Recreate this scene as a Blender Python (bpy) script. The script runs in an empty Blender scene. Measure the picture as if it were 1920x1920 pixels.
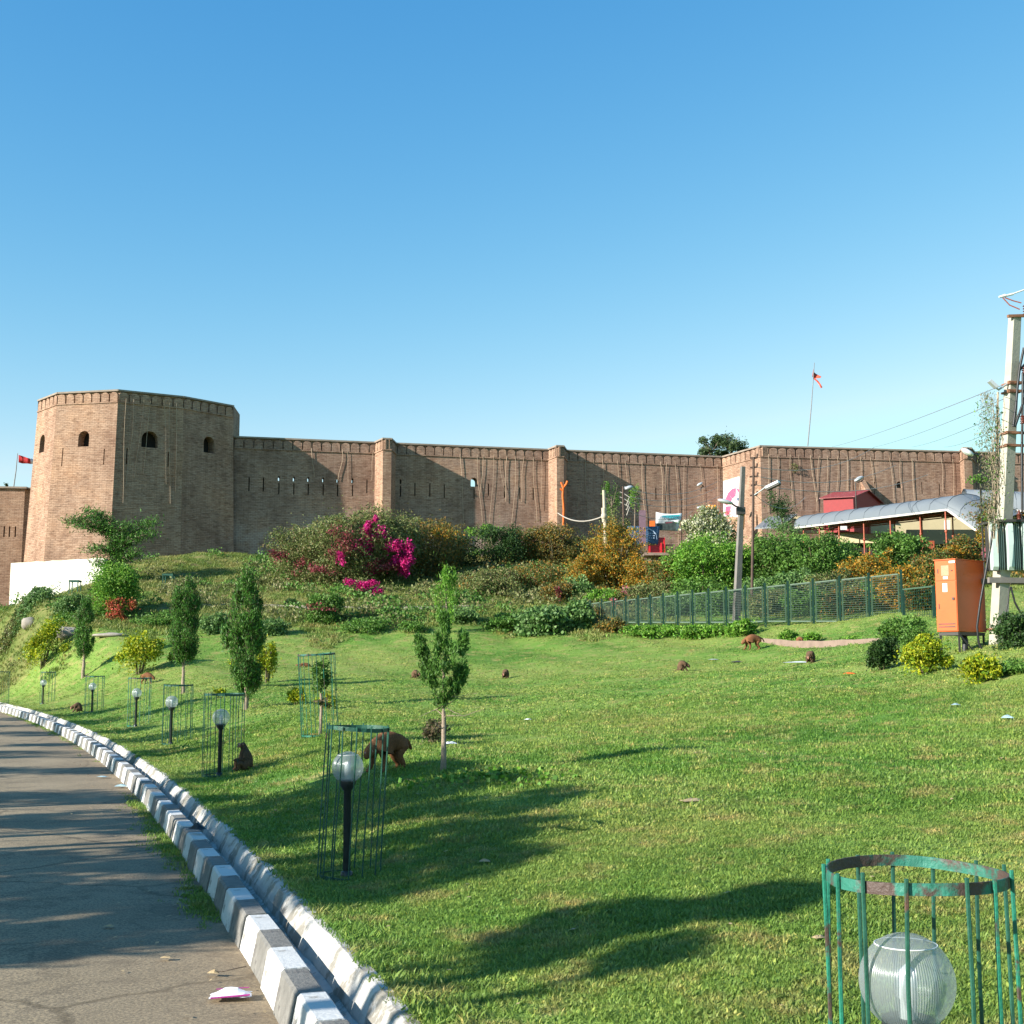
import bpy, math, random
import numpy as np
from mathutils import Vector, Matrix, noise as mnoise
from mathutils.geometry import tessellate_polygon
sc = bpy.context.scene
R = math.radians
# ------------------------------------------------------------ camera, sky, sun
F_PX, CXP, CYP, H_CAM, HOR = 2400.0, 960.0, 960.0, 1.97, 1245.0
PITCH = math.atan((HOR-CYP)/F_PX)
cd = bpy.data.cameras.new('camera'); cam = bpy.data.objects.new('camera', cd)
sc.collection.objects.link(cam); sc.camera = cam
cd.sensor_width = 36; cd.lens = 36*F_PX/1920; cd.clip_end = 9000; cd.clip_start = 0.1
cam.location = (0, 0, H_CAM); cam.rotation_euler = (math.pi/2+PITCH, 0, 0)
SUN_AZ, SUN_EL = R(28), R(23)          # the light travels towards azimuth SUN_AZ (from +x), sun SUN_EL high
SD = Vector((math.cos(SUN_AZ)*math.cos(SUN_EL), math.sin(SUN_AZ)*math.cos(SUN_EL), -math.sin(SUN_EL)))
w = bpy.data.worlds.new('World'); sc.world = w; w.use_nodes = True
nt = w.node_tree; bg = nt.nodes['Background']
sky = nt.nodes.new('ShaderNodeTexSky'); sky.sky_type = 'NISHITA'; sky.sun_disc = False
sky.sun_elevation = SUN_EL; sky.sun_rotation = math.atan2(-SD.x, -SD.y)
sky.air_density = 1.0; sky.dust_density = 0.3; sky.ozone_density = 3.0; sky.altitude = 300
# the camera's rendering of the sky: per-channel contrast, as in the photograph
sep_ = nt.nodes.new('ShaderNodeSeparateColor'); cmb_ = nt.nodes.new('ShaderNodeCombineColor'); nt.links.new(sky.outputs[0], sep_.inputs[0])
for ch_, (x0_, y0_, g_, mx_) in enumerate(((1.70, 1.766, 1.95, 3.1), (2.96, 3.50, 1.04, 5.5), (4.5, 4.58, 0.55, 6.5))):
    dv_ = nt.nodes.new('ShaderNodeMath'); dv_.operation = 'DIVIDE'; dv_.inputs[1].default_value = x0_; pw_ = nt.nodes.new('ShaderNodeMath'); pw_.operation = 'POWER'; pw_.inputs[1].default_value = g_
    ml_ = nt.nodes.new('ShaderNodeMath'); ml_.operation = 'MULTIPLY'; ml_.inputs[1].default_value = y0_; mn_ = nt.nodes.new('ShaderNodeMath'); mn_.operation = 'MINIMUM'; mn_.inputs[1].default_value = mx_
    nt.links.new(sep_.outputs[ch_], dv_.inputs[0]); nt.links.new(dv_.outputs[0], pw_.inputs[0]); nt.links.new(pw_.outputs[0], ml_.inputs[0]); nt.links.new(ml_.outputs[0], mn_.inputs[0]); nt.links.new(mn_.outputs[0], cmb_.inputs[ch_])
nt.links.new(cmb_.outputs[0], bg.inputs[0]); bg.inputs[1].default_value = 0.0926
sl = bpy.data.lights.new('sun', 'SUN'); so = bpy.data.objects.new('sun', sl); sc.collection.objects.link(so)
sl.energy = 5.0; sl.angle = R(0.5); sl.color = (1.0, 0.945, 0.85)
so.rotation_euler = SD.to_track_quat('-Z', 'Y').to_euler(); so.location = (-40, -20, 40)
vs = sc.view_settings; vs.view_transform = 'Standard'; vs.look = 'None'; vs.gamma = 1; vs.exposure = 1.15
vs.use_curve_mapping = False
sc.cycles.max_bounces = 6; sc.cycles.transparent_max_bounces = 12
col = sc.collection
RNG = np.random.default_rng(7); random.seed(7)
# ------------------------------------------------------------ geometry of the place
cp, sp = math.cos(PITCH), math.sin(PITCH)
CAMP = Vector((0, 0, H_CAM))
def ray(px, py):
    a = (px-CXP)/F_PX; b = (CYP-py)/F_PX
    return Vector((a, cp-b*sp, sp+b*cp))
def at(px, py, Y):
    r = ray(px, py); return CAMP + r*(Y/r.y)
def xpath(D): return 1.2-0.30*D-0.00185*D*D           # road-side foot of the kerb
def slope(D): return np.sqrt(1+(0.30+0.0037*D)**2)
def sdist(x, D): return (x-xpath(D))/slope(D)
def sm(t): t = np.clip(t, 0, 1); return t*t*(3-2*t)
def hgt(x, D):
    x = np.asarray(x, float); D = np.asarray(D, float)
    s = sdist(x, D)
    Dp = np.maximum(D, 0)
    L = 0.1+0.02*np.minimum(Dp, 105)
    xx = np.clip(x, 0, 30)
    fade = np.clip((100-Dp)/40, 0, 1)
    cross = 0.08*xx*np.clip(Dp/30, 0, 1)*fade + 0.13*np.clip(xx-9.5, 0, 8)*np.clip((Dp-22)/10, 0, 1)*fade
    e = np.clip(Dp-50, 0, 22); ex = 0.005*e*e
    e2 = np.clip(Dp-72, 0, 27)
    ex = ex + 0.195*e2 + 0.25*sm(e2/6) + 0.30*sm((Dp-84)/14) - 0.75*sm((xx-4)/6)*sm((Dp-86)/10)
    left = -0.39*np.clip(-27.5-x, 0, 11)*np.clip((Dp-78)/12, 0, 1)
    und = 0.05*np.sin(x*0.7+1.3)*np.sin(D*0.35) + 0.03*np.sin(x*1.9+D*0.8)
    und = und*np.clip((s-1.0)/3, 0, 1) + 0.22*np.sin(x*0.55+D*0.3)*np.sin(D*0.5-x*0.2)*np.clip((Dp-74)/8, 0, 1)*np.clip((108-Dp)/8, 0, 1)
    z = 0.0 + (L+cross+ex+left+und)*sm((s-0.6)/(3.2+0.12*np.clip(Dp-20, 0, 35)*np.clip((82-Dp)/20, 0, 1)))
    return z
def hz(x, y): return float(hgt(x, y))
def ground(px, py, dmin=3.0):
    r = ray(px, py); t = dmin/r.y; prev = t
    while t*r.y < 140:
        p = CAMP+r*t
        if p.z <= hz(p.x, p.y):
            lo, hi = prev, t
            for _ in range(14):
                m = (lo+hi)/2; p = CAMP+r*m
                if p.z <= hz(p.x, p.y): hi = m
                else: lo = m
            p = CAMP+r*hi; p.z = hz(p.x, p.y); return p
        prev = t; t *= 1.006
    p = CAMP+r*(98/r.y); p.z = hz(p.x, p.y); return p
# ------------------------------------------------------------ tagging
def tag(o, label=None, cat=None, group=None, kind=None):
    if label: o['label'] = label
    if cat: o['category'] = cat
    if group: o['group'] = group
    if kind: o['kind'] = kind
    return o
def empty(name, loc, label=None, cat=None, group=None, rz=0.0):
    o = bpy.data.objects.new(name, None); col.objects.link(o); o.location = loc
    o.rotation_euler = (0, 0, rz); o.empty_display_size = 0.2
    return tag(o, label, cat, group)
def copy_tree(o, parent=None):
    c = o.copy(); col.objects.link(c)
    if parent is not None: c.parent = parent
    for ch in o.children: copy_tree(ch, c)
    return c
# ------------------------------------------------------------ mesh builder
class MB:
    def __init__(s): s.v = []; s.f = []; s.uv = []; s.sm = []; s.mi = []
    def add(s, vs, fs, uvs=None, smooth=False, mi=0):
        b = len(s.v); s.v += [tuple(v) for v in vs]
        for i, f in enumerate(fs):
            s.f.append([b+k for k in f]); s.sm.append(smooth); s.mi.append(mi)
            s.uv.append(uvs[i] if uvs else None)
        return s
    def box(s, c, size, rz=0.0, mat=None, mi=0, taper=1.0):
        hx, hy, hzz = size[0]/2, size[1]/2, size[2]/2
        M = Matrix.Rotation(rz, 3, 'Z') if mat is None else mat
        vs = []
        for z in (-1, 1):
            k = taper if z > 0 else 1
            for x, y in ((-1, -1), (1, -1), (1, 1), (-1, 1)):
                vs.append(Vector(c)+M @ Vector((x*hx*k, y*hy*k, z*hzz)))
        fs = [(0, 3, 2, 1), (4, 5, 6, 7), (0, 1, 5, 4), (1, 2, 6, 5), (2, 3, 7, 6), (3, 0, 4, 7)]
        return s.add(vs, fs, mi=mi)
    def beam(s, a, b, wx, wy, up=Vector((0, 0, 1)), mi=0):
        a = Vector(a); b = Vector(b); d = (b-a); L = d.length; d = d/L
        x = d.cross(up)
        if x.length < 1e-4: x = Vector((1, 0, 0))
        x.normalize(); y = d.cross(x).normalized()
        M = Matrix((x, y, d)).transposed()
        return s.box((a+b)/2, (wx, wy, L), mat=M, mi=mi)
    def tube(s, pts, rad, n=6, cap=True, smooth=True, mi=0):
        pts = [Vector(p) for p in pts]; m = len(pts)
        if not hasattr(rad, '__len__'): rad = [rad]*m
        vs = []; px = None
        for i in range(m):
            d = (pts[min(i+1, m-1)]-pts[max(i-1, 0)])
            if d.length < 1e-9: d = Vector((0, 0, 1))
            d.normalize()
            if px is None:
                px = d.cross(Vector((0, 1, 0.13)));
                if px.length < 1e-3: px = d.cross(Vector((1, 0, 0)))
            px = (px-d*px.dot(d)); px.normalize(); y = d.cross(px)
            for k in range(n):
                a = 2*math.pi*k/n
                vs.append(pts[i]+(px*math.cos(a)+y*math.sin(a))*rad[i])
        fs = []
        for i in range(m-1):
            for k in range(n):
                fs.append((i*n+k, i*n+(k+1) % n, (i+1)*n+(k+1) % n, (i+1)*n+k))
        s.add(vs, fs, smooth=smooth, mi=mi)
        if cap:
            s.add(vs[:n], [tuple(reversed(range(n)))], mi=mi); s.add(vs[-n:], [tuple(range(n))], mi=mi)
        return s
    def lathe(s, prof, n=16, c=(0, 0, 0), smooth=True, mi=0):
        vs = []; c = Vector(c)
        for r, z in prof:
            for k in range(n):
                a = 2*math.pi*k/n; vs.append(c+Vector((r*math.cos(a), r*math.sin(a), z)))
        fs = []
        for i in range(len(prof)-1):
            for k in range(n): fs.append((i*n+k, i*n+(k+1) % n, (i+1)*n+(k+1) % n, (i+1)*n+k))
        return s.add(vs, fs, smooth=smooth, mi=mi)
    def ell(s, c, r, n=10, m=7, M=None, mi=0):
        c = Vector(c); vs = []; fs = []
        for i in range(m+1):
            t = math.pi*i/m
            for k in range(n):
                a = 2*math.pi*k/n
                q = Vector((r[0]*math.sin(t)*math.cos(a), r[1]*math.sin(t)*math.sin(a), r[2]*math.cos(t)))
                vs.append(c+(M @ q if M else q))
        for i in range(m):
            for k in range(n): fs.append((i*n+k, (i+1)*n+k, (i+1)*n+(k+1) % n, i*n+(k+1) % n))
        return s.add(vs, fs, smooth=True, mi=mi)
    def build(s, name, mat, parent=None, world=True, bevel=0.0):
        off = Vector((0, 0, 0))
        if parent is not None and world:
            p = parent
            while p is not None: off = off + p.location; p = p.parent
        me = bpy.data.meshes.new(name)
        me.from_pydata([(v[0]-off.x, v[1]-off.y, v[2]-off.z) for v in s.v], [], s.f)
        if any(u is not None for u in s.uv):
            ul = me.uv_layers.new(name='UVMap'); k = 0
            buf = []
            for f, u in zip(s.f, s.uv):
                for j in range(len(f)): buf += list(u[j]) if u else [0.0, 0.0]
            ul.data.foreach_set('uv', buf)
        me.polygons.foreach_set('use_smooth', s.sm)
        me.polygons.foreach_set('material_index', s.mi)
        for m_ in (mat if isinstance(mat, (list, tuple)) else [mat]): me.materials.append(m_)
        o = bpy.data.objects.new(name, me); col.objects.link(o)
        if parent is not None: o.parent = parent
        if bevel:
            b = o.modifiers.new('bevel', 'BEVEL'); b.width = bevel; b.segments = 2; b.limit_method = 'ANGLE'
        return o
def np_mesh(name, V, Fq, mats, parent=None, attr=None, loc=(0, 0, 0), smooth=False, nper=4):
    """V (n,3), Fq (m,k) numpy -> object"""
    me = bpy.data.meshes.new(name); n = len(V); m = len(Fq); k = Fq.shape[1]
    me.vertices.add(n); me.vertices.foreach_set('co', np.asarray(V, np.float32).ravel())
    me.loops.add(m*k); me.loops.foreach_set('vertex_index', Fq.astype(np.int32).ravel())
    me.polygons.add(m); me.polygons.foreach_set('loop_start', np.arange(0, m*k, k, dtype=np.int32))
    me.polygons.foreach_set('loop_total', np.full(m, k, np.int32))
    if smooth: me.polygons.foreach_set('use_smooth', np.ones(m, bool))
    if attr is not None:
        for nm, dom, arr in attr:
            a = me.attributes.new(nm, 'FLOAT', dom); a.data.foreach_set('value', np.asarray(arr, np.float32))
    me.update(calc_edges=True)
    for mt in (mats if isinstance(mats, (list, tuple)) else [mats]): me.materials.append(mt)
    o = bpy.data.objects.new(name, me); col.objects.link(o); o.location = loc
    if parent is not None: o.parent = parent
    return o
# ------------------------------------------------------------ materials
def newmat(name):
    m = bpy.data.materials.new(name); m.use_nodes = True
    n = m.node_tree; p = n.nodes['Principled BSDF']; return m, n, p
def N(n, t, **kw):
    x = n.nodes.new(t)
    for k, v in kw.items(): setattr(x, k, v)
    return x
def ramp(n, cols, mode='LINEAR'):
    r = N(n, 'ShaderNodeValToRGB'); r.color_ramp.interpolation = mode
    e = r.color_ramp.elements
    while len(e) > 1: e.remove(e[-1])
    e[0].position = cols[0][0]; e[0].color = (*cols[0][1], 1)
    for p, c in cols[1:]:
        x = e.new(p); x.color = (*c, 1)
    return r
def noise(n, scale, detail=4, src=None, rough=0.6, dist=0.0):
    x = N(n, 'ShaderNodeTexNoise'); x.inputs['Scale'].default_value = scale
    x.inputs['Detail'].default_value = detail; x.inputs['Roughness'].default_value = rough
    x.inputs['Distortion'].default_value = dist
    if src is not None: n.links.new(src, x.inputs['Vector'])
    return x
def mixc(n, a, b, f, mode='MIX'):
    x = N(n, 'ShaderNodeMix', data_type='RGBA', blend_type=mode)
    for sock, v in ((x.inputs[6], a), (x.inputs[7], b), (x.inputs[0], f)):
        if hasattr(v, 'is_linked') or hasattr(v, 'links'): n.links.new(v, sock)
        elif isinstance(v, tuple): sock.default_value = (*v, 1)
        else: sock.default_value = v
    return x.outputs[2]
def bumpn(n, p, h, strength=0.3, dist=0.02):
    b = N(n, 'ShaderNodeBump'); b.inputs['Strength'].default_value = strength; b.inputs['Distance'].default_value = dist
    n.links.new(h, b.inputs['Height']); n.links.new(b.outputs[0], p.inputs['Normal'])
def simple(name, c, rough=0.6, metal=0.0, var=0.18, scale=6.0, bump=0.15, c2=None, thr=None, bscale=None, spec=0.4):
    """colour with noise variation and optional patches (rust, dirt) of c2"""
    m, n, p = newmat(name); tc = N(n, 'ShaderNodeTexCoord').outputs['Object']
    nz = noise(n, scale, 6, tc)
    lo = tuple(x*(1-var) for x in c); hi = tuple(min(1, x*(1+var)) for x in c)
    r = ramp(n, [(0.3, lo), (0.7, hi)]); n.links.new(nz.outputs[0], r.inputs[0]); out = r.outputs[0]
    if c2 is not None:
        n2 = noise(n, scale*0.6+0.7, 7, tc, 0.7); r2 = ramp(n, [(thr, (0, 0, 0)), (min(thr+0.06, 1), (1, 1, 1))])
        n.links.new(n2.outputs[0], r2.inputs[0]); out = mixc(n, out, c2, r2.outputs[0])
    n.links.new(out, p.inputs['Base Color'])
    p.inputs['Roughness'].default_value = rough; p.inputs['Metallic'].default_value = metal
    p.inputs['Specular IOR Level'].default_value = spec
    if bump:
        nb = noise(n, bscale or scale*5, 5, tc); bumpn(n, p, nb.outputs[0], bump, 0.02)
    return m
def foliage(name, cols, trans=0.3, rough=0.55):
    """per-leaf colour from the rnd attribute"""
    m, n, p = newmat(name)
    a = N(n, 'ShaderNodeAttribute', attribute_name='rnd'); k = len(cols)
    r = ramp(n, [(i/k, c) for i, c in enumerate(cols)], 'CONSTANT'); n.links.new(a.outputs['Fac'], r.inputs[0])
    g = N(n, 'ShaderNodeNewGeometry'); nz = noise(n, 1.3, 3, g.outputs['Position'])
    v = ramp(n, [(0.3, (0.75, 0.75, 0.75)), (0.7, (1.2, 1.2, 1.2))]); n.links.new(nz.outputs[0], v.inputs[0])
    c = mixc(n, r.outputs[0], v.outputs[0], 1.0, 'MULTIPLY')
    n.links.new(c, p.inputs['Base Color']); p.inputs['Roughness'].default_value = rough
    p.inputs['Specular IOR Level'].default_value = 0.3
    t = N(n, 'ShaderNodeBsdfTranslucent'); n.links.new(c, t.inputs[0])
    mx = N(n, 'ShaderNodeMixShader'); mx.inputs[0].default_value = trans
    o = n.nodes['Material Output']; n.links.new(p.outputs[0], mx.inputs[1]); n.links.new(t.outputs[0], mx.inputs[2])
    n.links.new(mx.outputs[0], o.inputs[0]); return m
def grass_color(n, pos, hill=None):
    """colour of turf at a world position, shared by ground and blades"""
    a = noise(n, 0.35, 5, pos, 0.65); b = noise(n, 1.7, 5, pos, 0.7)
    c1 = ramp(n, [(0.30, (0.09, 0.205, 0.032)), (0.5, (0.15, 0.295, 0.048)), (0.72, (0.24, 0.36, 0.075))])
    n.links.new(a.outputs[0], c1.inputs[0])
    f = ramp(n, [(0.50, (0, 0, 0)), (0.68, (0.9, 0.9, 0.9))]); n.links.new(b.outputs[0], f.inputs[0])
    lo_ = noise(n, 0.11, 4, pos, 0.6); lf_ = ramp(n, [(0.42, (0, 0, 0)), (0.62, (0.75, 0.75, 0.75))]); n.links.new(lo_.outputs[0], lf_.inputs[0])
    cb_ = mixc(n, c1.outputs[0], (0.30, 0.37, 0.09), lf_.outputs[0])
    c = mixc(n, cb_, (0.40, 0.35, 0.13), f.outputs[0])
    return c, a, b
def m_grassblade(name, dry, mul, hill=False):
    m, n, p = newmat(name); g = N(n, 'ShaderNodeNewGeometry')
    c, _, _ = grass_color(n, g.outputs['Position'])
    if hill:
        nz = noise(n, 0.45, 6, g.outputs['Position'], 0.7)
        hc = ramp(n, [(0.32, (0.11, 0.20, 0.035)), (0.45, (0.20, 0.28, 0.06)), (0.56, (0.30, 0.32, 0.10)), (0.70, (0.36, 0.30, 0.13))]); n.links.new(nz.outputs[0], hc.inputs[0]); c = hc.outputs[0]
    oi = N(n, 'ShaderNodeObjectInfo')
    r = ramp(n, [(0, (0.84*mul, 0.87*mul, 0.8*mul)), (0.5, (1.0*mul, 1.0*mul, 1.0*mul)), (0.86, (1.2*mul, 1.12*mul, 1.05*mul)), (0.93, dry)], 'LINEAR')
    n.links.new(oi.outputs['Random'], r.inputs[0])
    cc = mixc(n, c, r.outputs[0], 1.0, 'MULTIPLY')
    n.links.new(cc, p.inputs['Base Color']); p.inputs['Roughness'].default_value = 0.5; p.inputs['Specular IOR Level'].default_value = 0.25
    t = N(n, 'ShaderNodeBsdfTranslucent'); n.links.new(cc, t.inputs[0])
    mx = N(n, 'ShaderNodeMixShader'); mx.inputs[0].default_value = 0.35
    o = n.nodes['Material Output']; n.links.new(p.outputs[0], mx.inputs[1]); n.links.new(t.outputs[0], mx.inputs[2])
    n.links.new(mx.outputs[0], o.inputs[0]); return m
def m_turf():
    m, n, p = newmat('turf'); g = N(n, 'ShaderNodeNewGeometry'); pos = g.outputs['Position']
    c, a, b = grass_color(n, pos)
    h = N(n, 'ShaderNodeAttribute', attribute_name='hill')
    nz = noise(n, 0.6, 6, pos, 0.7)
    hc = ramp(n, [(0.32, (0.08, 0.13, 0.03)), (0.45, (0.14, 0.18, 0.045)), (0.56, (0.22, 0.22, 0.075)), (0.70, (0.27, 0.2, 0.1))]); n.links.new(nz.outputs[0], hc.inputs[0])
    c2 = mixc(n, c, hc.outputs[0], h.outputs['Fac'])
    fine = noise(n, 26, 3, pos, 0.7); fr = ramp(n, [(0.3, (0.68, 0.68, 0.66)), (0.72, (1.15, 1.15, 1.15))]); n.links.new(fine.outputs[0], fr.inputs[0])
    c3 = mixc(n, c2, fr.outputs[0], 0.9, 'MULTIPLY')
    n.links.new(c3, p.inputs['Base Color']); p.inputs['Roughness'].default_value = 0.9; p.inputs['Specular IOR Level'].default_value = 0.1
    bumpn(n, p, fine.outputs[0], 0.8, 0.05); return m
def m_asphalt():
    m, n, p = newmat('asphalt'); g = N(n, 'ShaderNodeNewGeometry'); pos = g.outputs['Position']
    a = noise(n, 0.5, 5, pos); f = noise(n, 42, 4, pos, 0.85)
    r = ramp(n, [(0.3, (0.23, 0.182, 0.118)), (0.7, (0.345, 0.275, 0.182))]); n.links.new(a.outputs[0], r.inputs[0])
    r2 = ramp(n, [(0.36, (0.45, 0.45, 0.45)), (0.5, (1, 1, 1)), (0.64, (1.7, 1.65, 1.5))]); n.links.new(f.outputs[0], r2.inputs[0])
    c = mixc(n, r.outputs[0], r2.outputs[0], 1.0, 'MULTIPLY')
    pt_ = noise(n, 1.6, 7, pos, 0.75, 0.8); pq_ = ramp(n, [(0.40, (0.66, 0.66, 0.68)), (0.48, (1, 1, 1)), (0.60, (1, 1, 1)), (0.68, (1.2, 1.18, 1.12))]); n.links.new(pt_.outputs[0], pq_.inputs[0]); c = mixc(n, c, pq_.outputs[0], 0.8, 'MULTIPLY')
    dp_ = mixc(n, pos, noise(n, 1.2, 5, pos).outputs['Color'], 0.35); vo_ = N(n, 'ShaderNodeTexVoronoi', feature='DISTANCE_TO_EDGE'); vo_.inputs['Scale'].default_value = 0.42; n.links.new(dp_, vo_.inputs['Vector'])
    vr_ = ramp(n, [(0.0, (0.35, 0.33, 0.3)), (0.006, (0.55, 0.55, 0.55)), (0.012, (1, 1, 1))]); n.links.new(vo_.outputs['Distance'], vr_.inputs[0]); c = mixc(n, c, vr_.outputs[0], 0.7, 'MULTIPLY')
    # sand and leaf dust gathered along the kerb
    at_ = N(n, 'ShaderNodeAttribute', attribute_name='edge'); k = noise(n, 5, 6, pos, 0.7)
    ml = N(n, 'ShaderNodeMath', operation='MULTIPLY'); n.links.new(at_.outputs['Fac'], ml.inputs[0]); n.links.new(k.outputs[0], ml.inputs[1])
    c = mixc(n, c, (0.26, 0.19, 0.12), ml.outputs[0])
    n.links.new(c, p.inputs['Base Color']); p.inputs['Roughness'].default_value = 0.85; p.inputs['Specular IOR Level'].default_value = 0.25
    bumpn(n, p, f.outputs[0], 0.5, 0.01); return m
def m_brick(name, base, pale=0.0):
    m, n, p = newmat(name); uv = N(n, 'ShaderNodeTexCoord').outputs['UV']
    wv = noise(n, 0.8, 2, uv); add = mixc(n, uv, wv.outputs['Color'], 0.10)
    br = N(n, 'ShaderNodeTexBrick'); n.links.new(add, br.inputs['Vector'])
    br.inputs['Scale'].default_value = 1.0; br.inputs['Brick Width'].default_value = 0.36; br.inputs['Row Height'].default_value = 0.13
    br.inputs['Mortar Size'].default_value = 0.016; br.inputs['Mortar Smooth'].default_value = 0.4; br.inputs['Bias'].default_value = -0.2
    br.inputs['Color1'].default_value = (*[x*1.12 for x in base], 1); br.inputs['Color2'].default_value = (base[0]*0.86, base[1]*0.78, base[2]*0.74, 1)
    br.inputs['Mortar'].default_value = (base[0]*0.74, base[1]*0.72, base[2]*0.72, 1)  # mortar toned darker than the brick to carry the shadow in the joints
    big = noise(n, 0.18, 6, uv, 0.65); r = ramp(n, [(0.3, (0.70, 0.66, 0.66)), (0.5, (1, 1, 1)), (0.70, (1.25, 1.17, 1.06))]); n.links.new(big.outputs[0], r.inputs[0])
    c = mixc(n, br.outputs['Color'], r.outputs[0], 1.0, 'MULTIPLY')
    # streaks of weathering that run down
    mp = N(n, 'ShaderNodeMapping'); mp.inputs['Scale'].default_value = (1.6, 0.10, 1); n.links.new(uv, mp.inputs[0])
    st = noise(n, 1.0, 5, mp.outputs[0], 0.7); sr = ramp(n, [(0.44, (1, 1, 1)), (0.62, (0.66, 0.62, 0.6))]); n.links.new(st.outputs[0], sr.inputs[0])
    c = mixc(n, c, sr.outputs[0], 0.5, 'MULTIPLY')
    # short dark course lines: eroded joints
    mp2 = N(n, 'ShaderNodeMapping'); mp2.inputs['Scale'].default_value = (1.5, 6.5, 1); n.links.new(uv, mp2.inputs[0])
    er = noise(n, 1.0, 4, mp2.outputs[0], 0.75); rr = ramp(n, [(0.53, (1, 1, 1)), (0.61, (0.36, 0.31, 0.29))]); n.links.new(er.outputs[0], rr.inputs[0])
    c = mixc(n, c, rr.outputs[0], 0.6, 'MULTIPLY')
    pt_ = noise(n, 0.33, 7, uv, 0.75, 0.6); pq_ = ramp(n, [(0.40, (0.62, 0.56, 0.54)), (0.47, (1, 1, 1)), (0.58, (1, 1, 1)), (0.66, (1.28, 1.22, 1.14))]); n.links.new(pt_.outputs[0], pq_.inputs[0]); c = mixc(n, c, pq_.outputs[0], 0.5, 'MULTIPLY')
    # washed-out pale masonry low on the wall
    sep = N(n, 'ShaderNodeSeparateXYZ'); n.links.new(uv, sep.inputs[0])
    mr = N(n, 'ShaderNodeMapRange'); mr.inputs[1].default_value = 16.0; mr.inputs[2].default_value = 13.5; n.links.new(sep.outputs[1], mr.inputs[0])
    pn = noise(n, 0.45, 5, uv, 0.7); pr = ramp(n, [(0.46, (0, 0, 0)), (0.6, (1, 1, 1))]); n.links.new(pn.outputs[0], pr.inputs[0])
    mm = N(n, 'ShaderNodeMath', operation='MULTIPLY'); n.links.new(mr.outputs[0], mm.inputs[0]); n.links.new(pr.outputs[0], mm.inputs[1])
    m2 = N(n, 'ShaderNodeMath', operation='MULTIPLY'); n.links.new(mm.outputs[0], m2.inputs[0]); m2.inputs[1].default_value = pale
    m3 = N(n, 'ShaderNodeMath', operation='MULTIPLY'); n.links.new(m2.outputs[0], m3.inputs[0])
    inv = N(n, 'ShaderNodeMath', operation='SUBTRACT'); inv.inputs[0].default_value = 1.0; n.links.new(br.outputs['Fac'], inv.inputs[1]); n.links.new(inv.outputs[0], m3.inputs[1])
    c = mixc(n, c, (0.52, 0.40, 0.33), m3.outputs[0])
    n.links.new(c, p.inputs['Base Color']); p.inputs['Roughness'].default_value = 0.93; p.inputs['Specular IOR Level'].default_value = 0.15
    hh = N(n, 'ShaderNodeMath', operation='MULTIPLY_ADD'); n.links.new(br.outputs['Fac'], hh.inputs[0]); hh.inputs[1].default_value = -1.0; n.links.new(er.outputs[0], hh.inputs[2])
    bumpn(n, p, hh.outputs[0], 0.55, 0.05); return m
BRICK = (0.43, 0.285, 0.20)
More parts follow.
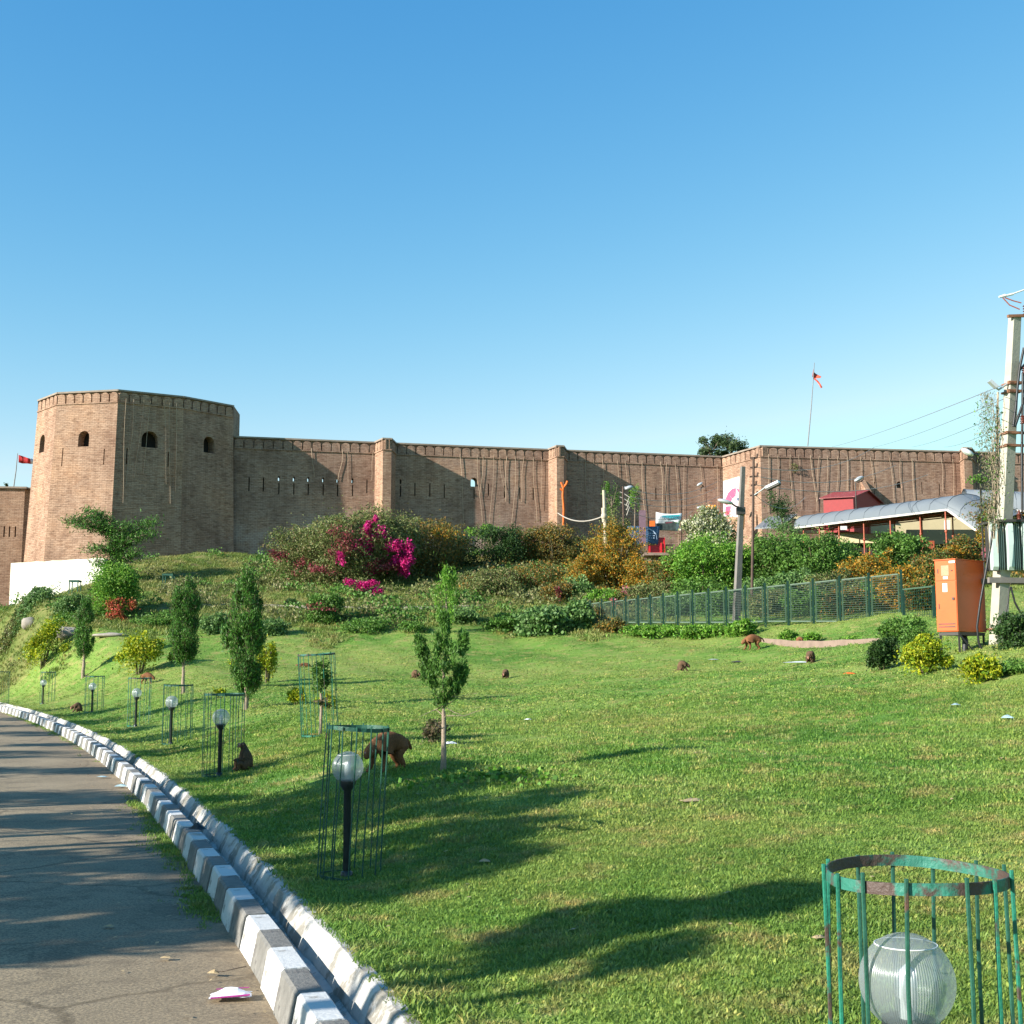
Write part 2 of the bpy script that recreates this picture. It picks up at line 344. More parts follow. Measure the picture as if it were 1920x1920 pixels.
M = dict(
 turf=m_turf(), asphalt=m_asphalt(), brick=m_brick('fort_brick', BRICK, 0.0), brick2=m_brick('fort_brick_curtain', (0.39, 0.265, 0.198), 0.75),
 dark=simple('dark_interior', (0.03, 0.022, 0.018), 0.95),  # near-black colour stands in for the shade inside openings and hollows
 stone=simple('weathered_coping', (0.30, 0.24, 0.19), 0.9, scale=2),
 rope=simple('pale_cable', (0.44, 0.34, 0.24), 0.8), wire=simple('grey_wire', (0.22, 0.22, 0.22), 0.5), palewire=simple('pale_wire', (0.5, 0.45, 0.38), 0.6),
 white=simple('kerb_white_paint', (0.66, 0.65, 0.62), 0.7, var=0.1, scale=4, c2=(0.30, 0.28, 0.25), thr=0.57, bump=0.35, bscale=30),
 kgrey=simple('kerb_bare_concrete', (0.20, 0.19, 0.17), 0.85, var=0.3, scale=7, c2=(0.14, 0.13, 0.12), thr=0.58, bump=0.5, bscale=40),
 lime=simple('whitewashed_cement', (0.50, 0.48, 0.44), 0.85, var=0.2, scale=3, c2=(0.26, 0.24, 0.20), thr=0.50, bump=0.5, bscale=14),
 cement=simple('cement', (0.34, 0.30, 0.25), 0.9, var=0.2, scale=3, c2=(0.18, 0.16, 0.12), thr=0.55, bump=0.4),
 cream=simple('cream_wall_paint', (0.80, 0.77, 0.64), 0.8, var=0.05, scale=0.8, c2=(0.62, 0.57, 0.42), thr=0.66),
 beige=simple('beige_plaster', (0.45, 0.37, 0.22), 0.8, var=0.08, scale=1), dirt=simple('soil', (0.16, 0.11, 0.07), 0.95, scale=3, bump=0.5),
 sand=simple('pale_stone', (0.33, 0.29, 0.24), 0.9, scale=3, bump=0.5), pinkcon=simple('pinkish_concrete', (0.27, 0.19, 0.15), 0.9, scale=2),
 postblack=simple('dark_painted_post', (0.028, 0.034, 0.036), 0.4, var=0.3, scale=9, c2=(0.10, 0.045, 0.03), thr=0.68, bump=0.1),
 cagegreen=simple('chipped_green_paint', (0.014, 0.16, 0.10), 0.5, var=0.35, scale=7, c2=(0.07, 0.045, 0.035), thr=0.53, bump=0.4), ringpaint=simple('flaking_ring_paint', (0.03, 0.17, 0.12), 0.55, var=0.45, scale=5, c2=(0.085, 0.055, 0.045), thr=0.47, bump=0.5),
 cagedark=simple('dull_green_bar', (0.016, 0.085, 0.055), 0.5, var=0.3, scale=7, c2=(0.10, 0.05, 0.035), thr=0.62, bump=0.3),
 fence=simple('fence_green_paint', (0.010, 0.042, 0.030), 0.5, var=0.2), fencelight=simple('fence_frame_green', (0.06, 0.11, 0.07), 0.5, var=0.2),
 orange=simple('orange_cabinet_paint', (0.66, 0.115, 0.018), 0.45, var=0.06, scale=2, c2=(0.52, 0.15, 0.04), thr=0.66, bump=0.05),
 paper=simple('white_paper', (0.78, 0.77, 0.74), 0.6, var=0.04), window=simple('dusty_pane', (0.34, 0.30, 0.18), 0.25, var=0.1),
 steel=simple('dark_steel', (0.06, 0.055, 0.05), 0.5, metal=0.3), iron=simple('brown_iron', (0.085, 0.05, 0.035), 0.7, var=0.3), rust=simple('rusty_steel', (0.24, 0.11, 0.06), 0.75, var=0.35, scale=5),
 concrete=simple('pole_concrete', (0.42, 0.39, 0.32), 0.85, var=0.12, scale=2.5, c2=(0.36, 0.34, 0.28), thr=0.6, bump=0.3),
 concrete2=simple('grey_pole_concrete', (0.19, 0.17, 0.155), 0.85, var=0.15, scale=2.5, bump=0.3),
 fin=simple('pale_green_enamel', (0.52, 0.62, 0.58), 0.35, var=0.06, scale=3, bump=0.03), porcelain=simple('brown_porcelain', (0.12, 0.03, 0.02), 0.2),
 black=simple('black_rubber', (0.018, 0.018, 0.02), 0.45), alu=simple('lamp_aluminium', (0.55, 0.57, 0.58), 0.35, metal=0.3, var=0.05),
 lampwhite=simple('lamp_white', (0.75, 0.76, 0.75), 0.3, var=0.04), wood=simple('pale_wood_pole', (0.52, 0.45, 0.33), 0.8, var=0.2, scale=2, c2=(0.25, 0.17, 0.1), thr=0.62),
 redpost=simple('red_oxide_paint', (0.42, 0.10, 0.05), 0.5, var=0.2), redshed=simple('red_shed_paint', (0.30, 0.014, 0.016), 0.5, var=0.12), redroof=simple('red_sheet_roof', (0.28, 0.05, 0.05), 0.5, var=0.2, c2=(0.5, 0.36, 0.33), thr=0.6),
 canopy=simple('milky_polycarbonate', (0.165, 0.187, 0.205), 0.55, var=0.05, scale=0.8, bump=0.02), rib=simple('grey_rib', (0.07, 0.085, 0.10), 0.5),
 eave=simple('pale_eave_trim', (0.62, 0.58, 0.52), 0.6, var=0.08),
 flagred=simple('red_cloth', (0.50, 0.03, 0.03), 0.8, var=0.15), flagorange=simple('saffron_red_cloth', (0.75, 0.10, 0.05), 0.8, var=0.15),
 orangecloth=simple('orange_cloth', (0.80, 0.16, 0.02), 0.7), marigold=simple('marigold_garland', (0.85, 0.30, 0.02), 0.8, var=0.3, scale=12),
 bannerwhite=simple('white_vinyl', (0.72, 0.74, 0.75), 0.45, var=0.06), bannerteal=simple('teal_print', (0.05, 0.38, 0.42), 0.5), bannerdark=simple('dark_photo_print', (0.045, 0.06, 0.055), 0.5, var=0.6, scale=5),
 bannerblue=simple('blue_print', (0.05, 0.11, 0.20), 0.5, var=0.35, scale=3), bannerpale=simple('pale_blue_print', (0.35, 0.45, 0.58), 0.5), maroon=simple('maroon_print', (0.20, 0.05, 0.07), 0.6), purple=simple('faded_purple_board', (0.20, 0.12, 0.15), 0.6),
 counter=simple('red_counter_paint', (0.60, 0.02, 0.03), 0.35, var=0.1), pink=simple('pink_wall_paint', (0.68, 0.10, 0.20), 0.7, var=0.1), whitewall=simple('white_wall_paint', (0.58, 0.50, 0.50), 0.8, var=0.12),
 bark=simple('bark', (0.20, 0.15, 0.11), 0.9, var=0.3, scale=12, bump=0.8), barkpale=simple('pale_bark', (0.34, 0.26, 0.19), 0.9, var=0.3, scale=14, bump=0.8),
 stem=simple('green_brown_stem', (0.12, 0.10, 0.05), 0.85), fur=None, skin=simple('pink_bare_skin', (0.45, 0.20, 0.15), 0.6), eye=simple('eye', (0.01, 0.008, 0.006), 0.15),
 plastic=simple('white_plastic_film', (0.78, 0.78, 0.80), 0.3, var=0.05, scale=20), magentaprint=simple('magenta_print', (0.45, 0.03, 0.25), 0.4), dryleaf=simple('dry_leaf', (0.42, 0.31, 0.17), 0.8, var=0.25), glassblue=simple('clear_blue_plastic', (0.32, 0.44, 0.46), 0.2),
)
# leaf colour families
LEAF = dict(
 olive=foliage('leaf_olive', [(0.15, 0.20, 0.05), (0.21, 0.26, 0.07), (0.10, 0.16, 0.04), (0.27, 0.28, 0.10), (0.16, 0.18, 0.06), (0.24, 0.18, 0.08)]),
 bright=foliage('leaf_bright', [(0.12, 0.31, 0.025), (0.19, 0.40, 0.035), (0.08, 0.20, 0.02), (0.28, 0.46, 0.07), (0.14, 0.28, 0.035)]),
 green=foliage('leaf_green', [(0.09, 0.22, 0.03), (0.14, 0.29, 0.045), (0.06, 0.14, 0.02), (0.18, 0.33, 0.06), (0.11, 0.20, 0.035)]),
 sapling=foliage('leaf_sapling', [(0.09, 0.22, 0.03), (0.13, 0.30, 0.04), (0.06, 0.15, 0.02), (0.17, 0.35, 0.06)]),
 dark=foliage('leaf_dark', [(0.035, 0.085, 0.02), (0.05, 0.12, 0.025), (0.03, 0.06, 0.018), (0.07, 0.14, 0.03)]),
 thuja=foliage('leaf_thuja', [(0.06, 0.18, 0.025), (0.10, 0.26, 0.035), (0.04, 0.11, 0.018), (0.14, 0.31, 0.045), (0.09, 0.09, 0.035)]),
 grey=foliage('leaf_grey_green', [(0.13, 0.24, 0.07), (0.17, 0.30, 0.09), (0.09, 0.18, 0.045), (0.21, 0.33, 0.11), (0.13, 0.26, 0.05)]),
 yellow=foliage('leaf_yellow_green', [(0.36, 0.42, 0.015), (0.26, 0.37, 0.015), (0.48, 0.48, 0.02), (0.12, 0.23, 0.015), (0.42, 0.44, 0.02)]),
 rust=foliage('leaf_rust', [(0.15, 0.17, 0.04), (0.28, 0.17, 0.03), (0.10, 0.12, 0.03), (0.38, 0.20, 0.03), (0.17, 0.18, 0.05), (0.12, 0.10, 0.03)]),
 orange=foliage('leaf_orange', [(0.50, 0.26, 0.025), (0.20, 0.22, 0.04), (0.62, 0.31, 0.02), (0.24, 0.22, 0.04), (0.46, 0.20, 0.02), (0.13, 0.18, 0.03)]),
 mixed=foliage('leaf_green_orange', [(0.10, 0.18, 0.03), (0.13, 0.20, 0.04), (0.40, 0.20, 0.03), (0.08, 0.12, 0.03), (0.16, 0.18, 0.05), (0.30, 0.13, 0.03)]),
 magenta=foliage('bract_magenta', [(0.75, 0.02, 0.24), (0.60, 0.015, 0.19), (0.85, 0.05, 0.34), (0.48, 0.02, 0.14)]),
 redbract=foliage('bract_dusky_red', [(0.30, 0.06, 0.07), (0.22, 0.08, 0.06), (0.38, 0.06, 0.09), (0.14, 0.09, 0.04)]),
 coral=foliage('bract_coral', [(0.55, 0.16, 0.07), (0.40, 0.14, 0.06), (0.62, 0.10, 0.07), (0.30, 0.16, 0.04)]),
 pinkish=foliage('bract_pink', [(0.50, 0.14, 0.18), (0.36, 0.12, 0.12), (0.60, 0.20, 0.24)]),
 whiteflower=foliage('flower_cream', [(0.62, 0.62, 0.40), (0.50, 0.54, 0.30), (0.30, 0.36, 0.12), (0.70, 0.68, 0.52)]),
 dry=foliage('dry_twigs', [(0.34, 0.28, 0.18), (0.26, 0.22, 0.13), (0.20, 0.24, 0.10), (0.40, 0.35, 0.24)]),
 drybrown=foliage('dry_brown', [(0.16, 0.11, 0.07), (0.22, 0.15, 0.09), (0.10, 0.10, 0.04), (0.13, 0.14, 0.05)]),
 far=foliage('leaf_far', [(0.06, 0.11, 0.04), (0.09, 0.15, 0.05), (0.04, 0.07, 0.03), (0.12, 0.17, 0.06)]),
)
# fur: grey-brown back, redder hindquarters
def m_fur(name, a, b):
    m, n, p = newmat(name); tc = N(n, 'ShaderNodeTexCoord').outputs['Object']
    nz = noise(n, 3.0, 5, tc); f = noise(n, 45, 3, tc, 0.8)
    r = ramp(n, [(0.35, a), (0.65, b)]); n.links.new(nz.outputs[0], r.inputs[0])
    r2 = ramp(n, [(0.3, (0.6, 0.6, 0.6)), (0.7, (1.3, 1.3, 1.3))]); n.links.new(f.outputs[0], r2.inputs[0])
    n.links.new(mixc(n, r.outputs[0], r2.outputs[0], 1.0, 'MULTIPLY'), p.inputs['Base Color'])
    p.inputs['Roughness'].default_value = 0.95; p.inputs['Specular IOR Level'].default_value = 0.1
    bumpn(n, p, f.outputs[0], 0.8, 0.02); return m
M['fur'] = m_fur('fur_brown', (0.10, 0.07, 0.045), (0.19, 0.105, 0.06)); M['fur_red'] = m_fur('fur_reddish', (0.19, 0.085, 0.042), (0.28, 0.125, 0.058))
# prismatic globe
def m_globe():
    m, n, p = newmat('ribbed_clear_globe')
    tc = N(n, 'ShaderNodeTexCoord').outputs['Object']; sep = N(n, 'ShaderNodeSeparateXYZ'); n.links.new(tc, sep.inputs[0])
    at2 = N(n, 'ShaderNodeMath', operation='ARCTAN2'); n.links.new(sep.outputs[1], at2.inputs[0]); n.links.new(sep.outputs[0], at2.inputs[1])
    mu = N(n, 'ShaderNodeMath', operation='MULTIPLY'); n.links.new(at2.outputs[0], mu.inputs[0]); mu.inputs[1].default_value = 110
    sn = N(n, 'ShaderNodeMath', operation='SINE'); n.links.new(mu.outputs[0], sn.inputs[0])
    b = N(n, 'ShaderNodeBump'); b.inputs['Strength'].default_value = 0.55; b.inputs['Distance'].default_value = 0.0015; n.links.new(sn.outputs[0], b.inputs['Height'])
    p.inputs['Base Color'].default_value = (0.50, 0.54, 0.54, 1); p.inputs['Roughness'].default_value = 0.22; p.inputs['Metallic'].default_value = 0.25
    n.links.new(b.outputs[0], p.inputs['Normal'])
    t = N(n, 'ShaderNodeBsdfTranslucent'); t.inputs[0].default_value = (0.8, 0.85, 0.85, 1)
    tr = N(n, 'ShaderNodeBsdfTransparent'); tr.inputs[0].default_value = (0.9, 0.95, 0.95, 1)
    m1 = N(n, 'ShaderNodeMixShader'); m1.inputs[0].default_value = 0.34; n.links.new(p.outputs[0], m1.inputs[1]); n.links.new(t.outputs[0], m1.inputs[2])
    m2 = N(n, 'ShaderNodeMixShader'); m2.inputs[0].default_value = 0.52; n.links.new(m1.outputs[0], m2.inputs[1]); n.links.new(tr.outputs[0], m2.inputs[2])
    n.links.new(m2.outputs[0], n.nodes['Material Output'].inputs[0]); return m
M['globe'] = m_globe()
# ============================================================ THE SETTING
# far ground sheet
mb = MB(); mb.add([(-4000, -4000, -0.7), (4000, -4000, -0.7), (4000, 4000, -0.7), (-4000, 4000, -0.7)], [(0, 1, 2, 3)])
tag(mb.build('ground', M['turf']), kind='structure')
# lawn and hillside: one sheet in (depth, distance from kerb) coordinates
Ds = np.concatenate([np.arange(-40, 4, 1.5), np.arange(4, 30, 0.2), np.arange(30, 75, 0.4), np.arange(75, 112, 0.5), np.arange(112, 172, 3)])
Ss = np.concatenate([[0.46, 0.50, 0.545], np.arange(0.7, 6, 0.15), np.arange(6, 30, 0.35), np.arange(30, 75, 0.6), np.arange(75, 160, 3)])
DD, SS = np.meshgrid(Ds, Ss, indexing='ij'); XX = xpath(DD)+SS*slope(DD)
ZZ = hgt(XX, DD)
rn = RNG.normal(0, 1, ZZ.shape)
ZZ = ZZ + np.where(DD > 74, 0.05, 0.004)*rn*(SS > 1.2)
ZZ[:, 0] = -0.75; ZZ[:, 1] = -0.5; ZZ[:, 2] = -0.04
nD, nS = DD.shape; idx = np.arange(nD*nS).reshape(nD, nS)
Fq = np.stack([idx[:-1, :-1], idx[:-1, 1:], idx[1:, 1:], idx[1:, :-1]], -1).reshape(-1, 4)
V = np.stack([XX, DD, ZZ], -1).reshape(-1, 3)
hillf = np.clip((DD-71+0.8*np.sin(XX*0.8))/4, 0, 1)*np.clip((XX+60)/10, 0, 1)
tag(np_mesh('lawn_and_hillside', V, Fq, M['turf'], attr=[('hill', 'POINT', hillf.ravel())], smooth=True), kind='structure')
# road
Dr = np.concatenate([np.arange(-40, 0, 2), np.arange(0, 110, 1.0)]); Sr = np.array([-6.6, -5.5, -4, -2.5, -1.2, -0.5, -0.2, 0.04])
DD, SS = np.meshgrid(Dr, Sr, indexing='ij'); XX = xpath(DD)+SS*slope(DD); ZZ = np.full_like(XX, -0.3)+0.03*np.sin(np.clip((SS+6.6)/6.6, 0, 1)*math.pi)
idx = np.arange(DD.size).reshape(DD.shape); Fq = np.stack([idx[:-1, :-1], idx[:-1, 1:], idx[1:, 1:], idx[1:, :-1]], -1).reshape(-1, 4)
edge = np.clip((SS+1.4)/1.4, 0, 1)*0.9
tag(np_mesh('road', np.stack([XX, DD, ZZ], -1).reshape(-1, 3), Fq, M['asphalt'], attr=[('edge', 'POINT', edge.ravel())], smooth=True), kind='structure')
Sv = np.array([-70, -30, -15, -9, -7.2, -6.45]); DD, SS = np.meshgrid(Dr, Sv, indexing='ij'); XX = xpath(DD)+SS*slope(DD)
ZZ = np.where(SS < -6.5, -0.22+0.0*SS, -0.4)
idx = np.arange(DD.size).reshape(DD.shape); Fq = np.stack([idx[:-1, :-1], idx[:-1, 1:], idx[1:, 1:], idx[1:, :-1]], -1).reshape(-1, 4)
tag(np_mesh('verge', np.stack([XX, DD, ZZ], -1).reshape(-1, 3), Fq, M['turf'], attr=[('hill', 'POINT', np.full(DD.size, 0.5))], smooth=True), kind='structure')
# arc-length walk along the kerb
def frame(D):
    sl_ = -(0.30+0.0037*D); t = Vector((sl_, 1, 0)).normalized(); n_ = Vector((t.y, -t.x, 0))
    return Vector((xpath(D), D, 0)), t, n_
def pt(D, s, z):
    p, t, n_ = frame(D); q = p+n_*s; q.z = z; return q
# kerb of separate painted blocks
kerb = empty('kerb', (xpath(8), 8, -0.3), 'road kerb of blocks painted alternately white and grey', 'kerb')
def block_mesh(name, mat, L):
    b = MB(); pr = [(0.0, 0.0), (0.045, 0.25), (0.065, 0.27), (0.215, 0.27), (0.235, 0.25), (0.25, -0.02)]
    vs = [(s, -L/2, z) for s, z in pr]+[(s, L/2, z) for s, z in pr]; k = len(pr)
    fs = [(i, i+1, k+i+1, k+i) for i in range(k-1)]+[tuple(reversed(range(k))), tuple(range(k, 2*k))]
    fs = [tuple(reversed(f)) for f in fs]
    b.add(vs, fs); me = b.build(name, mat, None); return me
D = 1.5; i = 0; BL = 0.66; protos = {}
while D < 74:
    wht = i % 2 == 0; key = (wht, i % 3)
    p, t, n_ = frame(D)
    if key not in protos:
        o = block_mesh('kerb_block', M['white'] if wht else M['kgrey'], BL-0.012*(1+i % 3)); protos[key] = o; o['label'] = 'white painted kerb block' if wht else 'bare grey kerb block'
    else:
        o = protos[key].copy(); col.objects.link(o)
    o.parent = kerb; o.location = p+Vector((0, 0, -0.3+random.uniform(-0.008, 0.004)))+n_*random.uniform(-0.012, 0.012)-kerb.location
    o.rotation_euler = (random.uniform(-0.01, 0.01), random.uniform(-0.02, 0.02), math.atan2(t.y, t.x)-math.pi/2+random.uniform(-0.012, 0.012))
    D += BL*t.y; i += 1
# drain channel floor and whitewashed drain wall
def strip(name, prof, mat, D0, D1, step, jit=0.0, kind=None, closed_ends=True, seed=3, smooth=False):
    rr = random.Random(seed); Dl = np.arange(D0, D1, step); vs = []; k = len(prof)
    for D in Dl:
        w_ = 0.5*math.sin(D*1.7)+0.5*math.sin(D*4.1+1)
        for j, (s, z) in enumerate(prof):
            q = pt(D, s+jit*(rr.uniform(-1, 1)+w_*0.6)*(0.3 if j == 0 else 1), z+jit*0.6*rr.uniform(-1, 1)+jit*0.8*w_*(j > 0)); vs.append(q)
    fs = []
    for a in range(len(Dl)-1):
        for j in range(k-1): fs.append((a*k+j, a*k+j+1, (a+1)*k+j+1, (a+1)*k+j))
    fs.append(tuple(range(k))); b = (len(Dl)-1)*k; fs.append(tuple(reversed(range(b, b+k))))
    m_ = MB(); m_.add(vs, fs, smooth=smooth); return m_.build(name, mat)
tag(strip('drain_channel', [(0.2, -0.5), (0.235, -0.19), (0.30, -0.21), (0.37, -0.18), (0.41, -0.5)], M['lime'], 0, 74, 0.25, 0.012), kind='structure')
tag(strip('drain_wall', [(0.34, -0.45), (0.35, -0.27), (0.395, -0.12), (0.465, 0.0), (0.495, 0.02), (0.56, 0.02), (0.61, -0.06), (0.61, -0.4)], M['lime'], 0, 27.3, 0.22, 0.010, seed=5),
    'low whitewashed cement lip between drain and lawn, near stretch', 'retaining wall')
tag(strip('drain_wall', [(0.34, -0.45), (0.35, -0.27), (0.395, -0.12), (0.465, 0.0), (0.495, 0.02), (0.56, 0.02), (0.61, -0.06), (0.61, -0.4)], M['lime'], 27.9, 72, 0.3, 0.012, seed=6),
    'low whitewashed cement lip between drain and lawn, far stretch past the gap', 'retaining wall')
# ------------------------------------------------------------ grass as instanced tufts
def tuft(name, mat, nb, h, wd, spread, seed, flop=0.6):
    r = random.Random(seed); b = MB()
    for _ in range(nb):
        a = r.uniform(0, 6.283); o = Vector((r.gauss(0, spread), r.gauss(0, spread), -0.01)); hh = h*r.uniform(0.55, 1.15)
        d = Vector((math.cos(a), math.sin(a), 0)); sd = Vector((-d.y, d.x, 0))*wd*0.5*r.uniform(0.7, 1.3); lean = r.uniform(0.1, flop)*hh
        m1 = o+d*lean*0.35+Vector((0, 0, hh*0.6)); tp = o+d*lean+Vector((0, 0, hh))
        b.add([o-sd, o+sd, m1+sd*0.8, m1-sd*0.8, tp], [(0, 1, 2, 3), (3, 2, 4)])
    o = b.build(name, mat); return o
def scatter(name, pts, src, smin, smax, tilt=0.25, seed=0):
    me = bpy.data.meshes.new(name); me.vertices.add(len(pts)); me.vertices.foreach_set('co', np.asarray(pts, np.float32).ravel()); me.update()
    o = bpy.data.objects.new(name, me); col.objects.link(o); tag(o, kind='stuff')
    ng = bpy.data.node_groups.new(name, 'GeometryNodeTree')
    ng.interface.new_socket('Geometry', in_out='INPUT', socket_type='NodeSocketGeometry'); ng.interface.new_socket('Geometry', in_out='OUTPUT', socket_type='NodeSocketGeometry')
    gi = ng.nodes.new('NodeGroupInput'); go = ng.nodes.new('NodeGroupOutput'); ip = ng.nodes.new('GeometryNodeInstanceOnPoints')
    oi = ng.nodes.new('GeometryNodeObjectInfo'); oi.inputs[0].default_value = src; oi.inputs['As Instance'].default_value = True
    rv = ng.nodes.new('FunctionNodeRandomValue'); rv.data_type = 'FLOAT_VECTOR'; rv.inputs[0].default_value = (-tilt, -tilt, 0); rv.inputs[1].default_value = (tilt, tilt, 6.283); rv.inputs['Seed'].default_value = seed
    rs = ng.nodes.new('FunctionNodeRandomValue'); rs.data_type = 'FLOAT'; rs.inputs[2].default_value = smin; rs.inputs[3].default_value = smax; rs.inputs['Seed'].default_value = seed+5
    L = ng.links.new; L(gi.outputs[0], ip.inputs['Points']); L(oi.outputs['Geometry'], ip.inputs['Instance']); L(rv.outputs[0], ip.inputs['Rotation']); L(rs.outputs[1], ip.inputs['Scale']); L(ip.outputs[0], go.inputs[0])
    md = o.modifiers.new('scatter', 'NODES'); md.node_group = ng; return o
def wedge(n, d0, d1, rng, power=1.0, wide=0.70, xmin=None):
    D = (d0**(2-power)+(d1**(2-power)-d0**(2-power))*rng.random(n))**(1/(2-power)) if power < 2 else d0*(d1/d0)**rng.random(n)
    x = (rng.random(n)*2-1)*wide*D; s = sdist(x, D); k = s > 0.62
    return x[k], D[k]
GB = m_grassblade('grass_blade', (1.9, 1.5, 1.5), 1.05); GW = m_grassblade('weed_blade', (1.2, 1.0, 0.9), 1.0, True)
def patchy(x, D, sc_, lo):   # thin the grass by a slowly varying pattern
    v = np.sin(x*sc_+1.1)*np.sin(D*sc_*0.8)+0.5*np.sin(x*sc_*2.3+D*sc_*1.7); return RNG.random(len(x)) < np.clip(lo+0.5*v+0.5, 0.15, 1)
def lay(name, n, d0, d1, power, src, smin, smax, seed, zoff=0.0, wide=0.70, flt=None):
    x, D = wedge(n, d0, d1, RNG, power, wide)
    k = patchy(x, D, 0.9, 0.35)
    if flt is not None: k = k & flt(x, D)
    x, D = x[k], D[k]; z = hgt(x, D)+zoff
    return scatter(name, np.stack([x, D, z], -1), src, smin, smax, seed=seed)
t1 = tuft('grass_tuft', GB, 10, 0.042, 0.0075, 0.026, 1, 1.3); t0 = tuft('clover_tuft', GB, 9, 0.026, 0.017, 0.04, 8, 1.6); t2 = tuft('grass_tuft', GB, 10, 0.042, 0.015, 0.06, 2, 1.5); t3 = tuft('grass_tuft', GB, 11, 0.045, 0.03, 0.13, 3, 1.6)
w1 = tuft('weed_tuft', GW, 16, 0.15, 0.035, 0.16, 4, 1.3)
for o in (t0, t1, t2, t3, w1): col.objects.unlink(o)
lay('lawn_grass', 180000, 4.5, 15, 0.9, t1, 0.6, 1.25, 1)
lay('lawn_clover', 105000, 4.5, 18, 0.9, t0, 0.6, 1.3, 11)
lay('lawn_grass', 135000, 13, 32, 1.0, t2, 0.6, 1.2, 2)
lay('lawn_grass', 90000, 28, 74, 0.8, t3, 0.5, 1.1, 3)
lay('hillside_weeds', 90000, 72.5, 103, 0.5, w1, 0.35, 1.25, 4)
x, D = wedge(13500, 64, 76, RNG, 0.5); k = (np.sin(x*0.5)+np.sin(x*1.3+2)+0.35*(D-70)) > 0.6; x, D = x[k], D[k]
scatter('lawn_edge_weeds', np.stack([x, D, hgt(x, D)], -1), w1, 0.5, 1.5, seed=9)
# grass overhanging the drain wall and creeping on the road edge
n = 9000; D = 6+60*RNG.random(n)**1.8; s = 0.55+RNG.random(n)**2*0.35; x = xpath(D)+s*slope(D)
scatter('lawn_grass', np.stack([x, D, np.full(n, 0.0)], -1), t1, 0.9, 1.7, seed=21, tilt=0.6)
pa = []
for c_, r_, m_ in ((16.6, 1.2, 420), (12.6, 0.5, 260), (20.5, 1.0, 200), (48, 7, 400)):
    D = RNG.normal(c_, r_, m_); s = -np.abs(RNG.normal(0, 0.13, m_)); pa.append(np.stack([xpath(D)+s*slope(D), D, np.full(m_, -0.3)], -1))
scatter('roadside_grass', np.concatenate(pa), t1, 0.8, 1.6, seed=31, tilt=0.5)

# loose leafy ground cover over the slope
LC = []
for nm_, cols_, hh_ in (('groundcover_green', [(0.10, 0.24, 0.035), (0.16, 0.32, 0.05), (0.07, 0.15, 0.025), (0.20, 0.34, 0.08)], 0.30), ('groundcover_olive', [(0.17, 0.20, 0.06), (0.24, 0.26, 0.09), (0.11, 0.14, 0.04), (0.30, 0.26, 0.12)], 0.26), ('groundcover_rust', [(0.30, 0.18, 0.04), (0.16, 0.18, 0.05), (0.38, 0.20, 0.03), (0.12, 0.14, 0.04)], 0.28)):
    r_ = np.random.default_rng(len(LC)+50); P_ = r_.normal(0, 1, (90, 3))*np.array([0.26, 0.26, 0.13])+np.array([0, 0, 0.16]); P_[:, 2] = np.abs(P_[:, 2])
    a_ = r_.normal(0, 1, (90, 3)); a_[:, 2] += 0.7; a_ /= np.linalg.norm(a_, axis=1, keepdims=True); b_ = np.cross(a_, r_.normal(0, 1, (90, 3))); b_ /= np.linalg.norm(b_, axis=1, keepdims=True)
    V_ = np.stack([P_-a_*.07, P_+b_*.04, P_+a_*.07, P_-b_*.04], 1).reshape(-1, 3)
    o_ = np_mesh('leafy_tuft', V_, np.arange(360).reshape(90, 4), foliage(nm_, cols_), attr=[('rnd', 'FACE', r_.random(90))]); col.objects.unlink(o_); LC.append(o_)
for k_, (n_, o_) in enumerate(zip((1500, 2200, 1400), LC)):
    x, D = wedge(n_*2, 73, 101, RNG, 0.5); v_ = np.sin(x*0.31+k_*2.1)*np.sin(D*0.23+k_)+0.5*np.sin(x*0.9+D*0.6+k_*1.7)
    kk = (v_+RNG.normal(0, 0.45, len(x)) > np.where(x < -19, 1.0, 0.3)) & ((k_ < 2) | (x > -3)); x, D = x[kk], D[kk]
    scatter('slope_groundcover', np.stack([x, D, hgt(x, D)], -1), o_, 0.5, 1.7, seed=60+k_)
# ============================================================ THE FORT
class Panel:
    """vertical wall face from plan point A to B (left to right seen from outside), z0..z1, batter outwards at the foot"""
    def __init__(s, A, B, z0, z1, ba=0.0, u0=0.0):
        s.A = Vector((A[0], A[1])); s.B = Vector((B[0], B[1])); s.L = (s.B-s.A).length; s.t = (s.B-s.A)/s.L
        s.n = Vector((s.t.y, -s.t.x)); s.z0 = z0; s.z1 = z1; s.ba = ba; s.u0 = u0
        s.Ab = s.A+s.n*ba; s.Bb = s.B+s.n*ba
    def P(s, u, z, d=0.0):
        k = (s.z1-z)/(s.z1-s.z0); a = s.A+(s.Ab-s.A)*k; b = s.B+(s.Bb-s.B)*k
        q = a+(b-a)*(u/s.L)+s.n*d; return Vector((q.x, q.y, z))
    def uz(s, px, py):
        r = ray(px, py); n3 = Vector((s.n.x, s.n.y, 0)); o = Vector((s.A.x, s.A.y, 0))
        t = (o-CAMP).dot(n3)/r.dot(n3); p = CAMP+r*t; return (Vector((p.x, p.y))-s.A).dot(s.t), p.z
def hole_outline(u, z, w_, h, arch):
    pts = [(u-w_/2, z-h/2), (u+w_/2, z-h/2)]
    if arch:
        zs = z+h/2-w_*0.55
        for k in range(0, 9):
            a = math.pi*k/8; pts.append((u+w_/2*math.cos(a), zs+w_*0.55*math.sin(a)**0.9 if math.sin(a) > 0 else zs))
    else: pts += [(u+w_/2, z+h/2), (u-w_/2, z+h/2)]
    return pts
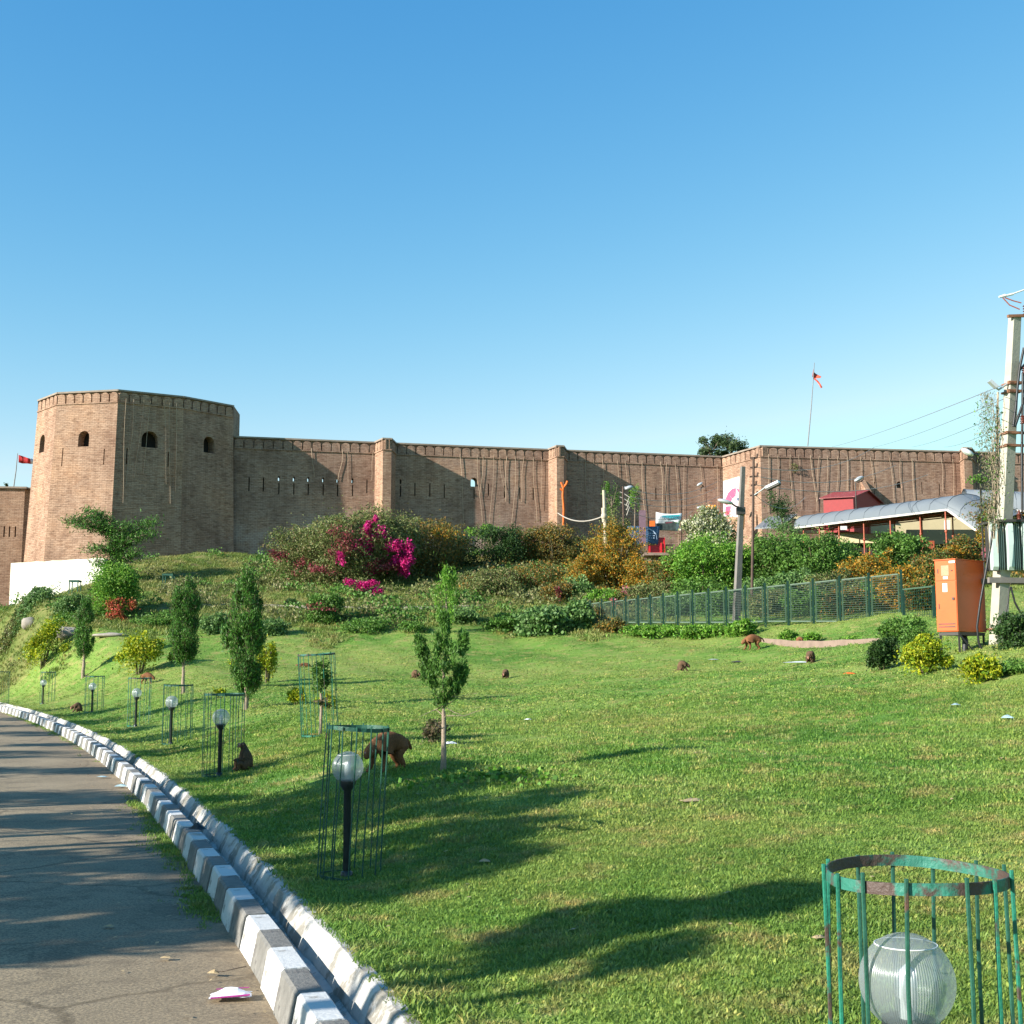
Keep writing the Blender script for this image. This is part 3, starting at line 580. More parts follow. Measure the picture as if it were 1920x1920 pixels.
def face_holes(mb, pan, outline, holes, d=0.0, flip=False):
    loops = [[Vector((p[0], p[1], 0)) for p in outline]]+[[Vector((p[0], p[1], 0)) for p in reversed(h)] for h in holes]
    flat = [p for l in loops for p in l]; tris = tessellate_polygon(loops)
    vs = [pan.P(p.x, p.y, d) for p in flat]; fs = []; uvs = []
    for t in tris:
        a, b, c = [flat[i] for i in t]
        if (b-a).cross(c-a).z < 0: t = (t[0], t[2], t[1])
        if flip: t = tuple(reversed(t))
        fs.append(tuple(t)); uvs.append([(pan.u0+flat[i].x, flat[i].y) for i in t])
    mb.add(vs, fs, uvs)
def wall_face(mb, parent, pan, holes, mat, thick=1.1):
    """holes: (name, u, z, w, h, arch, depth or None for right through)"""
    outs = [hole_outline(*h[1:6]) for h in holes]
    face_holes(mb, pan, [(0, pan.z0), (pan.L, pan.z0), (pan.L, pan.z1), (0, pan.z1)], outs)
    thr = [o for o, h in zip(outs, holes) if h[6] is None]
    face_holes(mb, pan, [(0, pan.z0), (pan.L, pan.z0), (pan.L, pan.z1), (0, pan.z1)], thr, -thick, True)
    for o, h in zip(outs, holes):
        dd = thick if h[6] is None else h[6]; hb = MB(); k = len(o)
        vs = [pan.P(*q) for q in o]+[pan.P(*q, -dd) for q in o]
        fs = [(i, k+i, k+(i+1) % k, (i+1) % k) for i in range(k)]
        uvs = [[(o[i][0], o[i][1]), (o[i][0]+dd, o[i][1]), (o[(i+1) % k][0]+dd, o[(i+1) % k][1]), o[(i+1) % k]] for i in range(k)]
        hb.add(vs, fs, uvs)
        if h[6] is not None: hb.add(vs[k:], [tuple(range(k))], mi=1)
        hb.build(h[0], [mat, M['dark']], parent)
def quad_uv(mb, pan, u1, u2, za, zb, d1, d2=None):
    pass
def pbox(mb, pan, u1, u2, za, zb, d0, d1):
    """box on the panel between depths d0<d1 (outwards)"""
    vs = []
    for d in (d0, d1):
        for u, z in ((u1, za), (u2, za), (u2, zb), (u1, zb)): vs.append(pan.P(u, z, d))
    q = [(pan.u0+u1, za), (pan.u0+u2, za), (pan.u0+u2, zb), (pan.u0+u1, zb)]
    mb.add(vs, [(4, 5, 6, 7), (3, 2, 1, 0), (0, 1, 5, 4), (1, 2, 6, 5), (2, 3, 7, 6), (3, 0, 4, 7)], [q]*6)
def parapet(parent, pan, mat, zt, mw=0.83, ph=1.0, u1=0.0, u2=None, thick=1.1):
    u2 = pan.L if u2 is None else u2; n_ = max(1, round((u2-u1)/mw)); w_ = (u2-u1)/n_
    b = MB(); pbox(b, pan, u1-0.1, u2+0.14, zt-ph, zt-0.14, -thick, -0.16); b.build('parapet', mat, parent)
    b = MB(); pbox(b, pan, u1, u2, zt-ph-0.10, zt-ph, -0.3, 0.07); b.build('string_course', mat, parent)
    b = MB(); pbox(b, pan, u1-0.05, u2+0.05, zt-0.14, zt, -thick-0.03, 0.05); b.build('coping', M['stone'], parent)
    for i in range(n_):
        a = u1+i*w_+0.05+random.uniform(0, .02); c = u1+(i+1)*w_-0.05; hh = (c-a)/2; zs = zt-0.2-hh*0.75; o = [(a, zt-ph+0.003), (c, zt-ph+0.003)]
        for k in range(7):
            t = math.pi*k/6; o.append(((a+c)/2+hh*math.cos(t), zs+hh*0.75*math.sin(t)))
        k = len(o); vs = [pan.P(*q, -0.15) for q in o]+[pan.P(*q, 0.0+random.uniform(-.02, .02)) for q in o]
        fs = [tuple(range(k, 2*k))]+[(i_, (i_+1) % k, k+(i_+1) % k, k+i_) for i_ in range(k)]
        uv = [[(pan.u0+q[0], q[1]) for q in o]]+[[o[i_], o[(i_+1) % k], o[(i_+1) % k], o[i_]] for i_ in range(k)]
        mb = MB(); mb.add(vs, fs, uv); mb.build('merlon', mat, parent)
# ---- octagonal corner tower
ZT = 24.0
def pxy(px, py, Y): q_ = at(px, py, Y); return (q_.x, q_.y)
TV = [pxy(72, 740, 105.6), pxy(108, 731, 102.6), pxy(222, 725, 101.5), pxy(345, 737, 104.1), pxy(438, 753, 107.9)]
tower = empty('fort_tower', (-31, 106, 9.5), 'tall octagonal brick bastion tower at the left, with arched windows', 'tower')
def tw(pan, nm, px, py, w_, h, arch, dep):
    u, z = pan.uz(px, py); return (nm, u, z, w_, h, arch, dep)
tp = [Panel(TV[i], TV[i+1], 4.0, ZT-1.0, 0.0, i*7.3) for i in range(4)]
# batter: move the foot outwards from the tower centre
cen = Vector((-30.5, 109.0))
for p_ in tp:
    k = 1.085; p_.Ab = cen+(p_.A-cen)*k; p_.Bb = cen+(p_.B-cen)*k
holes = [[tw(tp[0], 'window', 82, 832, 1.0, 1.5, True, 0.9)],
 [tw(tp[1], 'window', 159, 823, 0.95, 1.3, True, 0.9), tw(tp[1], 'loophole', 120.5, 858, 0.09, 1.5, False, 0.5), tw(tp[1], 'loophole', 197, 857, 0.09, 1.3, False, 0.5)],
 [tw(tp[2], 'window', 281, 824, 1.3, 1.35, True, 0.9), tw(tp[2], 'loophole', 239, 856, 0.1, 1.3, False, 0.5), tw(tp[2], 'loophole', 315, 862, 0.1, 1.2, False, 0.5)],
 [tw(tp[3], 'window', 391, 834, 1.1, 1.4, True, 0.9)]]
wb = MB()
for p_, h_ in zip(tp, holes): wall_face(wb, tower, p_, h_, M['brick'])
# back of the tower
bk = [TV[4], (-24.2, 112), (-30, 115), (-37, 113), (-39.4, 109), TV[0]]
for a, b in zip(bk, bk[1:]):
    q = Panel(a, b, 4.0, ZT-0.01); wb.add([q.P(0, 4), q.P(q.L, 4), q.P(q.L, q.z1), q.P(0, q.z1)], [(0, 1, 2, 3)], [[(0, 4), (q.L, 4), (q.L, q.z1), (0, q.z1)]])
allp = TV+bk[1:-1]
wb.add([(x, y, ZT-0.95) for x, y in allp], [tuple(range(len(allp)))], [[(x, y) for x, y in allp]])
wb.build('wall', M['brick'], tower)
for p_ in tp:
    q = Panel(p_.A, p_.B, ZT-2, ZT, 0, p_.u0); parapet(tower, q, M['brick'], ZT)
# ---- curtain wall
ZC = 21.41; CA = pxy(439, 813, 108.3); CB = pxy(1353, 854, 119.0)
curt = empty('fort_curtain_wall', (-2, 113.5, 10), 'long brick curtain wall between the octagonal tower and the corner bastion', 'wall')
cpn = Panel(CA, CB, 7.5, ZC-1.0, 0, 30)
ch = []
for px in (467, 494): u, z = cpn.uz(px, 908); ch.append(('loophole', u, z, 0.10, 1.2, False, 0.5))
for k, px in enumerate((523, 551, 578, 606, 633, 661)):
    u, z = cpn.uz(px, 897+k*0.8); ch.append(('loophole', u, z, 0.17, 0.42, True, None)); u, z = cpn.uz(px, 916+k*0.8); ch.append(('loophole', u, z, 0.10, 1.0, False, 0.5))
for px, py in ((688, 912), (778, 918), (806, 919), (833, 921)): u, z = cpn.uz(px, py); ch.append(('loophole', u, z, 0.10, 1.2, False, 0.5))
u, z = cpn.uz(751, 903); ch.append(('loophole', u, z, 0.16, 0.4, True, None)); u, z = cpn.uz(751, 921); ch.append(('loophole', u, z, 0.10, 1.0, False, 0.5))
u, z = cpn.uz(889, 904); ch.append(('window', u, z, 0.62, 0.8, True, None)); u, z = cpn.uz(889, 926); ch.append(('loophole', u, z, 0.10, 0.9, False, 0.5))
for px, py in ((916, 918), (946, 922), (975, 925), (1000, 926), (1180, 925), (1230, 925)): u, z = cpn.uz(px, py); ch.append(('loophole', u, z, 0.12, 1.1, False, 0.5))
wb = MB(); wall_face(wb, curt, cpn, ch, M['brick2'])
wb.build('wall', M['brick2'], curt)
pq = Panel(CA, CB, ZC-2, ZC, 0, 30); parapet(curt, pq, M['brick2'], ZC)
def buttress(parent, pan, px, pr, zt, zb, mat):
    # px: left foot at the wall, front left, front right, right foot (as seen); wedge-sided
    n2 = Vector((pan.n.x, pan.n.y)); pf = Panel(pan.A+n2*pr, pan.B+n2*pr, pan.z0, pan.z1)
    a = pan.A+pan.t*pan.uz(px[0], 850)[0]; b = pan.A+pan.t*pan.uz(px[3], 850)[0]; a2 = pf.A+pf.t*pf.uz(px[1], 850)[0]; b2 = pf.A+pf.t*pf.uz(px[2], 850)[0]
    if (b-b2).dot(pan.t) < -0.05: b = pan.A+pan.t*((b2-pan.A).dot(pan.t)+0.1)
    pans = [Panel(a, a2, zb, zt, 0), Panel(a2, b2, zb, zt, 0, 3), Panel(b2, b, zb, zt, 0, 6)]
    m_ = MB()
    for q in pans:
        m_.add([q.P(0, zb), q.P(q.L, zb), q.P(q.L, zt-1), q.P(0, zt-1)], [(0, 1, 2, 3)], [[(q.u0, zb), (q.u0+q.L, zb), (q.u0+q.L, zt-1), (q.u0, zt-1)]])
    m_.build('buttress', mat, parent)
    for q in pans:
        q2 = Panel(q.A, q.B, zt-2, zt, 0, q.u0); parapet(parent, q2, mat, zt, mw=0.6, thick=0.3)
buttress(curt, cpn, (703, 718, 734, 742), 2.0, ZC+0.03, 7.5, M['brick'])
buttress(curt, cpn, (1028, 1044, 1057, 1062), 2.0, ZC+0.03, 7.5, M['brick'])
# ---- corner bastion and the right-hand wall
bas = empty('fort_corner_bastion', (22, 114, 10), 'brick corner bastion and right-hand fort wall behind the canopy', 'wall')
b0, b1, b2_, b3 = pxy(1352.5, 853, 119.2), pxy(1425, 832, 113.0), pxy(1925, 848, 117.2), (72, 121)
b1p = Panel(b0, b1, 7.5, ZC-1.0, 0, 0); b2p = Panel(b1, b2_, 7.5, ZC-1, 0, 10); b3p = Panel(b2_, b3, 7.5, ZC-1, 0, 40)
wb = MB(); wall_face(wb, bas, b1p, [], M['brick']); wb.build('wall', M['brick'], bas); wb = MB()  # paler brick colour on this side adds to its sunlit look
hh = []
for px, py, w_, h in ((1686, 909, 0.55, 0.6), (1463, 876, 0.14, 0.16)): u, z = b2p.uz(px, py); hh.append(('window' if w_ > .3 else 'loophole', u, z, w_, h, True, None if w_ > .3 else 0.5))
for px, py in ((1482, 900), (1600, 908), (1640, 915), (1729, 915), (1762, 918)): u, z = b2p.uz(px, py); hh.append(('loophole', u, z, 0.11, 1.1, False, 0.5))
wall_face(wb, bas, b2p, hh, M['brick2']); wall_face(wb, bas, b3p, [], M['brick2']); wb.build('wall', M['brick2'], bas)
for a, b, u0 in ((b0, b1, 0), (b1, b2_, 10), (b2_, b3, 40)): parapet(bas, Panel(a, b, ZC-2, ZC, 0, u0), M['brick'] if u0 == 0 else M['brick2'], ZC)
buttress(bas, b2p, (1799, 1807, 1822, 1827), 1.8, ZC+0.03, 7.5, M['brick'])
# inner ledge wall whose shadow falls on the right wall (low spur wall behind the red shed)
spur = empty('spur_wall', (31, 112, 12), 'dark stub of wall with a sloping top behind the red shed', 'wall')
u, z = b2p.uz(1613, 900); p0 = b2p.A+b2p.t*u; nn = b2p.n
sb = MB(); a = p0+nn*0.01; b = p0+nn*2.3; th = b2p.t*0.45
vs = [(q.x, q.y, zz) for q, zz in ((a, 9), (b, 9), (b, z-2.2), (a, z))]+[(q.x, q.y, zz) for q, zz in ((a+th, 9), (b+th, 9), (b+th, z-2.2), (a+th, z))]
sb.add(vs, [(0, 1, 2, 3), (7, 6, 5, 4), (0, 4, 5, 1), (1, 5, 6, 2), (2, 6, 7, 3), (3, 7, 4, 0)], [[(0, 9), (2, 9), (2, z-2), (0, z)]]*6); sb.build('wall', M['brick'], spur)
# ---- far left wall with its flag
lw = empty('fort_outer_wall', (-46, 114, 6), 'lower fort wall at the left edge beyond the tower', 'wall')
l1 = Panel((-60, 110.5), (-43.2, 112.5), 3, 17.5-0.1, 0.2, 0); l2 = Panel((-43.2, 112.5), (-42.6, 116), 3, 17.4, 0, 20)
wb = MB(); hh = []
for px, py in ((8, 997), (18, 997), (29, 997)): u, z = l1.uz(px, py); hh.append(('loophole', u, z, 0.12, 0.95, False, 0.5))
wall_face(wb, lw, l1, hh, M['brick']); wall_face(wb, lw, l2, [], M['brick']); wb.build('wall', M['brick'], lw)
b = MB(); b.box((-51.5, 111.9, 17.49), (17, 1.2, 0.16), rz=math.atan2(2, 16.8)); b.box((-42.9, 114.3, 17.47), (0.9, 3.6, 0.12)); b.build('coping', M['stone'], lw)
def flag(name, base, top, pts, mat, label, band=None):
    e = empty(name, base, label, 'flag'); m_ = MB(); m_.tube([base, (Vector(base)+Vector(top))/2+Vector((0.04, 0, 0)), top], [0.055, 0.045, 0.03], 6); m_.build('pole', M['wire'], e)
    for nm, pl, mt in pts:
        m_ = MB(); rows = len(pl); vs = []
        for a, b in pl: vs += [a, (Vector(a)+Vector(b))/2+Vector((0, 0.08*math.sin(len(vs)), 0)), b]
        fs = []
        for i in range(rows-1):
            for j in range(2): fs.append((i*3+j, i*3+j+1, (i+1)*3+j+1, (i+1)*3+j))
        m_.add(vs, fs, smooth=True); o = m_.build(nm, mt, e); s_ = o.modifiers.new('s', 'SOLIDIFY'); s_.thickness = 0.02
    return e
Y = 112.6
flag('flag_on_pole', at(25.5, 914, Y), at(33, 850, Y), [
 ('cloth', [(at(35, 853, Y), at(35, 867, Y)), (at(42, 855, Y+.3), at(42, 869, Y+.3)), (at(50, 858, Y-.2), at(51, 869, Y-.2)), (at(57, 860, Y), at(58, 870, Y))], M['flagred']),
 ('fringe', [(at(57, 859, Y), at(58, 870, Y)), (at(62, 861, Y+.3), at(62, 869.5, Y+.3))], M['bannerwhite'])], M['flagred'], 'rectangular red flag streaming right from a pole on the outer wall')
Y = 116.5
flag('flag_on_pole', at(1514.5, 836, Y), at(1527, 680, Y), [
 ('cloth', [(at(1526, 690, Y), at(1525, 696, Y)), (at(1524.5, 696, Y), at(1523.5, 706, Y)), (at(1530, 701, Y+.3), at(1525, 709, Y+.3)), (at(1536, 704, Y), at(1531, 709, Y)), (at(1540, 706, Y-.2), at(1538, 708.5, Y-.2))], M['flagorange']),
 ('streamer', [(at(1527, 708, Y), at(1525, 710, Y)), (at(1534, 714, Y+.2), at(1532, 716, Y+.2)), (at(1538, 719, Y), at(1536, 722, Y)), (at(1542, 726, Y-.2), at(1539, 728, Y-.2))], M['flagorange'])], M['flagorange'], 'small ragged saffron-red pennant on a tall thin pole above the right wall')
# ---- pale cables that hang down from the parapet
def strands(pan, pxs, py_top, label, group, lmin, lmax, rr):
    for px in pxs:
        if len(pxs) > 9 and rr.random() < 0.15: continue
        u, _ = pan.uz(px+rr.uniform(-4, 4), 870)
        if u < 0.1 or u > pan.L-0.1: continue
        z = ZC-0.8 if pan not in tp else ZT-0.7; L = rr.uniform(lmin, lmax); pts = []; k = 6; w1, w2 = rr.uniform(-0.5, 0.5), rr.uniform(-0.12, 0.12)
        for i in range(k):
            t = i/(k-1); kk = pan.P(min(max(u+w1*t+w2*math.sin(t*5), 0.05), pan.L-0.05), z-L*t, 0.09); pts.append(kk)
        m_ = MB(); m_.tube(pts, rr.choice((0.012, 0.016, 0.022)), 4); tag(m_.build('hanging_cable', M['rope']), label, 'cable', group)
rr = random.Random(5)
strands(cpn, np.arange(860, 1036, 15.5), 0, 'thin pale cable hanging down the sunlit curtain wall left of the second buttress', 'cables hanging left of second buttress', 3.5, 7.5, rr)
strands(cpn, np.arange(1068, 1345, 15.2), 0, 'thin pale cable hanging down the curtain wall between second buttress and corner bastion', 'cables hanging right of second buttress', 5, 9.0, rr)
strands(cpn, (582, 640, 652, 700), 0, 'thin pale cable on the curtain wall left of the first buttress', 'cables hanging left of first buttress', 1.5, 3, rr)
strands(b2p, np.arange(1440, 1800, 19.0), 0, 'thin pale cable hanging down the right-hand fort wall above the canopy', 'cables hanging above the canopy', 2.5, 6.0, rr)
strands(tp[2], (228, 246, 262, 280, 303, 314, 326, 338), 0, 'thin pale cable hanging down the shaded face of the octagonal tower', 'cables hanging on the tower', 6, 8.8, rr)
# mural on the left face of the bastion: white field with a pink ring shape
mur = empty('wall_mural', b1p.P(1, 15, 0), 'pink and white painted emblem on sunlit side of corner bastion', 'mural')
def mural(pts, mat, d, nm):
    q = [b1p.uz(*p) for p in pts]; o = [b1p.P(min(max(u, 0.03), b1p.L-0.03), z, d) for u, z in q]; m_ = MB(); m_.add(o, [tuple(range(len(o)))]); ob = m_.build(nm, mat, mur)
mural([(1356, 902), (1370, 898), (1386, 893), (1390, 900), (1390, 970), (1356, 968)], M['whitewall'], 0.012, 'white_ground')
for a, b in zip([(1361.5, 934), (1366, 924), (1373, 917), (1380, 915), (1387, 918)], [(1366, 924), (1373, 917), (1380, 915), (1387, 918), (1390, 925)]):
    ia = (a[0]+7, a[1]+11); ib = (b[0]+7 if b[0] < 1380 else b[0], b[1]+12 if b[0] < 1380 else b[1]+13); mural([ia, ib, b, a][::-1], M['pink'], 0.02, 'pink_ring')
mural([(1361, 934), (1366, 940), (1364, 948), (1359, 945)], M['pink'], 0.022, 'pink_ring')
mural([(1361, 950), (1371, 949), (1369, 960), (1366, 967), (1360, 966)], M['pink'], 0.02, 'pink_foot')
mural([(1382, 934), (1386, 933), (1387, 938), (1383, 939)], M['bannerblue'], 0.024, 'dark_dot')
# ============================================================ LAMPS AND GUARDS
def lamp_parts():
    e = empty('garden_lamp', (0, 0, 0), None, None)
    m_ = MB(); m_.lathe([(0.035, -0.35), (0.035, 0.78), (0.04, 0.785), (0.075, 0.84), (0.082, 0.865), (0.082, 0.885), (0.03, 0.886)], 12); m_.lathe([(0.055, -0.02), (0.055, 0.05), (0.036, 0.06)], 12); m_.build('post', M['postblack'], e)
    m_ = MB(); n_ = 40; pr = []
    for k in range(1, 23):
        t = math.pi*k/23
        pr.append((0.147*math.sin(t), 0.995-0.147*math.cos(t)))
    pr[0] = (0.062, 0.862); m_.lathe(pr+[(0.001, 1.142)], 48); g = m_.build('globe', M['globe'], e); g.location = (0, 0, 0)
    m_ = MB(); rr_ = 0.0955; ring = [(rr_*math.cos(a)*1.0, rr_*math.sin(a), 1.1085) for a in np.linspace(0, 2*math.pi, 33)]
    m_.tube(ring, 0.0022, 5, cap=False); m_.build('seam_ring', M['lampwhite'], g)
    m_ = MB(); m_.lathe([(0.03, 0.87), (0.028, 0.94), (0.033, 0.95), (0.028, 1.03), (0.001, 1.05)], 10); m_.build('bulb', M['lampwhite'], e)
    return e
lamp0 = lamp_parts()
LAMPS = [((1.245, 4.15), None, 'nearest globe garden lamp, large ribbed globe inside the bright green cage'),
 (None, (650, 1645), 'second globe lamp from the front, black post inside rusty cage beside the big monkey'),
 (None, (411, 1455), 'third globe lamp from the front, beside the sitting monkey'),
 (None, (320, 1396), 'fourth globe lamp from the front, under the tall trimmed conifer'),
 (None, (254, 1362), 'fifth globe lamp from the front, in line with the round yellow shrub'),
 (None, (172, 1336), 'sixth globe lamp from the front, next to the kerbside monkey'),
 (None, (80, 1320), 'farthest globe lamp, small, close to the left edge')]
lamp_pos = []
for i, (xy, pp, lb) in enumerate(LAMPS):
    o = lamp0 if i == 0 else copy_tree(lamp0)
    if xy: p = Vector((*xy, hz(*xy)))
    else: p = ground(*pp)
    o.location = p; tag(o, lb, 'garden lamp', 'globe lamps along the lawn edge'); lamp_pos.append(p)
    o.rotation_euler = (random.uniform(-.01, .01), random.uniform(-.01, .015), random.uniform(0, 6))
lamp0.location = at(1702, 1840, 4.15)-Vector((0, 0, 0.995)); lamp_pos[0] = lamp0.location.copy()
def cage(loc, label, nb=13, r=0.28, h=1.34, mat='cagegreen', seed=0, lean=(0, 0), group='green bar guards on the lawn', oct_=False):
    rr = random.Random(seed); e = empty('tree_guard', loc, label, 'guard', group)
    m_ = MB(); n_ = 32; vs = []
    def R_(a): return r*(1+0.02*math.sin(2*a+1)+0.012*math.sin(5*a)) if not oct_ else r
    for rad, z in ((0.0, h-0.036), (0.0, h), (0.005, h), (0.005, h-0.036)):
        for k in range(n_):
            a = 2*math.pi*k/n_; q = R_(a)-rad; vs.append((q*math.cos(a), q*math.sin(a), z+0.006*math.sin(2*a)))
    fs = [(j*n_+k, j*n_+(k+1) % n_, ((j+1) % 4)*n_+(k+1) % n_, ((j+1) % 4)*n_+k) for j in range(4) for k in range(n_)]
    m_.add(vs, fs); m_.build('top_ring', M['ringpaint'] if mat == 'cagegreen' else M[mat], e, world=False)
    m_ = MB(); m_.add([(v[0], v[1], v[2]-h+0.02) for v in vs], fs); m_.build('bottom_ring', M[mat], e, world=False)
    for k in range(nb):
        a = 2*math.pi*(k+rr.uniform(-.18, .18))/nb; c_, s_ = math.cos(a), math.sin(a); q = R_(a)+0.006; pts = []
        bend = rr.uniform(-0.012, 0.012); b2 = rr.uniform(-0.012, 0.012); top = h+rr.uniform(-0.002, 0.022)
        for t in np.linspace(0, 1, 6): pts.append(((q+bend*math.sin(t*3.1))*c_-b2*math.sin(t*6)*s_, (q+bend*math.sin(t*3.1))*s_+b2*math.sin(t*6)*c_, -0.25+t*(top+0.25)))
        m_ = MB(); m_.tube(pts, 0.0068, 6, smooth=False); m_.build('bar', M[mat] if rr.random() < 0.6 else M['cagedark'], e, world=False)
    e.rotation_euler = (lean[0], lean[1], rr.uniform(0, 6) if not lean[0] and not lean[1] else 0); return e
l1 = lamp_pos[0]
cage(at(1718, 1640, 4.13)-Vector((0, 0, 1.30)), 'chipped bright green wire guard around the nearest globe lamp', nb=13, seed=2, h=1.315, r=0.283)
cage(lamp_pos[1]+Vector((0.02, 0.05, 0)), 'rusty green bar guard around the second globe lamp', seed=4, mat='cagedark', h=1.37, lean=(0.0, 0.045))
cage(lamp_pos[2]+Vector((0.02, 0.15, 0)), 'dark green bar guard around the third globe lamp', seed=5, mat='cagedark', h=1.4, r=0.33)
cage(lamp_pos[3]+Vector((0.07, 0.3, 0)), 'dark green bar guard around the fourth globe lamp', seed=6, mat='cagedark', h=1.4, r=0.34)
cage(lamp_pos[4]+Vector((0.0, 0.3, 0)), 'green bar guard around the fifth globe lamp', seed=7, h=1.45, r=0.33)
cage(lamp_pos[5]+Vector((-0.02, 0.3, 0)), 'faint green bar guard around the sixth globe lamp', seed=8, h=1.4, r=0.36)
cage(lamp_pos[6]+Vector((0.1, 0.3, 0)), 'small green bar guard around the farthest globe lamp', seed=9, h=1.5, r=0.33)
SAP = ground(600, 1378)
cage(SAP, 'leaning green bar guard around the caged sapling', seed=10, h=1.62, r=0.36, mat='cagegreen', lean=(0.02, -0.06))
cage(ground(2, 1320), 'green bar guard cut by the left edge of the picture', seed=11, h=1.6, r=0.36, mat='cagedark')
def square_guard(px, py, wpx, hpx, label):
    g = ground(px, py); s = wpx/F_PX*g.y; h = hpx/F_PX*g.y+0.15; e = empty('square_guard', g, label, 'guard')
    for sx in (-1, 1):
        for sy in (-1, 1): m_ = MB(); m_.box((sx*s/2, sy*s/2, h/2-0.1), (0.06, 0.06, h+0.2)); m_.build('leg', M['cagedark'], e, world=False)
    for sy in (-1, 1): m_ = MB(); m_.box((0, sy*s/2, h), (s+0.1, 0.07, 0.12)); m_.build('rail', M['cagedark'], e, world=False)
    for sx in (-1, 1): m_ = MB(); m_.box((sx*s/2, 0, h+0.001), (0.068, s-0.08, 0.115)); m_.build('rail', M['cagedark'], e, world=False)
square_guard(140, 1114, 16, 20, 'small square green planting guard on the slope below the white wall')
square_guard(316, 1096, 17, 14, 'small square green planting guard high on the slope above the trimmed conifer')
# ============================================================ WALLS ON THE SLOPE
wl = empty('white_wall', at(20, 1115, 93), 'bright cream-white retaining wall at the foot of the tower', 'wall')
m_ = MB(); A = at(20.5, 1056, 95.5); B = at(195, 1046, 93.0); zt = A.z; dx = (B-A)
vs = []
for t in np.linspace(0, 1, 12):
    p = A+dx*t; q = Vector((dx.y, -dx.x, 0)).normalized(); topz = A.z+(B.z-A.z)*t+0.03*math.sin(t*30)
    for d, z in ((0, 3.5), (0, topz), (-0.5, topz), (-0.5, 3.5)): vs.append((p.x+q.x*d, p.y+q.y*d, z))
fs = [(i*4+j, i*4+(j+1) % 4, (i+1)*4+(j+1) % 4, (i+1)*4+j) for i in range(11) for j in range(4)]+[(0, 1, 2, 3), (47, 46, 45, 44)]
m_.add(vs, [tuple(reversed(f)) for f in fs]); m_.build('wall', M['cream'], wl)
# ledge kerb that crosses the slope
m_ = MB(); vs = []; xs = np.linspace(368, 905, 60)
for i, px in enumerate(xs):
    g = ground(px, 1140+2.5*math.sin(px/90)); top = g.z+0.16+0.02*math.sin(i*1.3)
    for dy, z in ((0, g.z-0.5), (0, top), (0.3, top), (0.3, g.z-0.5)): vs.append((g.x, g.y+dy, z))
fs = [(i*4+j, (i+1)*4+j, (i+1)*4+(j+1) % 4, i*4+(j+1) % 4) for i in range(len(xs)-1) for j in range(4)]+[(0, 1, 2, 3), tuple(range(len(vs)-1, len(vs)-5, -1))]
m_.add(vs, fs); tag(m_.build('path_edging', M['cement']), 'thin grey concrete edging running across the middle of the slope', 'edging')
# low pink concrete plinth in front of the fence
m_ = MB(); a, b = ground(1405, 1200), ground(1650, 1205); vs = []
for i, t in enumerate(np.linspace(0, 1, 14)):
    p = a.lerp(b, t)
    for dy, dz in ((0, -0.3), (0, 0.15), (0.12, 0.16), (0.12, -0.3)): vs.append((p.x, p.y+dy, (hz(p.x, p.y)+p.z)/2+dz+0.015*math.sin(i*2.1)))
fs = [(i*4+j, (i+1)*4+j, (i+1)*4+(j+1) % 4, i*4+(j+1) % 4) for i in range(13) for j in range(4)]+[(0, 1, 2, 3), (55, 54, 53, 52)]
m_.add(vs, fs); tag(m_.build('plinth', M['pinkcon']), 'low pinkish concrete plinth on the lawn in front of the mesh fence', 'plinth')
def rock(px, py, size, label, mat='sand', seed=0, cat='rock'):
    g = ground(px, py); m_ = MB(); m_.ell((0, 0, 0), size, 12, 8); r = random.Random(seed)
    m_.v = [tuple(Vector(v)*(1+0.3*mnoise.noise(Vector(v)*(1.2/max(size))+Vector((seed, 0, 0))))) for v in m_.v]
    o = m_.build('rock', M[mat]); o.location = g+Vector((0, 0, size[2]*0.25)); tag(o, label, cat)
rock(128, 1190, (1.0, 0.6, 0.4), 'grey-white boulder between the left yellow shrub and small conifer', seed=1)
rock(205, 1192, (0.9, 0.4, 0.14), 'flat pale stone slab right of the small conifer', seed=2)
rock(55, 1172, (0.5, 0.4, 0.4), 'small rounded stone on the left slope above the yellow shrub', seed=3)
rock(1822, 1246, (0.28, 0.2, 0.14), 'grey stone between the two yellow-green shrubs by the cabinet', seed=4, mat='cement')
rock(1432, 1110, (0.6, 0.5, 0.5), 'dark boulder showing among green bushes behind the poles', seed=8, mat='cement')
for i, (px, py, sx) in enumerate([(915, 1060, .35), (924, 1063, .3), (934, 1058, .4), (944, 1064, .3), (953, 1060, .35), (930, 1054, .3), (947, 1053, .28), (920, 1055, .25)]):
    rock(px, py, (sx, sx*.8, sx*.7), ('tan fieldstone in the small heap under the dark bushes'), seed=10+i, mat='sand')
    bpy.context.view_layer.update(); col.objects[-1]['group'] = 'stones in the heap on the slope'
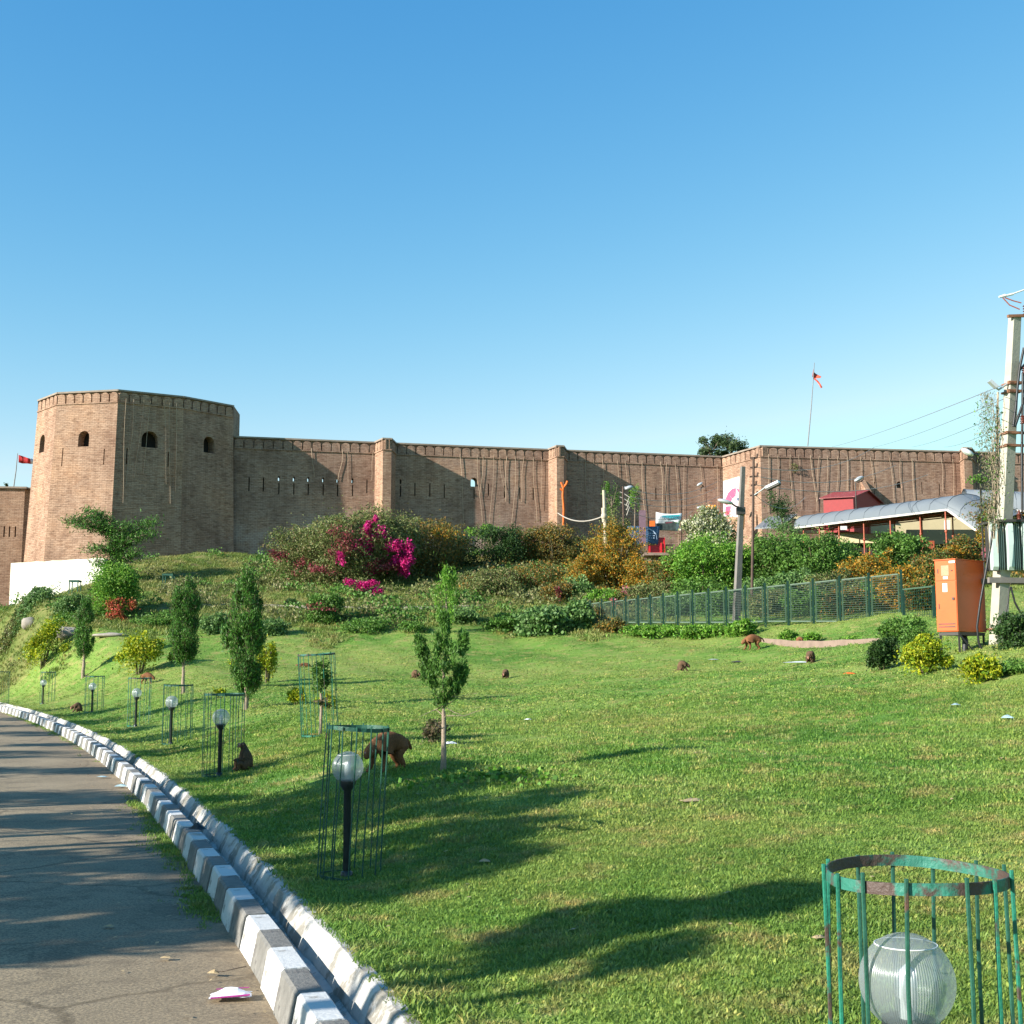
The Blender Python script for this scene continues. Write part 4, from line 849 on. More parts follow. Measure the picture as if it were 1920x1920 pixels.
# ============================================================ MESH FENCE
fence = empty('mesh_fence', (10, 70, 4), 'long dark green mesh panel fence crossing the foot of the hillside', 'fence')
F0, F1 = at(1690, 1166, 60), at(1083, 1156, 72.5); TOP0, TOP1 = 1075, 1131
pxs = [1690, 1629, 1574, 1524, 1477, 1434, 1397, 1361, 1328, 1298, 1270, 1243, 1219, 1196, 1173, 1150, 1128, 1106, 1085]
def fence_xy(px):
    a = (px-CXP)/F_PX; d = F1-F0; t = (a*F0.y-F0.x)/(d.x-a*d.y); return F0+d*t, t
prev = None
for i, px in enumerate(pxs):
    p, t = fence_xy(px); k = (px-1085)/(1690-1085); ty = at(px, 1133-58*k, p.y).z; by = at(px, 1164+(px > 1400)*0-0*k+ (2 if px > 1400 else 4), p.y).z
    gz = min(hz(p.x, p.y), by)-0.3
    m_ = MB(); m_.box((p.x, p.y, (gz+ty+0.18)/2), (0.10, 0.09, ty+0.18-gz)); m_.build('post', M['fence'], fence)
    if prev:
        q, tyq, byq = prev; d = (p-q); d.z = 0; L = d.length; d.normalize(); a = q+d*0.14; b = p-d*0.14
        def V3(P, z): return Vector((P.x, P.y, z))
        pn = empty('fence_panel', V3(a, byq)); pn.parent = fence; pn.location = V3(a, byq)-fence.location
        m_ = MB(); w_ = 0.06
        m_.beam(V3(a, tyq-0.03), V3(b, ty-0.03), w_, w_); m_.beam(V3(a, byq+0.03), V3(b, by+0.03), w_, w_); m_.beam(V3(a, byq), V3(a, tyq), w_*1.01, w_*1.01); m_.beam(V3(b, by), V3(b, ty), w_*1.01, w_*1.01)
        m_.build('frame', M['fencelight'], pn)
        m_ = MB(); nx = int(L/0.10)
        for j in range(1, nx):
            t_ = j/nx; P = a.lerp(b, t_); m_.box((P.x, P.y, (byq+(by-byq)*t_+tyq+(ty-tyq)*t_)/2), (0.014, 0.014, (tyq-byq)*(1-t_)+(ty-by)*t_-0.08))
        nz_ = 20
        for j in range(1, nz_):
            t_ = j/nz_; m_.beam(V3(a, byq+(tyq-byq)*t_), V3(b, by+(ty-by)*t_), 0.014, 0.014)
        tag(m_.build('wire_mesh', M['fence'], pn), kind='stuff')
    prev = (p, ty, by)
f2 = empty('mesh_fence', at(1724, 1160, 58), 'short lower fence panel between the long fence and the orange cabinet', 'fence')
a, b = at(1695, 1160, 59), at(1752, 1160, 56.5); za, zb, zt_ = a.z-0.3, b.z-0.3, at(1724, 1103, 58).z
m_ = MB(); 
for P in (a, b): m_.box((P.x, P.y, (P.z-1.5+zt_)/2), (0.12, 0.1, zt_-P.z+1.5))
m_.build('post', M['fence'], f2)
m_ = MB(); m_.beam((a.x, a.y, zt_), (b.x, b.y, zt_), 0.07, 0.07); m_.beam((a.x, a.y, za), (b.x, b.y, za), 0.07, 0.07); m_.build('frame', M['fencelight'], f2)
m_ = MB()
for j in range(1, 13): P = a.lerp(b, j/13); m_.box((P.x, P.y, (za+zt_)/2), (0.014, 0.014, zt_-za))
for j in range(1, 12): z = za+(zt_-za)*j/12; m_.beam((a.x, a.y, z), (b.x, b.y, z), 0.014, 0.014)
tag(m_.build('wire_mesh', M['fence'], f2), kind='stuff')
# ============================================================ POLES
def up_pole(name, px0, py0, px1, py1, Y, r0, r1, mat, label, cat='pole', square=False):
    a, b = at(px0, py0, Y), at(px1, py1, Y); e = empty(name, a, label, cat); m_ = MB()
    if square:
        d = (b-a); n_ = 2
        vs = []
        for P, r in ((a-Vector((0, 0, 0.6)), r0), (b, r1)):
            for x, y in ((-1, -1), (1, -1), (1, 1), (-1, 1)): vs.append(P+Matrix.Rotation(square, 3, 'Z') @ Vector((x*r, y*r*0.8, 0)))
        m_.add(vs, [(0, 3, 2, 1), (4, 5, 6, 7), (0, 1, 5, 4), (1, 2, 6, 5), (2, 3, 7, 6), (3, 0, 4, 7)])
    else: m_.tube([a-Vector((0, 0, 0.6)), a.lerp(b, 0.5)+Vector((0.02, 0, 0)), b], [r0, (r0+r1)/2, r1], 10)
    m_.build('shaft', mat, e); return e, a, b
e, a, b = up_pole('wooden_pole', 1138, 1105, 1132, 919, 84, 0.15, 0.10, M['wood'], 'weathered white-brown wooden pole with a cable drum in front of the orange bush')
m_ = MB(); c = at(1132.5, 968, 84); m_.ell(c, (0.2, 0.2, 0.27), 12, 8); m_.tube([c+Vector((0, 0, -0.4)), c+Vector((0, 0, 0.55))], [0.13, 0.17], 8); m_.build('cable_drum', M['wood'], e)
e, a, b = up_pole('iron_pole', 1170, 1085, 1168, 912, 86, 0.075, 0.06, M['iron'], 'thin rusty iron lamp pole beside the blue banner')
m_ = MB(); m_.tube([at(1168, 918, 86), at(1172, 913, 86), at(1178, 916, 86)], 0.04, 6); m_.build('arm', M['alu'], e)
m_ = MB(); m_.ell(at(1179, 914.5, 86), (0.30, 0.16, 0.14), 10, 6, Matrix.Rotation(-0.3, 3, 'Y')); m_.build('lamp_head', M['alu'], e)
m_ = MB()
for z0 in (0.0, 0.35, 0.7): c = at(1169, 925, 86)-Vector((0, 0, z0)); m_.tube([c+Vector((-0.25, 0, 0.1)), c, c+Vector((0.4, 0, -0.25)), c+Vector((0.2, 0, -0.8))], 0.03, 5)
m_.build('cable_loop', M['palewire'], e)
# concrete pole with lamp to the left
e, a, b = up_pole('concrete_pole', 1380, 1142, 1393, 875, 66, 0.17, 0.105, M['concrete2'], 'square concrete street light pole behind the fence, lamp head to its left', square=0.35)
m_ = MB(); c = at(1389, 958, 66); m_.box(c, (0.42, 0.40, 0.36)); m_.build('clamp_box', M['steel'], e)
m_ = MB(); m_.tube([at(1388, 952, 66), at(1379, 949, 65.8), at(1370, 943, 65.6)], 0.045, 6); m_.build('arm', M['steel'], e)
m_ = MB(); Mr = Matrix.Rotation(0.25, 3, 'Y'); m_.ell(at(1360, 940.5, 65.5), (0.42, 0.2, 0.12), 12, 8, Mr); m_.build('lamp_head', M['alu'], e)
# iron pole with crossarms and box lamp to the right
e, a, b = up_pole('iron_pole', 1409, 1130, 1413, 857, 72, 0.085, 0.07, M['iron'], 'slim brown iron pole with short crossarms and a white box lamp on the right')
for py, w_ in ((858, 12), (876, 12), (893, 14), (909, 9), (928, 12)):
    m_ = MB(); l, r = at(1413-w_/2-0.5, py+1, 72), at(1413+w_/2, py, 72); m_.beam(l, r, 0.09, 0.09); m_.tube([r, r+Vector((0.03, 0, 0.22))], 0.055, 5); m_.build('crossarm', M['iron'], e)
m_ = MB(); m_.tube([at(1413, 929, 72), at(1424, 922, 71.7), at(1436, 913, 71.4)], 0.035, 6); m_.build('arm', M['alu'], e)
h0, h1 = at(1436, 915, 71.4), at(1461, 903, 71); m_ = MB(); m_.beam(h0, h1, 0.36, 0.16); m_.build('lamp_head', M['lampwhite'], e, bevel=0.04)
m_ = MB(); off = Vector((0.06, -0.02, -0.12)); m_.beam(h0+off, h1+off, 0.30, 0.10); m_.build('lamp_glass', M['steel'], e, bevel=0.03)
# lamp heads on the wall and the two lamps at right
def wall_lamp(px, py, Y, s, label, mat='alu', pole=None, tilt=0.3):
    c = at(px, py, Y); e = empty('street_lamp', c, label, 'street lamp')
    m_ = MB(); m_.ell(c, (s, s*0.55, s*0.42), 12, 8, Matrix.Rotation(tilt, 3, 'Y')); m_.build('lamp_head', M[mat], e)
    if pole:
        q = at(pole[0], pole[1], Y+0.4); m_ = MB(); m_.tube([c+Vector((s*0.7, 0, -s*0.3)), (c+q)/2+Vector((s, 0, 0)), q, q-Vector((0, 0, pole[2]))], 0.05, 6); m_.build('arm', M['steel'], e)
wall_lamp(1814, 848, 62, 0.33, 'big white lamp head on an arm in front of right wall buttress', 'lampwhite', (1836, 858, 6), 0.5)
wall_lamp(1610, 898, 104, 0.42, 'grey curved lamp head on a bracket above the red shed', 'alu', (1604, 906, 3.5), -0.5)
wall_lamp(1312, 908, 112, 0.30, 'small floodlight near the top right of the cable-hung curtain wall', 'alu', (1314, 915, 0.3), -0.5)
wall_lamp(1314, 952, 108, 0.35, 'grey lamp just above the white-flowering vine', 'alu', (1314, 962, 2.0), 0.0)
# service wires in front of the walls and across the sky
def wire(p, q, sag, label, mat='palewire', r=0.018, grp='overhead wires'):
    m_ = MB(); pts = [p.lerp(q, t)-Vector((0, 0, sag*4*t*(1-t))) for t in np.linspace(0, 1, 12)]; m_.tube(pts, r, 4); tag(m_.build('wire', M[mat]), label, 'wire', grp)
for k, (a, b) in enumerate([((1178, 917), (1345, 903)), ((1176, 930), (1345, 914)), ((1176, 940), (1358, 926)), ((1173, 955), (1300, 958))]):
    wire(at(*a, 86), at(*b, 108), 0.7, 'pale wire slung from the thin lamp pole towards the bastion', grp='wires slung in front of curtain wall')
wire(at(1046, 962, 108), at(1131, 968, 84), 0.5, 'thick pale cable drooping from the second buttress to the wooden pole', r=0.05, grp=None)
for a, b in (((1418, 876), (1640, 838)), ((1418, 893), (1680, 872)), ((1418, 909), (1740, 890)), ((1418, 930), (1510, 932))):
    wire(at(*a, 72), at(*b, 98), 0.8, 'pale wire running right from the slim iron pole across the bastion', grp='wires in front of the bastion')
for a, b in (((1560, 838), (1880, 722)), ((1640, 838), (1882, 748)), ((1710, 838), (1880, 775)), ((1770, 838), (1878, 800))):
    wire(at(*a, 98), at(*b, 36), 0.15, 'thin grey wire rising across the sky to the transformer pole', 'wire', 0.010, 'wires across the sky')
# ============================================================ BANNERS AND STALL BY THE WALL
def banner(name, quad, Y, mat, label, cat='banner', bumpy=0.12):
    P = [at(*q, Y) for q in quad]; e = empty(name, P[3], label, cat); m_ = MB(); n_ = 8; vs = []
    for j in range(n_+1):
        for i in range(n_+1):
            u, v = i/n_, j/n_; p = P[0].lerp(P[1], u).lerp(P[3].lerp(P[2], u), v); vs.append(p+Vector((0, -bumpy*math.sin(u*7+v*3)*math.sin(v*3.1), -0.25*4*u*(1-u)*(1-v)*bumpy*4)))
    fs = [(j*(n_+1)+i, j*(n_+1)+i+1, (j+1)*(n_+1)+i+1, (j+1)*(n_+1)+i) for j in range(n_) for i in range(n_)]
    m_.add(vs, [tuple(reversed(f)) for f in fs], smooth=True); o = m_.build('sheet', mat, e); s_ = o.modifiers.new('s', 'SOLIDIFY'); s_.thickness = 0.02
    return e
def patch(e, pts, Y, mat, nm):
    m_ = MB(); m_.add([at(*p, Y) for p in pts], [tuple(range(len(pts)))]); m_.build(nm, mat, e)
YW = 108.5
e = banner('white_banner', [(1230, 960), (1279, 962), (1271, 996), (1229, 994)], YW, M['bannerwhite'], 'white printed welcome banner with teal corner, sagging between cords')
patch(e, [(1241, 967), (1276, 964.5), (1271, 973), (1243, 970.5)], YW-0.16, M['bannerteal'], 'teal_band')
patch(e, [(1232, 981), (1246, 981), (1246, 978), (1262, 977), (1269, 979), (1266, 994), (1232, 993)], YW-0.16, M['bannerdark'], 'photo_print')
patch(e, [(1248, 979.5), (1260, 978.5), (1261, 980), (1248, 981.5)], YW-0.17, M['maroon'], 'photo_print')
tx = bpy.data.curves.new('lettering', 'FONT'); tx.body = 'WELCOME'; tx.size = 0.34; tx.align_x = 'CENTER'
to = bpy.data.objects.new('t', tx); col.objects.link(to); bpy.context.view_layer.update()
me = bpy.data.meshes.new_from_object(to.evaluated_get(bpy.context.evaluated_depsgraph_get())); bpy.data.objects.remove(to)
me.materials.clear(); me.materials.append(M['bannerblue']); lt = bpy.data.objects.new('lettering', me); col.objects.link(lt); lt.parent = e
lt.location = at(1255, 972.5, YW-0.2)-e.location; lt.rotation_euler = (math.pi/2, 0.0, 0)
e = banner('blue_banner', [(1172, 985), (1237, 987), (1234, 1021), (1186, 1022)], YW-1.5, M['bannerblue'], 'dark blue printed banner behind the rusty pole', bumpy=0.05)
for a, b in zip([(1205, 989), (1216, 990), (1224, 994), (1230, 1000)], [(1216, 990), (1224, 994), (1230, 1000), (1232, 1010)]):
    patch(e, [(a[0], a[1]+2.2), (b[0]-.5, b[1]+2.5), b, a], YW-1.7, M['bannerpale'], 'pale_arc')
for r_, (x0, x1) in enumerate([(1187, 1226), (1188, 1226), (1190, 1228), (1192, 1220)]):
    x = x0
    while x < x1:
        w_ = random.uniform(1.0, 3.2); y = 999+r_*4.4; patch(e, [(x, y+1.9), (x+w_, y+1.9), (x+w_, y), (x, y)], YW-1.69, M['bannerpale'], 'print_mark'); x += w_+random.uniform(0.6, 2.2)
e = empty('signboard', at(1206, 1022, YW-2), 'tall narrow faded purple board standing in front of blue banner', 'sign')
m_ = MB(); a, b = at(1199, 990, YW-2), at(1209, 990, YW-2); m_.box(at(1204.5, 989, YW-2), (0.56, 0.08, 2.9)); m_.build('board', M['purple'], e)
m_ = MB(); m_.box(at(1201.5, 1010, YW-1.9), (0.07, 0.07, 3.4)); m_.build('post', M['steel'], e)
e = empty('stall_counter', at(1230, 1038, YW-1), 'bright red boxy stall counter under blue banner', 'counter')
m_ = MB(); m_.box(at(1228, 1029, YW-1), (1.1, 0.8, 0.95)); m_.build('front', M['counter'], e); m_ = MB(); m_.box(at(1240.5, 1024, YW-0.9), (0.5, 0.8, 1.4)); m_.build('side_unit', M['counter'], e)
e = empty('open_frame', at(1256, 1036, YW-1), 'dark empty metal frame to the right of the red counter', 'frame')
for q in ((1249, 1029, .08, .7), (1261, 1029, .08, .7)): m_ = MB(); m_.box(at(q[0], q[1], YW-1), (q[2], .1, q[3])); m_.build('upright', M['steel'], e)
for y in (1022, 1030, 1036): m_ = MB(); m_.box(at(1255, y, YW-1), (0.6, .09, .08)); m_.build('bar', M['steel'], e)
m_ = MB(); m_.box(at(1235, 1041, YW-2), (2.6, 2.6, 0.22)); m_.box(at(1236, 1052, YW-1.4), (1.9, 1.4, 1.2)); tag(m_.build('concrete_platform', M['pinkcon']), 'pinkish concrete platform carrying the red counter', 'platform')
e = empty('orange_cloth', at(1222, 985, YW), 'small red-orange box hanging behind top edge of blue banner', 'box'); m_ = MB(); m_.box(at(1223, 982, YW-.4), (0.42, .25, .48)); m_.build('box', M['orangecloth'], e)
# orange cloth strip tied on the second buttress and marigold garlands
m_ = MB(); Yb = 109.6
for p in ([(1052, 904), (1056, 915), (1055, 930), (1057, 955), (1056, 985)], [(1056, 915), (1062, 908), (1064, 902)], [(1056, 920), (1050, 916)]): m_.tube([at(x, y, Yb) for x, y in p], [0.10]*len(p), 5)
tag(m_.build('cloth_ribbon', M['orangecloth']), 'orange cloth ribbon tied to the second buttress', 'ribbon')
m_ = MB(); rr = random.Random(3)
for k in range(40): m_.ell(at(1325+rr.uniform(0, 18), 948+rr.uniform(0, 12), 112+rr.uniform(-.3, .3)), (0.13, 0.13, 0.13), 6, 4)
tag(m_.build('garland', M['marigold']), 'orange marigold garland hanging beside the pink mural', 'garland')
m_ = MB(); m_.tube([at(1393.5, y, 113) for y in (950, 965, 980, 993)], [0.10, .14, .12, .08], 6); tag(m_.build('garland', M['marigold']), 'long yellow-orange garland just right of the concrete pole', 'garland')
# ============================================================ RED SHED
sh = empty('red_shed', at(1590, 955, 109), 'small red sheet-metal shed with a gabled roof below the right wall', 'shed')
c0, c1, c2 = at(1544, 947, 108.5), at(1600, 947, 107.3), at(1650, 940, 111.5); zt_ = at(1544, 934, 108.5).z; zb = zt_-3
m_ = MB(); bk_ = c0+(c2-c1)
vs = [(p.x, p.y, z) for z in (zb, zt_) for p in (c0, c1, c2, bk_)]
m_.add(vs, [(0, 1, 5, 4), (1, 2, 6, 5), (2, 3, 7, 6), (3, 0, 4, 7)]); rz_ = zt_+0.75
mid1 = (c1+c2)/2; mid0 = (c0+bk_)/2; m_.add([(c1.x, c1.y, zt_), (c2.x, c2.y, zt_), (mid1.x, mid1.y, rz_), (c0.x, c0.y, zt_), (bk_.x, bk_.y, zt_), (mid0.x, mid0.y, rz_)], [(0, 1, 2), (4, 3, 5)]); m_.build('wall', M['redshed'], sh)
for ca, cb in ((c0, c1), (bk_, c2)):
    o = (ca-mid0); o.z = 0; o.normalize(); m_ = MB(); ext = (c1-c0).normalized()*0.25
    A_ = Vector((ca.x, ca.y, zt_-0.08))+o*0.25-ext; B_ = Vector((cb.x, cb.y, zt_-0.08))+o*0.25+ext; C_ = Vector((mid1.x, mid1.y, rz_+0.02))+ext; D_ = Vector((mid0.x, mid0.y, rz_+0.02))-ext
    up = Vector((0, 0, 0.06)); m_.add([A_, B_, C_, D_, A_+up, B_+up, C_+up, D_+up], [(0, 3, 2, 1), (4, 5, 6, 7), (0, 1, 5, 4), (1, 2, 6, 5), (2, 3, 7, 6), (3, 0, 4, 7)]); m_.build('roof', M['redroof'], sh)
# ============================================================ CURVED CANOPY WALKWAY
cn = empty('walkway_canopy', at(1700, 1035, 95), 'long barrel-vaulted grey translucent canopy on red posts below the right wall', 'canopy')
E0, E1 = at(1489, 988.5, 106), at(1776, 954, 88); dirv = (E1-E0); flat = Vector((dirv.x, dirv.y, 0)).normalized(); side = Vector((-flat.y, flat.x, 0))
if side.y < 0: side = -side
WID, RISE = 3.4, 1.05
def vault(Pa, Pb, sa, sb, wid, rise, n_=8):
    vs = []
    for P, s_ in ((Pa, sa), (Pb, sb)):
        for k in range(n_+1): t = k/n_; a = math.pi*t; vs.append(P+s_*(wid*(0.5-0.5*math.cos(a)))+Vector((0, 0, rise*math.sin(a)**0.85)))
    fs = [(k, k+1, n_+1+k+1, n_+1+k) for k in range(n_)]; return vs, fs
def seg(Pa, Pb, sa, sb, nseg, wid=WID, rise=RISE, wid2=None, rise2=None):
    for i in range(nseg):
        a, b = i/nseg, (i+1)/nseg; g = lambda t: (Pa.lerp(Pb, t), sa.lerp(sb, t), wid+((wid2 or wid)-wid)*t, rise+((rise2 or rise)-rise)*t)
        pa, s1, w1_, r1_ = g(a); pb, s2, w2_, r2_ = g(b)
        vs, fs = vault(pa, pb, s1, s2, (w1_+w2_)/2, (r1_+r2_)/2); m_ = MB(); m_.add(vs, fs, smooth=True); o = m_.build('roof_panel', M['canopy'], cn); md = o.modifiers.new('s', 'SOLIDIFY'); md.thickness = 0.03; md.use_rim = False
        m_ = MB(); m_.tube([v+Vector((0, 0, 0.04)) for v in vs[:9]], 0.035, 5); m_.build('rib', M['rib'], cn)
    m_ = MB(); m_.beam(Pa-Vector((0, 0, 0.07)), Pb-Vector((0, 0, 0.07)), 0.10, 0.14); m_.build('eave_trim', M['eave'], cn)
    m_ = MB(); m_.beam(Pa+sa*(wid), Pb+sb*(wid2 or wid), 0.08, 0.1); m_.build('eave_trim', M['eave'], cn)
seg(E0, E1, side, side, 10)
E2 = at(1872, 1022, 84.5); s2 = Vector((0.93, 0.1, 0.36)).normalized()
seg(E1, E2, side, Vector((0.7, 0.7, 0.35)).normalized(), 4, WID, RISE, 5.2, 1.3)
E3 = at(2010, 962, 84); seg(at(1815, 950, 93), E3, Vector((0.2, 0.98, 0)), Vector((0.2, 0.98, 0)), 6, 3.6, 1.5)
# small flat end roof at the left
m_ = MB(); P = [at(1415, 992, 108), at(1466, 990, 106.5), at(1494, 966, 110), at(1440, 972, 112)]; up = Vector((0, 0, 0.12)); m_.add(P+[p+up for p in P], [(0, 3, 2, 1), (4, 5, 6, 7), (0, 1, 5, 4), (1, 2, 6, 5), (2, 3, 7, 6), (3, 0, 4, 7)]); m_.build('end_roof', M['canopy'], cn)
for t in (0.04, 0.16, 0.30, 0.47, 0.64, 0.82, 0.985):
    for off in ((0.12, 1) if t < 0.9 else (0.02, 0.96)):
        P = E0.lerp(E1, t)+side*(WID*off if off < 1 else WID-0.15); b = P.copy(); gz = hz(b.x, b.y); m_ = MB()
        m_.tube([Vector((b.x, b.y, min(gz, P.z-2.4)-0.3)), Vector((b.x, b.y, P.z-1.3)), P], 0.055, 8); m_.lathe([(0.055, -0.12), (0.11, -0.04), (0.11, 0.04), (0.055, 0.12)], 8, (b.x, b.y, P.z-1.55)); m_.build('post', M['redpost'], cn)
    P = E0.lerp(E1, t); m_ = MB(); m_.beam(P-Vector((0, 0, 0.12)), P+side*WID-Vector((0, 0, 0.12)), 0.07, 0.09)
    for q in (0.25, 0.5, 0.75):
        Q = P+side*WID*q; m_.beam(Q-Vector((0, 0, 0.12)), Q+Vector((0, 0, 0.9*RISE*math.sin(math.pi*q))), 0.05, 0.05)
    m_.build('truss', M['redpost'], cn)
for off in (0.3, 0.62, 0.9): m_ = MB(); m_.beam(E0+side*WID*off-Vector((0, 0, 0.2)), E1+side*WID*off-Vector((0, 0, 0.2)), 0.06, 0.08); m_.build('purlin', M['redpost'], cn)
# beige low building behind the posts
bb = empty('beige_parapet', at(1700, 1030, 100), 'low beige plastered wall with a ledge seen beneath the canopy', 'wall')
def wallstrip(p1, p2, y1, y2, Ya, Yb, mat, nm, th=0.5):
    a, b, c, d = at(p1, y2, Ya), at(p2, y2, Yb), at(p2, y1, Yb), at(p1, y1, Ya); m_ = MB(); o = Vector((0.1, th, 0)); P = [a, b, c, d]
    m_.add(P+[p+o for p in P], [(0, 1, 2, 3), (7, 6, 5, 4), (3, 2, 6, 7), (0, 3, 7, 4), (1, 5, 6, 2), (0, 4, 5, 1)]); return m_.build(nm, mat, bb)
wallstrip(1700, 1860, 993, 1020, 99, 94, M['beige'], 'parapet'); wallstrip(1570, 1700, 1001, 1018, 103, 99.2, M['beige'], 'parapet')
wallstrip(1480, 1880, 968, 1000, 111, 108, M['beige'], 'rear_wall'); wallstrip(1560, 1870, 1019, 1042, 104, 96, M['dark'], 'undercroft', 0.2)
wallstrip(1772, 1782, 975, 994, 98, 98, M['cream'], 'pillar'); wallstrip(1733, 1752, 1014, 1030, 95, 95, M['redpost'], 'hatch')
for px, py, Y in ((1772, 968, 92), (1582, 990, 99)): 
    m_ = MB(); m_.box(at(px, py, Y), (0.5, 0.06, 0.3)); tag(m_.build('notice_plate', M['paper']), 'white rectangular notice hanging under the canopy, '+('right-hand one' if px > 1700 else 'left-hand one'), 'sign')
# ============================================================ ORANGE CABINET
cb = empty('switch_cabinet', at(1797, 1185, 37.0), 'tall bright orange steel electrical cabinet on a dark stand', 'cabinet')
Yc = 37.0; zt_, zb = at(1797, 1049, Yc).z, at(1797, 1184, Yc).z; C0 = at(1797, 1184, Yc); Lp = at(1757, 1184, Yc+0.50); Rp = at(1850, 1184, Yc+0.92)
def q3(p, z): return Vector((p.x, p.y, z))
Bp = Lp+(Rp-C0); m_ = MB(); vs = [q3(p, zb) for p in (Lp, C0, Rp, Bp)]+[q3(p, zt_) for p in (Lp, C0, Rp, Bp)]
m_.add(vs, [(0, 3, 2, 1), (4, 5, 6, 7), (0, 1, 5, 4), (1, 2, 6, 5), (2, 3, 7, 6), (3, 0, 4, 7)]); m_.build('body', M['orange'], cb, bevel=0.012)
m_ = MB(); c = (Lp+Rp)/2; vs = [q3(c+(p-c)*1.04, zt_) for p in (Lp, C0, Rp, Bp)]; m_.add(vs+[v+Vector((0, 0, 0.03)) for v in vs], [(0, 3, 2, 1), (4, 5, 6, 7), (0, 1, 5, 4), (1, 2, 6, 5), (2, 3, 7, 6), (3, 0, 4, 7)]); m_.build('lid', M['orange'], cb)
fd = (C0-Lp); fn = Vector((fd.y, -fd.x, 0)).normalized()
def plate(u1, u2, v1, v2, d0, d1, mat, nm, par=cb, bevel=0.0):
    H_ = zt_-zb; m_ = MB(); vs = []
    for d in (d0, d1):
        for u, v in ((u1, v1), (u2, v1), (u2, v2), (u1, v2)): p = Lp+fd*u+fn*d; vs.append(q3(p, zb+H_*v))
    m_.add(vs, [(4, 5, 6, 7), (3, 2, 1, 0), (0, 1, 5, 4), (1, 2, 6, 5), (2, 3, 7, 6), (3, 0, 4, 7)]); return m_.build(nm, mat, par, bevel=bevel)
up_ = plate(0.03, 0.97, 0.715, 0.985, 0.002, 0.016, M['orange'], 'upper_door'); lo_ = plate(0.03, 0.97, 0.015, 0.70, 0.002, 0.016, M['orange'], 'lower_door')
plate(0.32, 0.68, 0.78, 0.925, 0.018, 0.024, M['window'], 'pane', up_); plate(0.40, 0.62, 0.735, 0.77, 0.018, 0.022, M['paper'], 'label', up_)
plate(0.70, 0.98, 0.955, 0.985, 0.018, 0.022, M['paper'], 'label', up_); plate(0.14, 0.18, 0.82, 0.88, 0.018, 0.03, M['steel'], 'hinge', up_); plate(0.78, 0.86, 0.845, 0.855, 0.018, 0.04, M['steel'], 'latch', up_)
plate(0.36, 0.58, 0.555, 0.675, 0.018, 0.024, M['paper'], 'notice', lo_); plate(0.14, 0.18, 0.32, 0.39, 0.018, 0.03, M['steel'], 'hinge', lo_)
plate(0.80, 0.90, 0.44, 0.475, 0.018, 0.045, M['steel'], 'padlock', lo_)
plate(0.10, 0.90, 0.06, 0.075, 0.018, 0.022, M['steel'], 'vent_slot', lo_)
plate(0.10, 0.90, 0.10, 0.115, 0.018, 0.022, M['steel'], 'vent_slot', lo_)
for p in (Lp, C0, Rp, Bp):
    p2 = c+(p-c)*0.86; g = hz(p2.x, p2.y); m_ = MB(); m_.box((p2.x, p2.y, (zb-0.05+g-0.2)/2), (0.05, 0.05, zb-0.05-g+0.2)); m_.build('leg', M['steel'], cb)
m_ = MB()
for p, q in ((Lp, C0), (C0, Rp), (Rp, Bp), (Bp, Lp)): a, b = c+(p-c)*0.9, c+(q-c)*0.9; m_.beam(q3(a, zb-0.06), q3(b, zb-0.06), 0.05, 0.09)
m_.build('stand_frame', M['steel'], cb)
gC = hz(c.x, c.y)
m_ = MB(); m_.tube([q3(c, zb), q3(c+Vector((0.05, -0.1, 0)), zb-0.25), q3(c+Vector((0.02, -0.1, 0)), gC-0.1)], 0.09, 8); m_.build('conduit', M['black'], cb)
m_ = MB(); m_.tube([q3(C0, zb-0.05), q3(C0+Vector((0.15, -0.05, 0)), zb-0.25), q3(C0+Vector((0.4, 0, 0)), gC+0.02), q3(C0+Vector((0.6, 0, 0)), gC-0.05)], 0.025, 6); m_.build('cable', M['black'], cb)
# ============================================================ TRANSFORMER STRUCTURE
tr = empty('transformer_structure', at(1868, 1215, 37.5), 'two-pole concrete transformer structure at the right edge with crossarms and insulators', 'electric pole')
Yt = 37.5
def taper(a, b, wa, wb, mat, nm, par, rot=0.35):
    m_ = MB(); vs = []
    for P, r in ((a, wa), (b, wb)):
        for x, y in ((-1, -1), (1, -1), (1, 1), (-1, 1)): vs.append(P+Matrix.Rotation(rot, 3, 'Z') @ Vector((x*r/2, y*r*0.45, 0)))
    m_.add(vs, [(0, 3, 2, 1), (4, 5, 6, 7), (0, 1, 5, 4), (1, 2, 6, 5), (2, 3, 7, 6), (3, 0, 4, 7)]); return m_.build(nm, mat, par, bevel=0.012)
PA, PB = at(1868, 1222, Yt), at(1903, 592, Yt); taper(PA-Vector((0, 0, .4)), PB, 0.40, 0.28, M['concrete'], 'pole', tr)
dv = Vector((2.35, 0.5, 0)); taper(PA+dv-Vector((0, 0, .4)), PB+dv, 0.40, 0.26, M['concrete'], 'pole', tr)
def onp(py): t = (py-1222)/(592-1222); return PA.lerp(PB, t)
def arm(py, x0, x1, w_, mat, nm='crossarm', dy=-0.18, drop=0.0):
    P = onp(py)+Vector((0, dy, 0)); m_ = MB(); m_.beam(P+Vector((x0, -0.0, 0)), P+Vector((x1, 0.5*x1/2.35*0.9, drop)), w_, w_*0.8); m_.build(nm, mat, tr)
arm(596, -0.28, 2.9, 0.10, M['rust'], drop=0.25)
for py in (722, 738): arm(py, -0.16, 2.6, 0.09, M['rust'])
for py in (817, 841): arm(py, -0.15, 2.6, 0.09, M['rust'])
for py in (724, 740, 818, 842, 1181):
    m_ = MB(); P = onp(py); m_.box(P, (0.40 if py < 1000 else 0.45, 0.38 if py < 1000 else 0.42, 0.055), rz=0.35); m_.build('strap', M['rust'], tr)
